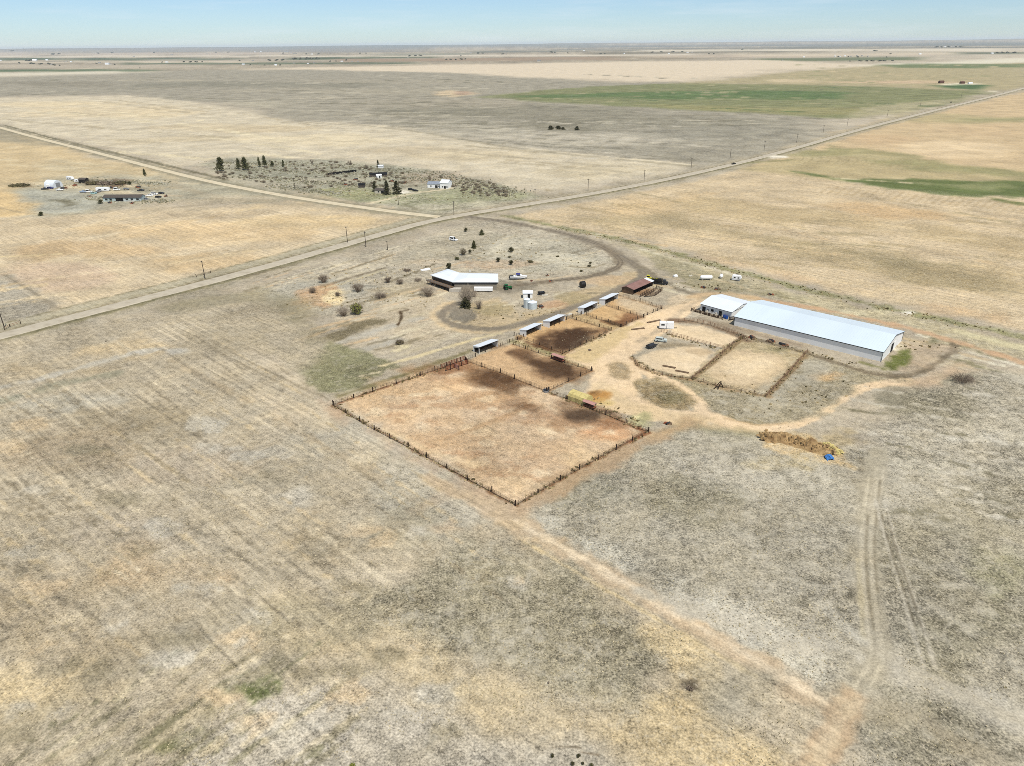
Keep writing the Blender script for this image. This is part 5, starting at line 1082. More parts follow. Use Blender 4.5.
def board(px, rz, d, label, m, name='white_board', cat='board'):
    p = at(*px); t = MB(); t.box((0, 0, .02), (d[0], d[1], d[2]), 0, .97); t.box((.2, .1, .02 + d[2]), (d[0] * .8, d[1] * .7, .08), .12); o = t.build(name, m, None, False, (*p, 0)); o.rotation_euler = (R(3), R(-2), rz); tag(o, label, cat); return o
board((425.5, 270), R(25), (5.2, 2.2, .5), 'white flat panel lying in the grass left of the house', M_white); board((545, 295.5), R(5), (3., 1.2, .3), 'pale board lying in front of the small black trailer', M_cream); board((568.5, 315.5), R(42), (4.2, 1., .5), 'pale plank stack between the third and fourth white sheds', M_cream, 'plank_stack', 'planks')
def junk(px, label, seed=1, s=1., name='scrap_pile', cat='scrap'):
    p = at(*px); rs = random.Random(seed); t = thing(name, label, cat, (*p, 0), rs.uniform(0, 3))
    for nm, m, n in (('sheet_metal', M_rust, 4), ('timber', M_wood, 4), ('drum', M_dgrey, 2)):
        M = MB()
        if nm == 'drum': M.tube((rs.uniform(-1, 1) * s, -.5 * s, .35 * s), (rs.uniform(-1, 1) * s, .6 * s, .4 * s), .34 * s, n=12)
        else:
            cx, cy = rs.uniform(-.6, .6) * s, rs.uniform(-.6, .6) * s; M.box((cx, cy, 0), (1.9 * s, .9 * s, .35 * s), rs.uniform(0, 3), .8); M.box((cx + .2, cy, .33 * s), (1.5 * s, .5 * s, .25 * s), rs.uniform(0, 3), .7)
        M.build(nm, m, t)
    return t
for i, (px, lb, s) in enumerate([((547, 275.6), 'small white and rust scrap pile by the loop drive right of the boat', .9), ((532, 281), 'dark scrap heap on the gravel just right of the boat', .8), ((551, 281.5), 'low row of dark scrap along the loop drive', 1.), ((704, 288), 'scrap pile of rust and timber below the white propane tank', 1.3), ((717, 289), 'scrap pile with dark drums right of the rusty timber pile', 1.3), ((770.5, 295), 'lone dark scrap item on the grass behind the long barn', 1.1),
        ((698, 370), 'lone dark scrap beside the left edge of the round riding pen', .1), ((541, 307), 'rusty scrap lying right of the grain bins', 1.6), ((668, 424), 'dark scrap by the lane end right of the big corral', 1.), ((589.5, 350.5), 'small black scrap in the yellow grass beside the muddy pen', .7), ((752, 337.8), 'white and dark scrap row along the long barn wall, nearest the stable', 1.4), ((771, 342), 'grey scrap row along the middle of the long barn wall', 1.6), ((783, 345), 'low scrap and boards right of the grey scrap row at the long barn', 1.4), ((557, 357), 'dark scrap beside the pink feeder in the alley', .7)]):
    if i == 6: continue
    junk(px, lb, i + 3, s)
def propane(px, rz, L, r, label):
    p = at(*px); t = thing('propane_tank', label, 'tank', (*p, 0), rz); M = MB(); M.lathe([(0, -L / 2), (r * .6, -L / 2 + r * .15), (r, -L / 2 + r * .6), (r, L / 2 - r * .6), (r * .6, L / 2 - r * .15), (0, L / 2)], 18); M.v = [(z, x, y + r + .45) for x, y, z in M.v]; M.build('tank_body', M_white, t, True)
    for x in (-L * .3, L * .3): M = MB(); M.box((x, 0, 0), (.4, r * 1.4, .6)); M.build('saddle', M_conc, t)
    M = MB(); M.lathe([(0, 2 * r + .4), (.25, 2 * r + .4), (.25, 2 * r + .7), (0, 2 * r + .72)], 10); M.build('valve_cap', M_grey, t)
propane((706, 280), R(4), 6.5, 1.05, 'long white propane tank lying on the grass behind the small stable'); propane((721, 278.3), R(70), 3.2, .9, 'short white tank standing between the propane tank and the cargo trailer')
camper((736.5, 280.3), R(-25), 'white cargo trailer at the edge of the stubble field', 4.6); board((675.3, 276.8), .4, (2.2, 1.6, .9), 'small white block on the grass behind the black stock truck', M_white); board((690.5, 276.2), .2, (1.8, 1., .4), 'small pale block on the grass left of the propane tank', M_cream)
for i, (px, lb) in enumerate([((656, 373.5), ''), ((664, 420), '')]): pass
def poles_stack(px, rz, label, L=5.):
    p = at(*px); M = MB(); 
    for k in range(4): M.tube((-L / 2, k * .28 - .4, .15), (L / 2, k * .28 - .35, .15), .13)
    o = M.build('pole_stack', M_wood, None, False, (*p, 0)); o.rotation_euler = (0, 0, rz); tag(o, label, 'poles')
poles_stack((669, 367), R(-28), 'left one of two pole piles lying in the sandy riding pen'); poles_stack((682, 372), R(-28), 'right one of two pole piles lying in the sandy riding pen'); poles_stack((654, 321.5), R(25), 'dark pole pile lying by the lane left of the white box trailer', 7); poles_stack((638, 329), R(15), 'dark pole pile lying in the sandy yard below the small tan pens', 6)
def jump(px):
    t = thing('leaning_tripod', 'dark leaning timber tripod on the near fence of the round riding pen', 'tripod', (*at(*px), 0)); M = MB(); M.tube((-2.2, -1, 0), (.2, 0, 2.6), .16); M.tube((-.8, -1.3, 0), (.5, 0, 2.6), .16); M.tube((1.6, .3, 0), (.2, 0, 2.5), .16); M.build('leaning_poles', M_post, t); M = MB(); M.box((-.5, -.4, 1.3), (2.2, .12, .2), .4); M.build('cross_bar', M_wood, t)
jump((719, 388))

# ================================================================== UTILITY POLES
def utility_pole():
    t = thing('utility_pole', 'x', 'utility pole', group='utility poles along the roads'); M = MB(); M.tube((0, 0, -.3), (0, 0, 10.), .19, .13, 8); M.build('pole', M_pole, t); M = MB(); M.box((0, 0, 9.3), (2.2, .14, .16)); M.build('cross_arm', M_pole, t)
    for x in (-.95, -.45, .45, .95): M = MB(); M.tube((x, 0, 9.46), (x, 0, 9.68), .06); M.build('insulator', M_grey, t)
    return t
UP = utility_pole(); first = True
for (px, h, lb) in [((4.5, 327.6), 1., 'utility pole at the left edge of the photo beside the road'), ((205.3, 279.2), 1., 'utility pole before the golden field, alone beside the road left of the house'), ((347.6, 242.8), 1., 'taller left one of two close utility poles by the road across from the house'), ((366, 247), .95, 'right one of two close utility poles, on the house side of the road'), ((387.6, 250.2), .55, 'short service pole in the grass right of the two close poles'), ((454, 214.6), .95, 'utility pole just right of the gravel road junction'), ((535, 201.2), .95, 'utility pole at the grassy corner left of the stubble field'), ((588, 191), .98, 'utility pole across the road from the top corner of the stubble field'), ((644, 181), .98, 'utility pole before the pale fallow field, second after the grassy corner'), ((691, 168.6), 1., 'utility pole where the pale fallow field ends at the road'),
        ((730, 158.6), 1., 'utility pole beside the tiny dark pickup on the road'), ((764, 150.3), 1., 'utility pole left of the white gravel patch by the road'), ((796.5, 142.6), 1., 'utility pole beyond the white gravel patch, before the road straightens'), ((823, 133), 1., 'utility pole on the grey pasture edge below the green wheat'), ((847, 126), .95, 'utility pole by the corner of the green wheat field'), ((887, 117), 1., 'utility pole before the right part of the green wheat'), ((920, 106.5), 1., 'utility pole left of the dark car far up the road'), ((961, 97.6), 1., 'utility pole right of the dark car far up the road'), ((250, 179.3), .9, 'pole beside the gravel road below the pair of bushy trees'), ((295, 189.3), .95, 'pole beside the gravel road in front of the shelterbelt'), ((398.5, 205), .7, 'short pole at the farm drive below the evergreens')]:
    p = at(*px); rz = A2 + R(90) if px[0] > 300 or px[1] > 200 else A1 + R(90)
    if first: o = UP; o.location = (*p, 0); o.rotation_euler = (0, R(-2.5), rz); o['label'] = lb; first = False
    else: o = dup(UP, (*p, 0), rz, lb, 'utility poles along the roads')
    o.scale = (1.15, 1.15, h)
# ================================================================== TREES AND BUSHES
def leafcloud(M, c, rad, n, size, rs, shell=.55):
    for _ in range(n):
        v = rs.normal(size=3); v /= np.linalg.norm(v); r = (shell + (1 - shell) * rs.rand()) if rs.rand() < .75 else rs.rand() * shell
        p = np.array(c) + v * r * np.array(rad); a = rs.normal(size=3); a /= np.linalg.norm(a); b = np.cross(a, rs.normal(size=3)); b /= np.linalg.norm(b) + 1e-9; s = size * (.6 + .8 * rs.rand())
        M.add([p - a * s, p + b * s * .7, p + a * s, p - b * s * .7], [(0, 1, 2, 3)])
def bushy_tree(h, w, m, label, group=None, seed=1, dens=1., base=.12, name='leafy_tree', cat='tree'):
    rs = np.random.RandomState(seed); t = thing(name, label, cat, (0, 0, 0), 0, group); M = MB(); M.tube((0, 0, -.2), (.1, 0, h * .8), h * .03 + .05, .04); 
    for k in range(6): a = rs.rand() * 6.3; z = h * (.2 + .1 * k); M.tube((0, 0, z), (math.cos(a) * w * .38, math.sin(a) * w * .38, z + h * .14), h * .012 + .02, .02)
    M.build('trunk', M_bark, t); M = MB(); n = 9
    for k in range(n):
        f = k / (n - 1); z = h * (base + (1 - base) * (.12 + .8 * f)); rr = w / 2 * (1 - .45 * f * f) * (.8 + .4 * rs.rand()); a = rs.rand() * 6.3; off = w * .2 * (1 - f)
        leafcloud(M, (math.cos(a) * off, math.sin(a) * off, z), (rr * .95, rr * .95, h * .15), int(90 * dens), max(.12, w * .055), rs)
    M.build('crown', m, t); return t
def conifer(h, w, m, label, group=None, seed=1, name='evergreen_tree', cat='tree'):
    rs = np.random.RandomState(seed); t = thing(name, label, cat, (0, 0, 0), 0, group); M = MB(); M.tube((0, 0, -.2), (0, 0, h * .95), h * .022 + .05, .03); M.build('trunk', M_bark, t); M = MB(); n = 13
    for k in range(n):
        f = k / (n - 1); z = h * (.08 + .86 * f); R0 = w / 2 * (1.02 - f) ** .55 * (.8 + .4 * rs.rand()) + .15
        for j in range(9):
            a = rs.rand() * 6.3; rr = R0 * (.55 + .5 * rs.rand())
            for q in range(7): g = (q + 1) / 7; p = np.array([math.cos(a) * rr * g, math.sin(a) * rr * g, z - rr * .25 * g]); leafcloud(M, p, (.18 * w * .3,) * 3, 2, max(.1, w * .05), rs)
    M.build('crown', m, t); return t
def bare_bush(h, w, m, label, group=None, seed=1, name='bare_bush', cat='bush', n=60, leaf=None):
    rs = np.random.RandomState(seed); t = thing(name, label, cat, (0, 0, 0), 0, group); M = MB(); M2 = MB()
    for k in range(n):
        a = rs.rand() * 6.3; r0 = rs.rand() * w * .12; r1 = w / 2 * (.3 + .7 * rs.rand()); zz = h * (.55 + .45 * rs.rand()) * (1 - .35 * (r1 / (w / 2)) ** 2); p0 = np.array([math.cos(a) * r0, math.sin(a) * r0, -.05]); p1 = np.array([math.cos(a) * r1 * .55, math.sin(a) * r1 * .55, zz * .65]); p2 = np.array([math.cos(a) * r1, math.sin(a) * r1, zz]); M.tube(p0, p1, .05 + h * .006, .035, 4); M2.tube(p1, p2, .035, .015, 3)
        for q in range(5): d = rs.normal(size=3) * w * .11; M2.tube(p1 + (p2 - p1) * rs.rand(), p2 + d, .028, .012, 3)
    M.build('stems', M_twigd, t); M2.build('twigs', m, t)
    if leaf: M = MB(); leafcloud(M, (0, 0, h * .5), (w * .45, w * .45, h * .45), int(n * 5), max(.1, w * .05), rs); M.build('leaves', leaf, t)
    return t
def low_bush(h, w, m, label, group=None, seed=1, name='low_bush', cat='bush'):
    rs = np.random.RandomState(seed); t = thing(name, label, cat, (0, 0, 0), 0, group); M = MB()
    for k in range(8): a = rs.rand() * 6.3; M.tube((0, 0, -.05), (math.cos(a) * w * .35, math.sin(a) * w * .35, h * .7), .05, .02, 4)
    M.build('stems', M_twigd, t); M = MB()
    for k in range(5): a = rs.rand() * 6.3; o = w * .22 * rs.rand(); leafcloud(M, (math.cos(a) * o, math.sin(a) * o, h * (.4 + .25 * rs.rand())), (w * .32, w * .32, h * .38), 75, max(.06, w * .06), rs, .4)
    M.build('foliage', m, t); return t
def put(t, px, rz=0, sc=1): p = at(*px); t.location = (*p, 0); t.rotation_euler = (0, 0, rz); t.scale = (sc,) * 3 if not hasattr(sc, '__len__') else sc; return t
# yard evergreens and shrubs
GY_ = 'young evergreens in the house yard'
cf = [low_bush(3.0, 3.4, M_needled, 'dark round evergreen bush nearest the driveway mouth, left of its twin', GY_, 1), conifer(3.5, 4.4, M_needle, '', GY_, 2)]
put(cf[0], (465.8, 231.8)); put(cf[1], (481.7, 235)); cf[1]['label'] = 'dark conical evergreen bush below the driveway, right of its rounder twin'
def cp(i, px, lb, s, rz=0): return dup(cf[i], (*at(*px), 0), rz, lb, GY_, s)
cp(1, (474, 248.2), 'tall thin evergreen in the middle of the house yard', (.9, .9, 1.35), 1); cp(0, (470, 253.2), 'small dark evergreen just below the tall thin evergreen', .82, 2); cp(0, (511, 252.2), 'largest evergreen in the pale grass above the boat', (1.3, 1.3, 1.15), 3); cp(0, (498, 262.2), 'bushy evergreen above the white roof, left of two in a row', (1.05, 1.05, 1.), 4); cp(0, (511, 264.6), 'bushy evergreen above the boat, right of two in a row', (1.12, 1.12, .95), 5); cp(0, (449, 269.3), 'dark evergreen rising behind the left wing of the house roof', (1.3, 1.3, 1.35), 1.2)
put(bare_bush(4.2, 4.6, M_twig, 'loose grey-green bush left of the tall thin evergreen', None, 3, leaf=M_sage), (463.2, 255)); put(low_bush(2., 3.6, M_needle, 'low dark bush below the loose grey-green bush', None, 4), (456.5, 260)); put(low_bush(1.2, 4.2, M_sage, 'flat dark bush patch right of the yard evergreens', None, 5), (531, 262.4)); put(low_bush(.9, 2.6, M_sage, 'faint low bush between the yard evergreens and the largest one', None, 15), (509.5, 257.5))
put(low_bush(1.1, 2.4, M_sage, 'small dark bush inside the driveway loop, upper of two', None, 6), (590.5, 263.5)); put(low_bush(1.1, 2.8, M_sage, 'small dark bush inside the driveway loop, lower of two', None, 7), (589, 266.5)); put(low_bush(.9, 2.6, M_sage, 'faint bush at the right of the driveway loop', None, 8), (581.5, 271.5)); put(low_bush(.9, 3, M_sage, 'faint dark bush at the far side of the driveway loop', None, 9), (557.6, 257))
# big bare shrubs by the house
put(bare_bush(9.6, 9., M_twig, 'large bare grey tree in front of the house deck', None, 11, 'bare_tree', 'tree', 170), (467, 305.5)); put(conifer(5.2, 6.6, M_needled, 'dark evergreen standing in the gravel circle by the bare grey tree', None, 12), (465.5, 307.8)); put(bare_bush(4.6, 5, M_twig, 'bare pale shrub right of the gravel circle', None, 13), (479, 309)); put(bare_bush(5.6, 9.5, M_twig, 'wide bare grey shrub left of the house deck', None, 14, n=100), (428.5, 296)); put(bare_bush(3.6, 4., M_twigd, 'bare shrub behind the gravel circle against the house front', None, 24), (474, 297))
for i, (px, h, w, m, lb, lf) in enumerate([((323.7, 282.5), 3.6, 4.4, M_twigd, 'bare dark shrub, topmost of the shrubs left of the house', None), ((313, 293), 2.4, 3., M_twigd, 'small bare shrub at the reddish bank left of the house', None), ((358, 291.5), 3.8, 5., M_twigd, 'round bare dark shrub above the sandy bank', None), ((343.5, 316), 4., 5.4, M_twig, 'bare grey shrub leaning against the green-leaved shrub', None), ((357, 314.2), 4.8, 4.8, M_twigd, 'shrub with fresh yellow-green leaves on the sandy bank', M_leaf), ((388, 282.5), 2.6, 3., M_twigd, 'thin bare shrub, left of two above the pale mound', None), ((400, 284), 2.6, 3.4, M_twig, 'thin bare shrub, right of two above the pale mound', None), ((380.5, 298), 2., 5., M_twigd, 'flat bare shrub at the left foot of the pale mound', None), ((338, 296), 1.8, 2., M_twigd, 'tiny bare shrub behind the sandy bank', None), ((400, 344), 1.4, 3., M_twigd, 'low bare shrub on the pale mound above the big corral', M_sage), ((407, 271), 1., 3.4, M_twigd, 'low dark brush beside the white flat panel', None), ((418, 281), 1.2, 3., M_twig, 'low brush left of the house roof corner', None)]):
    put(bare_bush(h * 1.15, w * 1.35, m, lb, None, 30 + i, leaf=lf, n=95), px)
# foreground bushes
put(low_bush(.62, .95, M_needled, 'small dark shrub at the bottom edge, leftmost of the close group', None, 41), (552, 757)); put(low_bush(.6, 1., M_needled, 'small dark shrub at the bottom edge, topmost of the close group', None, 42), (578.5, 756.5)); put(low_bush(.6, 1., M_needled, 'small dark shrub at the bottom edge, lower left of the close group', None, 43), (572.5, 764.5)); put(low_bush(.5, .7, M_needled, 'smallest dark shrub of the close group at the bottom edge', None, 44), (583, 764.5)); put(low_bush(.65, 1.05, M_needle, 'small dark shrub at the bottom edge, rightmost of the close group', None, 45), (591.5, 767)); put(low_bush(.8, 1.4, M_leaf, 'yellow-green shrub cut by the bottom edge left of centre', None, 46), (352, 767))
put(low_bush(.55, 1.9, M_twigd, 'dark flat tumbleweed heap in the golden foreground grass', None, 47), (690, 689)); put(bare_bush(2.2, 9, M_twigd, 'dark brush pile in the grass right of the long barn', None, 48, 'brush_pile', 'brush pile', 120), (962, 381))
for i, (px, lb) in enumerate([((106, 341.5), 'small dark weed in the grass below the road at left'), ((548.5, 683.5), 'tiny dark weed in the grey middle foreground')]): put(low_bush(.5, .9 + i * -.4, M_twigd, lb, None, 50 + i), px)

# shelterbelt of the farm across the road
GT = 'trees of the old shelterbelt'
bt = bushy_tree(13, 9, M_needle, 'largest round dark tree, left end of the old shelterbelt', GT, 61, 2.2); put(bt, (221.3, 171.5))
def bcp(px, s, lb, rz=0): return dup(bt, (*at(*px), 0), rz, lb, GT, s)
bcp((239, 169.2), (.5, .5, .78), 'narrower left tree of the pair beside the largest round tree', 1); bcp((245.5, 170), (.8, .8, .92), 'wider right tree of the pair beside the largest round tree', 2); bcp((259.6, 167), (.35, .35, .72), 'thin left tree of the second pair in the shelterbelt', 3); bcp((265, 166.8), (.55, .55, .82), 'fuller right tree of the second pair in the shelterbelt', 4); bcp((272.5, 166.5), (.5, .5, .4), 'low bushy tree right of the second pair', 5); bcp((283.5, 166.8), (.3, .3, .5), 'thin small tree alone in the middle of the shelterbelt', .5); bcp((145, 176), (.35, .35, .5), 'lone small tree behind the left farmyard', 1.5)
et = conifer(11.5, 7., M_needled, 'middle and tallest of three dark evergreens at the farm drive', 'evergreens at the farm drive', 62); put(et, (387, 194.5)); dup(et, (*at(396.8, 194), 0), 1, 'right and widest of three dark evergreens at the farm drive', 'evergreens at the farm drive', (1.35, 1.35, .95)); dup(et, (*at(375, 191.5), 0), 2, 'left and smallest of three dark evergreens at the farm drive', 'evergreens at the farm drive', (.95, .95, .75)); dup(et, (*at(378.3, 167), 0), 2.5, 'dark thin evergreen at the back edge of the shelterbelt', 'evergreens at the farm drive', (.6, .6, .62))
dt = bare_bush(5, 5, M_twigd, 'bare dead tree at the back of the shelterbelt, left of centre', 'dead trees of the shelterbelt', 63, 'dead_tree', 'tree', 50); put(dt, (312, 163.5))
for px, s, lb in [((350, 164.8), 1., 'bare dead tree behind the long dark windbreak'), ((367, 168.8), .9, 'bare dead tree left of the thin evergreen'), ((335, 163.5), .6, 'small dead tree between two taller dead trees at the back')]: dup(dt, (*at(*px), 0), random.uniform(0, 6), lb, 'dead trees of the shelterbelt', s)
ds = bare_bush(1.6, 4, M_twig, 'low grey dead shrub among the rows of the old shelterbelt', 'dead shrubs filling the shelterbelt', 64, 'dead_shrub', 'shrub', 34, leaf=M_wheat); ds2 = bare_bush(1.3, 3.6, M_twigd, 'low dark dead shrub among the rows of the old shelterbelt', 'dark dead shrubs in the shelterbelt', 65, 'dead_shrub', 'shrub', 34, leaf=M_wheat)
rs = np.random.RandomState(12); k1 = k2 = 0
for k in range(300):
    fx = rs.rand(); px = 216 + fx * 290; top = 161 + max(0, px - 330) * .135; bot = 180 + max(0, px - 225) * .10 - max(0, px - 330) * .06; bot = min(bot, 199); py = top + (bot - top) * rs.rand() ** 1.1
    if py > 187 and 350 < px < 460: continue
    if 336 < px < 356 and 170 < py < 176: continue
    dark = rs.rand() < .3; src = ds2 if dark else ds; s = .6 + .7 * rs.rand()
    if dark and k2 == 0: put(ds2, (px, py), 0, s); k2 = 1
    elif not dark and k1 == 0: put(ds, (px, py), 0, s); k1 = 1
    else: dup(src, (*at(px, py), 0), rs.rand() * 6.3, src['label'], src['group'], s)

# ================================================================== FARM ACROSS THE ROAD
gable_shed((446.2, 187.6), R(-16), 7.2, 10, 4.6, 6.6, 'white gabled house at the end of the farm drive', M_wallW, M_roofW, 'house', 'farm_house', True, win=2); gable_shed((436.2, 186.9), R(-8), 13, 9, 3.2, 4.6, 'low grey-roofed wing left of the white gabled house', M_wallW, mat('grey_roof', (150, 158, 170), .7), 'house', 'house_wing', True, win=3)
car((411, 190.2), R(-15), 'black car, left one parked on the farm drive by the evergreens', M_black, 'suv'); car((415.5, 191.3), R(-15), 'black car, right one parked on the farm drive toward the white house', M_black, 'sedan')
gable_shed((378.5, 176.5), R(10), 16, 6, 2.6, 3.6, 'dark old shed with a black roof in the middle of the shelterbelt', M_roofD, M_black, 'shed', 'old_shed'); gable_shed((379, 178.2), R(20), 4.4, 4, 2.8, 3.6, 'small white-fronted hut before the black roofed shed', M_wallW, M_white, 'hut', 'small_hut'); gable_shed((362, 187.3), R(0), 5, 4, 2.6, 3.4, 'small dark hut on the green farm lawn left of the evergreens', M_roofD, M_black, 'hut', 'small_hut', False); gable_shed((381, 168), R(0), 5, 4, 2.4, 3., 'tiny white hut at the back edge of the shelterbelt', M_wallW, M_roofW, 'hut', 'small_hut', False)
gable_shed((382.5, 192.8), R(-8), 11, 7, 2.6, 3.6, 'brown roofed cottage hidden between the three evergreens', M_cream, M_roofD, 'house', 'cottage', True, win=2)
a, b = at(328, 175.3), at(356.5, 171.8); tt = thing('windbreak', 'long low black windbreak wall in the shelterbelt', 'windbreak', (*a, 0), math.atan2(*(b - a)[::-1])); M = MB(); Lw = np.linalg.norm(b - a)
for k in range(20): M.box((Lw * (k + .5) / 20, 0, 0), (Lw / 20 - .1, .2, 1.9 + .15 * (k % 3)))
M.build('boards', M_black, tt)
for k in range(6): M = MB(); M.box((Lw * k / 5, .3, -.1), (.25, .25, 2.3)); M.build('post', M_post, tt)

# ================================================================== FARMYARD AT LEFT
def quonset():
    t = thing('quonset_barn', 'big white round-roofed barn at the left farmyard', 'barn', (*at(54, 187), 0), R(-20)); W, L = 9.5, 11; pr = [(W / 2 * math.cos(x), 6. * math.sin(x) ** .8) for x in np.linspace(0, math.pi, 17)]; pr = [(u, max(0, z)) for u, z in pr]
    for k in range(8): 
        M = MB(); M.prism(pr, 'x', -L / 2 + L * k / 8 + .03, -L / 2 + L * (k + 1) / 8 - .03); M.build('arched_sheet', M_roofW, t)
    M = MB(); M.box((L / 2 + .05, 0, 0), (.12, 4, 4)); M.build('door', M_grey, t); M = MB(); M.box((-.5, -W / 2 - .2, 0), (3, 1.5, 3.)); M.build('annex', M_wallW, t)
quonset()
def mobile_home():
    t = thing('mobile_home', 'long mobile home with a dark roof at the left farmyard', 'mobile home', (*at(125, 200.5), 0), R(-1)); L, W = 30, 8
    M = MB(); M.prism([(-W / 2, 0), (W / 2, 0), (W / 2, 3.2), (0, 4.6), (-W / 2, 3.2)], 'x', -L / 2, L / 2); M.build('wall', mat('aqua_white_siding', (206, 222, 218), .7, 0, .15, .15, dirt=(230, 230, 226), dirt_h=.6), t)
    for sd in (-1, 1): M = MB(); M.prism([(sd * (W / 2 + .5), 3.05), (0, 4.63), (0, 4.8), (sd * (W / 2 + .5), 3.22)], 'x', -L / 2 - .4, L / 2 + .4); M.build('roof', M_roofD, t)
    for x, w in ((-12.5, 2.), (-9, 1.8), (-2, 6), (4, 2.), (8, 2.), (12.5, 2.)): M = MB(); M.box((x, -W / 2 - .04, .3 if w > 5 else 1.1), (w, .14, 2.4 if w > 5 else 1.3)); M.build('porch_opening' if w > 5 else 'window', M_dark if w > 5 else M_glass, t)
    M = MB(); M.box((8, -W / 2 - 1.5, 0), (6, 3, .6)); M.build('porch', M_conc, t)
mobile_home()
GV = 'vehicles of the left farmyard'
car((45, 189.6), R(20), 'dark pickup below the white round-roofed barn, left one', M_dgrey, 'pickup', GV); car((50.5, 188.8), R(10), 'dark blue car below the white round-roofed barn, right one', M_navy, 'suv', GV); camper((70.5, 180), R(-30), 'white camper right of the round-roofed barn', 9, M_white, GV, 3.2); camper((79.5, 182.4), R(-10), 'white camper at the left end of the brown brush heap', 8, M_white, GV); camper((103.5, 191.2), R(5), 'long white camper behind the left end of the mobile home', 11, M_white, GV, 3.2); car((83.5, 192.5), R(0), 'pale blue pickup at the left end of the parked row', mat('pale_blue_paint', (176, 192, 214), .4), 'pickup', GV); car((89, 192.3), R(5), 'white van second in the parked row left of the mobile home', M_white, 'van', GV); car((94, 194), R(25), 'pale aqua car nearest the left end of the mobile home', mat('aqua_paint', (176, 212, 208), .4), 'suv', GV); car((98.5, 192.3), R(80), 'grey pickup behind the left end of the mobile home', M_grey, 'pickup', GV)
car((149.5, 196.3), R(10), 'white pickup just right of the mobile home', M_white, 'pickup', GV); car((154.5, 194.8), R(-5), 'white van right of the mobile home, farther back', M_white, 'van', GV); car((161.5, 193.8), R(0), 'dark car at the right end of the left farmyard', M_dgrey, 'sedan', GV); car((158.5, 197.6), R(5), 'dark flat car below the white van at the right of the mobile home', M_black, 'sedan', GV); car((146, 200), R(-12), 'grey-green pickup touching the right end of the mobile home', M_grey, 'pickup', GV)
gable_shed((84.2, 182.8), R(0), 6, 6, 3.4, 4.4, 'small black hut at the left end of the brown brush heap', M_black, M_roofD, 'hut', 'small_hut', False)
for i, (px, w, h, lb) in enumerate([((93, 184.4), 16, 2.6, 'brown brush heap in the left farmyard, left of three'), ((106, 184.6), 18, 2.2, 'brown brush heap in the left farmyard, middle of three'), ((121, 184), 16, 2.4, 'dark brush heap in the left farmyard, right of three'), ((20, 186), 22, 1.2, 'long low brown brush heap left of the white round-roofed barn')]): put(bare_bush(h, w, M_twigd if i != 1 else mat('rust_twigs', (128, 104, 84), .95), lb, 'brush heaps of the left farmyard', 80 + i, 'brush_pile', 'brush pile', 90, leaf=M_sage if i != 1 else M_twigd), px, 0, (1, .7, 1))
for px, s, lb in [((101, 203.5), .5, 'small dark shrub on the grass below the mobile home'), ((41.5, 215.5), .45, 'small dark shrub at the corner of the pale lot at left'), ((130, 184.5), .45, 'small dark shrub at the right end of the brush heaps')]: bcp(px, (s, s, s * .45), lb)

# things out on the pastures
cw = bushy_tree(5, 9, M_needled, 'dark thicket alone on the grey pasture, widest and leftmost', 'thicket on the grey pasture', 90, 1.2, .02, 'thicket', 'thicket'); put(cw, (550.5, 129.5)); dup(cw, (*at(558, 129.2), 0), 1, 'dark thicket alone on the grey pasture, middle one', 'thicket on the grey pasture', (1.1, 1, .9)); dup(cw, (*at(563, 129.6), 0), 2, 'low dark thicket on the grey pasture, right of the middle one', 'thicket on the grey pasture', (.7, .7, .6)); dup(cw, (*at(577, 130.2), 0), 3, 'dark thicket on the grey pasture, separate at right', 'thicket on the grey pasture', (.8, .8, 1.))
M_barn = mat('red_brown_barn', (104, 70, 58), .8)
gable_shed((941, 83.2), R(10), 13, 8, 4.5, 7, 'tiny red-brown barn on the far right field, left of two', M_barn, M_barn, 'barn', 'far_barn', False, 'far red barns'); gable_shed((962, 83.6), R(10), 11, 8, 4, 6, 'tiny red-brown barn on the far right field, right of two', M_barn, M_barn, 'barn', 'far_barn', False, 'far red barns'); gable_shed((970, 84), R(0), 10, 7, 3, 4.5, 'tiny white barn beside the two far red barns', M_wallW, M_roofW, 'barn', 'far_barn', False)

# the far plain: farms and tree belts, a few pixels each
def farbox(m1, m2, nm):
    M = MB(); M.cur = 0; M.prism([(-.5, 0), (.5, 0), (.5, .6), (-.5, .6)], 'x', -.5, .5); M.cur = 1; M.prism([(-.55, .61), (.55, .61), (0, 1)], 'x', -.53, .53); o = M.build(nm, [m1, m2]); me_ = o.data; bpy.data.objects.remove(o); return me_
FB = [farbox(M_wallW, M_roofW, 'far_building'), farbox(M_cream, M_grey, 'far_building')]
rs = np.random.RandomState(77)
M = MB()
for k in range(5): leafcloud(M, (rs.uniform(-.42, .42), rs.uniform(-.3, .3), .32 + .3 * rs.rand()), (.22, .25, .36), 60, .1, rs)
M.tube((0, 0, -.05), (0, 0, .5), .05, .03); FT = M.build('far_tree', mat('far_foliage', (132, 136, 112), .95)); FTm = FT.data; bpy.data.objects.remove(FT)
def farb(x, y, w, h, i, lb, gp):
    p = at(x, y); d = np.hypot(*p); px = d / FOC; o = bpy.data.objects.new('far_building', FB[i]); COL.objects.link(o); gzv = 26 * 0; o.location = (*p, gz_at(p)); o.rotation_euler = (0, 0, rs.uniform(-.3, .3)); o.scale = (w * px * .6, max(10., w * px * .35), h * px * .75); tag(o, lb, 'building', gp)
def fart(x, y, w, h, lb, gp):
    p = at(x, y); d = np.hypot(*p); px = d / FOC; o = bpy.data.objects.new('far_tree', FTm); COL.objects.link(o); o.location = (*p, gz_at(p)); o.rotation_euler = (0, 0, rs.rand() * 6); o.scale = (w * px, w * px, h * px); tag(o, lb, 'tree', gp)
from mathutils.kdtree import KDTree
_selk = np.nonzero((GD > 1200) & (GD < 60000))[0][::7]
_kd = KDTree(len(_selk))
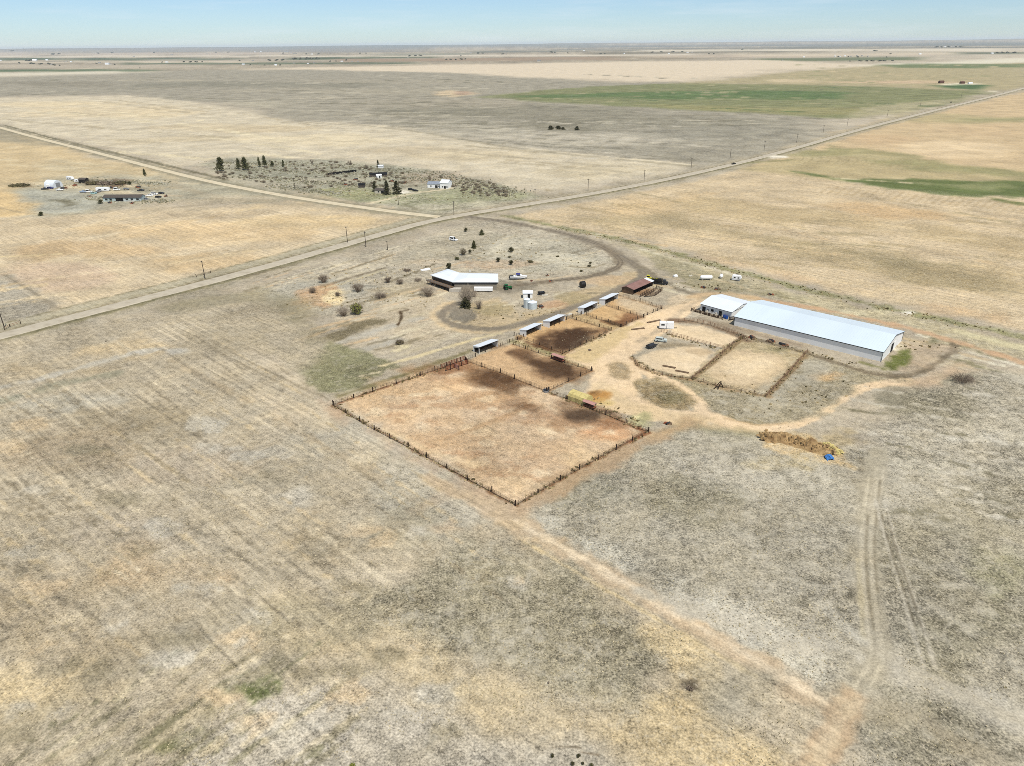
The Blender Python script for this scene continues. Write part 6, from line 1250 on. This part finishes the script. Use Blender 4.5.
for _i, _v in enumerate(_selk): _kd.insert((math.log(GD[_v]) * 4, math.atan2(GX[_v], GY[_v]) * 20, 0), _v)
_kd.balance()
def gz_at(p):
    _, i, _ = _kd.find((math.log(np.hypot(*p)) * 4, math.atan2(p[0], p[1]) * 20, 0)); return float(gz[i]) - .3
CL = [('at the far left of the plain', [(35, 61, 5, 2.2), (47, 60.5, 2.6, 1.3), (52, 65.6, 3.4, 1.6), (66.5, 62, 2.2, 1.2), (71, 62.2, 2, 1.2), (1, 61, 2, 1)], [(29, 61, 5, 1.4), (33, 64.6, 5, 1.4), (40, 65, 4, 1.2), (50, 65, 3, 1.6), (55, 65.8, 3, 1.4), (20, 64, 2, 1.4), (60, 66, 2, 1), (26, 61, 3, 1.2)]),
      ('left of the tan strip on the plain', [(99.6, 64, 3, 1.3), (107.5, 65, 5, 2), (111, 65, 3, 1.2)], [(97, 64.3, 2, 1), (115, 65.2, 2, 1.2), (140, 68.5, .9, 1.6)]),
      ('beyond the first farms at left on the plain', [(134, 56.8, 2.2, 1), (167, 63, 3.4, 1.2), (172, 55, 3, 1), (207, 53.7, 3, .9)], [(184, 62.4, 3.4, 1.2), (190, 62.5, 3.4, 1.2), (197, 62.4, 3.4, 1.2), (202, 62.2, 2, 1.1), (162, 63, 2, 1), (12, 53, 4, 1), (53, 54.4, 5, 1.1), (58, 54.2, 4, .9), (98.6, 53.6, 3, 1), (112, 53, 4, .8), (154, 53, 3, .9)]),
      ('under the ridge left of centre', [(286.5, 53, 5, 2.2), (295, 53.6, 5, 1.2), (291, 53.4, 2.5, 1.3), (312, 54.2, 3, 1), (255, 52.2, 2, .9), (261, 52, 2, .9)], [(283, 53.5, 2, 1.2), (306, 54, 3, 1), (318, 54, 3, 1), (228, 52.5, 3, .8), (216, 52.6, 3, .8)]),
      ('before the green strip left of centre', [(253, 61.3, 3, 1.4), (243.5, 65, 4, 1.4), (275.7, 65.4, 3, 1.3), (294, 63.6, 2.4, 1), (308, 64, 2.6, 1), (314, 63.4, 2.2, 1), (342, 62, 3.6, 1.2), (352, 62, 3, 1.1), (358, 62.2, 2, 1)], [(240, 61, 2, 1.2), (250, 65.2, 2, 1), (270, 60.8, 4, 1.5), (276, 60.7, 4, 1.4), (282, 60.6, 4, 1.5), (294, 59.2, 5, 1.7), (300, 59.2, 5, 1.7), (306, 59.1, 5, 1.9), (312, 59, 5, 1.7), (318, 59, 5, 1.9), (330, 62, 2.4, 1.3), (336, 61.8, 2, 1.2), (346, 61, 2, 1.6), (265, 65.4, 2, 1), (280, 65.4, 3, 1.1)]),
      ('right of the green strip near the middle', [(408, 57.6, 2, 1), (425, 55.4, 2, 1.1), (471, 53.6, 3, 1), (538.7, 62, 5, 2.4)], [(360, 53.6, 3, 1), (366, 53.5, 3, .9), (409, 56.2, 4, 1.2), (415, 56, 4, 1.3), (421, 55.8, 4, 1.3), (446, 60.4, 3, 1.3), (451, 60.4, 3, 1.4), (456, 60.5, 3, 1.3), (462, 60, 4, 1.5), (465, 60, 2, 1.4), (461, 56, 2.4, 1.1), (478, 53.8, 4, 1.4), (483, 53.7, 3, 1.2), (502, 54.5, 4, 1), (552, 53, 4, 1.4), (555, 53.2, 2, 1.2), (568, 53.6, 2, 1)]),
      ('above the pink fallow right of centre', [(624, 54, 2, .9), (669, 54, 2.6, 1), (687.5, 53, 3, 1), (692, 53, 2, 1), (584, 51.5, 2, .9)], [(600, 54.5, 3, 1.1), (605, 54.4, 2, 1), (652, 52.7, 4, 1), (662, 52.5, 4, 1), (672, 52.4, 4, 1), (682, 52.3, 4, 1), (709, 54.2, 2.4, 1.1), (714, 54.2, 2.4, 1.1), (742, 49.8, 4, 1)]),
      ('in the green hollow toward the right', [(804, 56.8, 2, 1), (835, 56.2, 2, 1), (840, 56.4, 2, 1), (845, 56, 2, 1), (851, 56.4, 2.2, 1), (857, 55.8, 2.2, 1), (862, 56, 2.2, 1), (868, 56.4, 2, 1), (782.5, 60.6, 2, 1.2)], [(838, 56.6, 2, 1), (848, 56.6, 2, 1), (858, 56.8, 3, 1.1), (861, 61, 4, 1.1), (867, 61, 4, 1.2), (873, 61, 4, 1.2), (879, 61, 4, 1.2), (885, 60.9, 4, 1.2), (893, 60.7, 3, 1.), (850, 61.2, 2, .9), (876, 51.3, 4, 1)]),
      ('near the right edge of the plain', [(992, 53.8, 3, 1.2), (920, 54.2, 3.4, 1.1), (945, 47, 1.6, .9), (953, 47, 1.6, .9)], [(936, 47.2, 4, 1.2), (942, 47.2, 3, 1.2), (949, 47.2, 3, 1.3), (956, 47.1, 3, 1.2), (961, 47, 3, 1.2), (998, 53.2, 3, 1.2), (1003, 53, 3, 1.2), (1008, 52.8, 3, 1.4), (1014, 52.6, 4, 1.2), (890, 54, 2, 1), (887, 56.8, 2, 1)])]
for where, bs, ts in CL:
    for b in bs: farb(*b, int(rs.rand() < .45), 'tiny pale farm building ' + where, 'far farm buildings ' + where)
    for q in ts: fart(*q, 'tiny dark tree or thicket ' + where, 'far trees ' + where)
# road cut post and rail pieces by the county road
gp_ = fence([(4.5, 330), (10, 327), (20, 324)], 'leaning wooden brace fence at the left edge beside the road', PM_mid, 5, (.6, 1.2), .09, M_rail, 0, 'road_fence', 'roadside fences'); fence([(196, 277), (203, 275), (211, 273)], 'short fence piece behind the lone utility pole at the golden field', PM_mid, 6, (.5, 1.), .05, M_wire, 0, 'road_fence', 'roadside fences')
# loose grass tufts: the near prairie
def tufts():
    rs = np.random.RandomState(9); M = 34000; r = np.exp(rs.uniform(math.log(85), math.log(330), M)); a = np.radians(rs.uniform(-50, 50, M)); x, y = r * np.sin(a), r * np.cos(a)
    keep = fbm(x, y, 14., 4, 3) + .18 * rs.rand(M) > .53
    for poly in ([(333, 405), (466, 360), (512, 343), (592, 371), (648, 432), (516, 505)], [(560, 352), (672, 308), (806, 352), (766, 397), (770, 432), (592, 400)]):
        P = np.array([at(*q) for q in poly]); _, ins = _segd(x, y, P, True); keep &= ~ins
    for ln, w in (((TK), 4.), ([(430, 478), (516, 522), (580, 558), (640, 594), (720, 640), (835, 708)], 3.)):
        P = np.array([at(*q) for q in ln]); d, _ = _segd(x, y, P, False); keep &= d > w
    b0, b1 = at(733.8, 325.5), at(880.8, 362); P = np.array([b0, b1]); d, _ = _segd(x, y, P, False); keep &= ~((d < 30) & (y > 235))
    x, y = x[keep], y[keep]; n = len(x); vs = np.empty((n, 3, 5, 3)); h = rs.uniform(.06, .2, n); w = rs.uniform(.08, .28, n)
    V = []; F = []
    ang = rs.uniform(0, 6.28, (n, 3)); lean = rs.normal(0, .1, (n, 3, 2))
    cx, cy = np.cos(ang), np.sin(ang)
    p0 = np.stack([x[:, None] - cx * w[:, None] / 2, y[:, None] - cy * w[:, None] / 2, np.full((n, 3), -.03)], -1); p1 = np.stack([x[:, None] + cx * w[:, None] / 2, y[:, None] + cy * w[:, None] / 2, np.full((n, 3), -.03)], -1); p2 = np.stack([x[:, None] + cx * w[:, None] * .3 + lean[..., 0], y[:, None] + cy * w[:, None] * .3 + lean[..., 1], np.repeat(h[:, None], 3, 1)], -1); p3 = np.stack([x[:, None] - cx * w[:, None] * .35 + lean[..., 0], y[:, None] - cy * w[:, None] * .35 + lean[..., 1], np.repeat(h[:, None], 3, 1) * .85], -1)
    V = np.stack([p0, p1, p2, p3], 2).reshape(-1, 3); nf = len(V) // 4; m_ = bpy.data.meshes.new('grass_tufts'); m_.from_pydata(V.tolist(), [], np.arange(len(V)).reshape(-1, 4).tolist())
    m_.materials.append(mat('bunch_grass', (216, 202, 168), .95, 0, .35, .3, .03, dirt=(196, 186, 140), dirt_h=.7)); o = bpy.data.objects.new('grass_tufts', m_); COL.objects.link(o); o['kind'] = 'stuff'
tufts()
# weeds and dry scrub along fences, verges and waste corners
SB = [([(222, 163), (330, 165), (440, 174), (520, 193)], 12), ([(225, 169), (330, 172), (440, 181), (510, 195)], 14), ([(240, 176), (330, 184), (400, 187)], 12), ([(270, 186), (340, 195)], 8), ([(80, 181), (165, 184)], 10), ([(90, 198), (170, 202)], 8)]
def weeds(name, m, seed, n, hmax, lines=None):
    rs = np.random.RandomState(seed); M = MB(); lines = lines or [([(333, 405.5), (426, 457), (516, 506)], 1.2), ([(333, 405.5), (373, 391.5), (450, 366)], 2.), ([(516, 506), (580, 469), (648, 432)], 1.4), ([(547, 392), (600, 412), (648, 432)], 1.8), ([(513, 341), (540, 349.5), (563, 357)], 1.6), ([(563, 355), (611, 332)], 1.8), ([(692, 379), (716, 359), (743, 337)], 1.2), ([(766, 397), (790, 372), (807, 352)], 1.2), ([(692, 380), (742, 392), (766, 398)], 1.5), ([(633, 358), (654, 374), (692, 380)], 1.2), ([(664, 333), (692, 342), (724, 350)], 1.6), ([(740, 336), (800, 351), (860, 366)], 2.5), ([(560, 229), (640, 244), (735, 272), (860, 303), (1000, 332)], 5), ([(330, 285), (420, 268)], 16), ([(300, 300), (430, 300)], 14), ([(470, 245), (560, 262)], 22), ([(470, 315), (560, 310)], 10), ([(660, 285), (740, 290)], 8), ([(590, 398), (640, 424)], 3.5), ([(880, 345), (940, 345)], 8), ([(770, 400), (830, 385)], 14), ([(225, 162), (330, 172), (440, 180)], 26), ([(300, 185), (400, 198), (520, 196)], 16), ([(40, 184), (160, 190)], 22)]
    for px, wd in lines:
        P = np.array([at(*q) for q in px]); seg = np.linalg.norm(np.diff(P, axis=0), axis=1); cum = np.concatenate([[0], np.cumsum(seg)]); k = int(n * min(cum[-1], 260) / 100)
        for _ in range(k):
            s = rs.rand() * cum[-1]; q = np.array([np.interp(s, cum, P[:, c]) for c in (0, 1)]) + rs.normal(0, wd * .5, 2); h = hmax * (.35 + .65 * rs.rand()); w = h * (.8 + .9 * rs.rand())
            for _k in range(4):
                a = rs.rand() * 6.3; d = np.array([math.cos(a), math.sin(a)]) * w * .5; o = rs.normal(0, w * .25, 2); M.add([(*(q + o - d * .6), -.05), (*(q + o + d * .6), -.05), (*(q + o + d + rs.normal(0, .1, 2)), h * (.6 + .4 * rs.rand())), (*(q + o - d + rs.normal(0, .1, 2)), h * (.5 + .5 * rs.rand()))], [(0, 1, 2, 3)])
    me_ = bpy.data.meshes.new(name); me_.from_pydata(M.v, [], M.f); me_.materials.append(m); o = bpy.data.objects.new(name, me_); COL.objects.link(o); o['kind'] = 'stuff'
weeds('dry_weeds', mat('dry_weed', (214, 194, 150), .95, 0, .5, .3, .03), 5, 95, .55)
weeds('grey_scrub', mat('grey_scrub', (216, 210, 188), .95, 0, .3, .35, .03), 8, 330, 1.1, SB)
weeds('olive_scrub', mat('olive_scrub', (172, 166, 136), .95, 0, .3, .35, .03), 9, 260, 1.2, SB)
weeds('dark_weeds', mat('dark_weed', (134, 122, 84), .95, 0, .5, .35, .03), 6, 70, .6)
for i, (px, lb, s) in enumerate([((64, 188.5), 'scrap pile on the pale lot right of the round-roofed barn', 2.2), ((75, 185.5), 'scrap pile below the white campers of the left farmyard', 2.), ((110, 203), 'scrap in front of the left end of the mobile home', 1.6), ((132, 203.5), 'scrap in front of the right end of the mobile home', 1.6), ((166, 196.5), 'scrap at the far right edge of the left farmyard', 1.8), ((90, 197), 'scrap below the parked row left of the mobile home', 1.8), ((138, 187.5), 'scrap pile right of the brown brush heaps', 2.4), ((113, 188), 'scrap pile between the brush heaps and the mobile home', 2.2), ((356, 180), 'scrap pile in the shelterbelt left of the black roofed shed', 2.2), ((392, 181.5), 'scrap pile in the shelterbelt right of the black roofed shed', 2.2), ((404, 183), 'scrap among the shrubs behind the black cars', 2.2), ((345, 185), 'scrap on the lawn edge left of the small dark hut', 2.)]):
    junk(px, lb, i + 40, s)
for px, rz, lb, kind, m in [((60, 190.5), .2, 'white pickup on the pale lot below the round-roofed barn', 'pickup', M_white), ((117, 190.3), .1, 'white van behind the middle of the mobile home', 'van', M_white), ((126.5, 189.6), -.1, 'grey car behind the right half of the mobile home', 'sedan', M_grey), ((141, 191), .2, 'dark pickup behind the right end of the mobile home', 'pickup', M_dgrey)]:
    car(px, rz, lb, m, kind, GV)
# ================================================================== light, sky, air, camera
SUN_EL = R(62); SUN_DIR = (0.47, -0.883)      # horizontal direction to the sun
az = math.atan2(SUN_DIR[0], SUN_DIR[1])
sl = bpy.data.lights.new('sun', 'SUN'); sl.energy = 3.6; sl.angle = R(.55); sl.color = (1, .955, .88)
so = bpy.data.objects.new('sun', sl); COL.objects.link(so)
from mathutils import Vector, Matrix
dv = Vector((math.sin(az) * math.cos(SUN_EL), math.cos(az) * math.cos(SUN_EL), math.sin(SUN_EL)))
so.rotation_euler = dv.to_track_quat('Z', 'Y').to_euler(); so.location = dv * 300
wd = bpy.data.worlds.new('World'); SC.world = wd; wd.use_nodes = True
nt = wd.node_tree; bg = nt.nodes['Background']; sk = nt.nodes.new('ShaderNodeTexSky'); sk.sky_type = 'NISHITA'
sk.sun_disc = False; sk.sun_elevation = SUN_EL; sk.sun_rotation = az; sk.altitude = 1600; sk.air_density = 1.0; sk.dust_density = .6; sk.ozone_density = 1.5
# the low sky of a clear spring noon: paler blue towards the horizon, with a breath of high cloud
def wn(t): return nt.nodes.new(t)
tc = wn('ShaderNodeTexCoord'); sx = wn('ShaderNodeSeparateXYZ'); nt.links.new(tc.outputs['Generated'], sx.inputs[0])
mr = wn('ShaderNodeMapRange'); mr.interpolation_type = 'SMOOTHSTEP'; mr.inputs['From Min'].default_value = .1; mr.inputs['From Max'].default_value = .5; nt.links.new(sx.outputs['Z'], mr.inputs['Value'])
ti = wn('ShaderNodeMix'); ti.data_type = 'RGBA'; ti.inputs[6].default_value = (.50, .595, .72, 1); ti.inputs[7].default_value = (1.16, .98, .74, 1); nt.links.new(mr.outputs[0], ti.inputs['Factor'])
mu = wn('ShaderNodeMix'); mu.data_type = 'RGBA'; mu.blend_type = 'MULTIPLY'; mu.inputs['Factor'].default_value = 1; nt.links.new(sk.outputs[0], mu.inputs[6]); nt.links.new(ti.outputs[2], mu.inputs[7])
mp = wn('ShaderNodeMapping'); mp.inputs['Scale'].default_value = (5, 5, 60); nt.links.new(tc.outputs['Generated'], mp.inputs['Vector'])
cn = wn('ShaderNodeTexNoise'); cn.inputs['Scale'].default_value = 1; cn.inputs['Detail'].default_value = 7; cn.inputs['Roughness'].default_value = .6; nt.links.new(mp.outputs[0], cn.inputs['Vector'])
cr = wn('ShaderNodeMapRange'); cr.inputs['From Min'].default_value = .48; cr.inputs['From Max'].default_value = .8; cr.inputs['To Max'].default_value = .45; nt.links.new(cn.outputs['Fac'], cr.inputs['Value'])
cl = wn('ShaderNodeMix'); cl.data_type = 'RGBA'; cl.inputs[7].default_value = (4.9, 5.4, 5.8, 1); nt.links.new(cr.outputs[0], cl.inputs['Factor']); nt.links.new(mu.outputs[2], cl.inputs[6])
nt.links.new(cl.outputs[2], bg.inputs[0]); bg.inputs[1].default_value = .12

HAZE = 2.2e-5
if HAZE:
    hz = MB(); hz.box((0, 0, -40), (130000, 130000, 240))
    hm = bpy.data.materials.new('haze_air'); hm.use_nodes = True; n = hm.node_tree.nodes; n.remove(n['Principled BSDF'])
    pv = n.new('ShaderNodeVolumePrincipled'); pv.inputs['Color'].default_value = (.80, .88, .97, 1); pv.inputs['Density'].default_value = HAZE; pv.inputs['Anisotropy'].default_value = 0.
    hm.node_tree.links.new(pv.outputs[0], n['Material Output'].inputs['Volume'])
    ho = hz.build('haze', hm); ho['kind'] = 'stuff'

cd = bpy.data.cameras.new('camera'); co = bpy.data.objects.new('camera', cd); COL.objects.link(co); SC.camera = co
cd.sensor_width = 36; cd.lens = FOC / 1024 * 36; cd.clip_start = 1; cd.clip_end = 150000
co.matrix_world = Matrix(((CR[0], CU[0], -CF[0], 0), (CR[1], CU[1], -CF[1], 0), (CR[2], CU[2], -CF[2], CAM_H), (0, 0, 0, 1)))
SC.view_settings.view_transform = 'Standard'; SC.view_settings.look = 'None'; SC.view_settings.gamma = 1; SC.view_settings.use_curve_mapping = False
SC.view_settings.exposure = .45
SC.cycles.max_bounces = 4; SC.cycles.diffuse_bounces = 3; SC.cycles.glossy_bounces = 2; SC.cycles.volume_bounces = 1; SC.cycles.transparent_max_bounces = 8
SC.cycles.use_denoising = False; SC.cycles.filter_width = .85
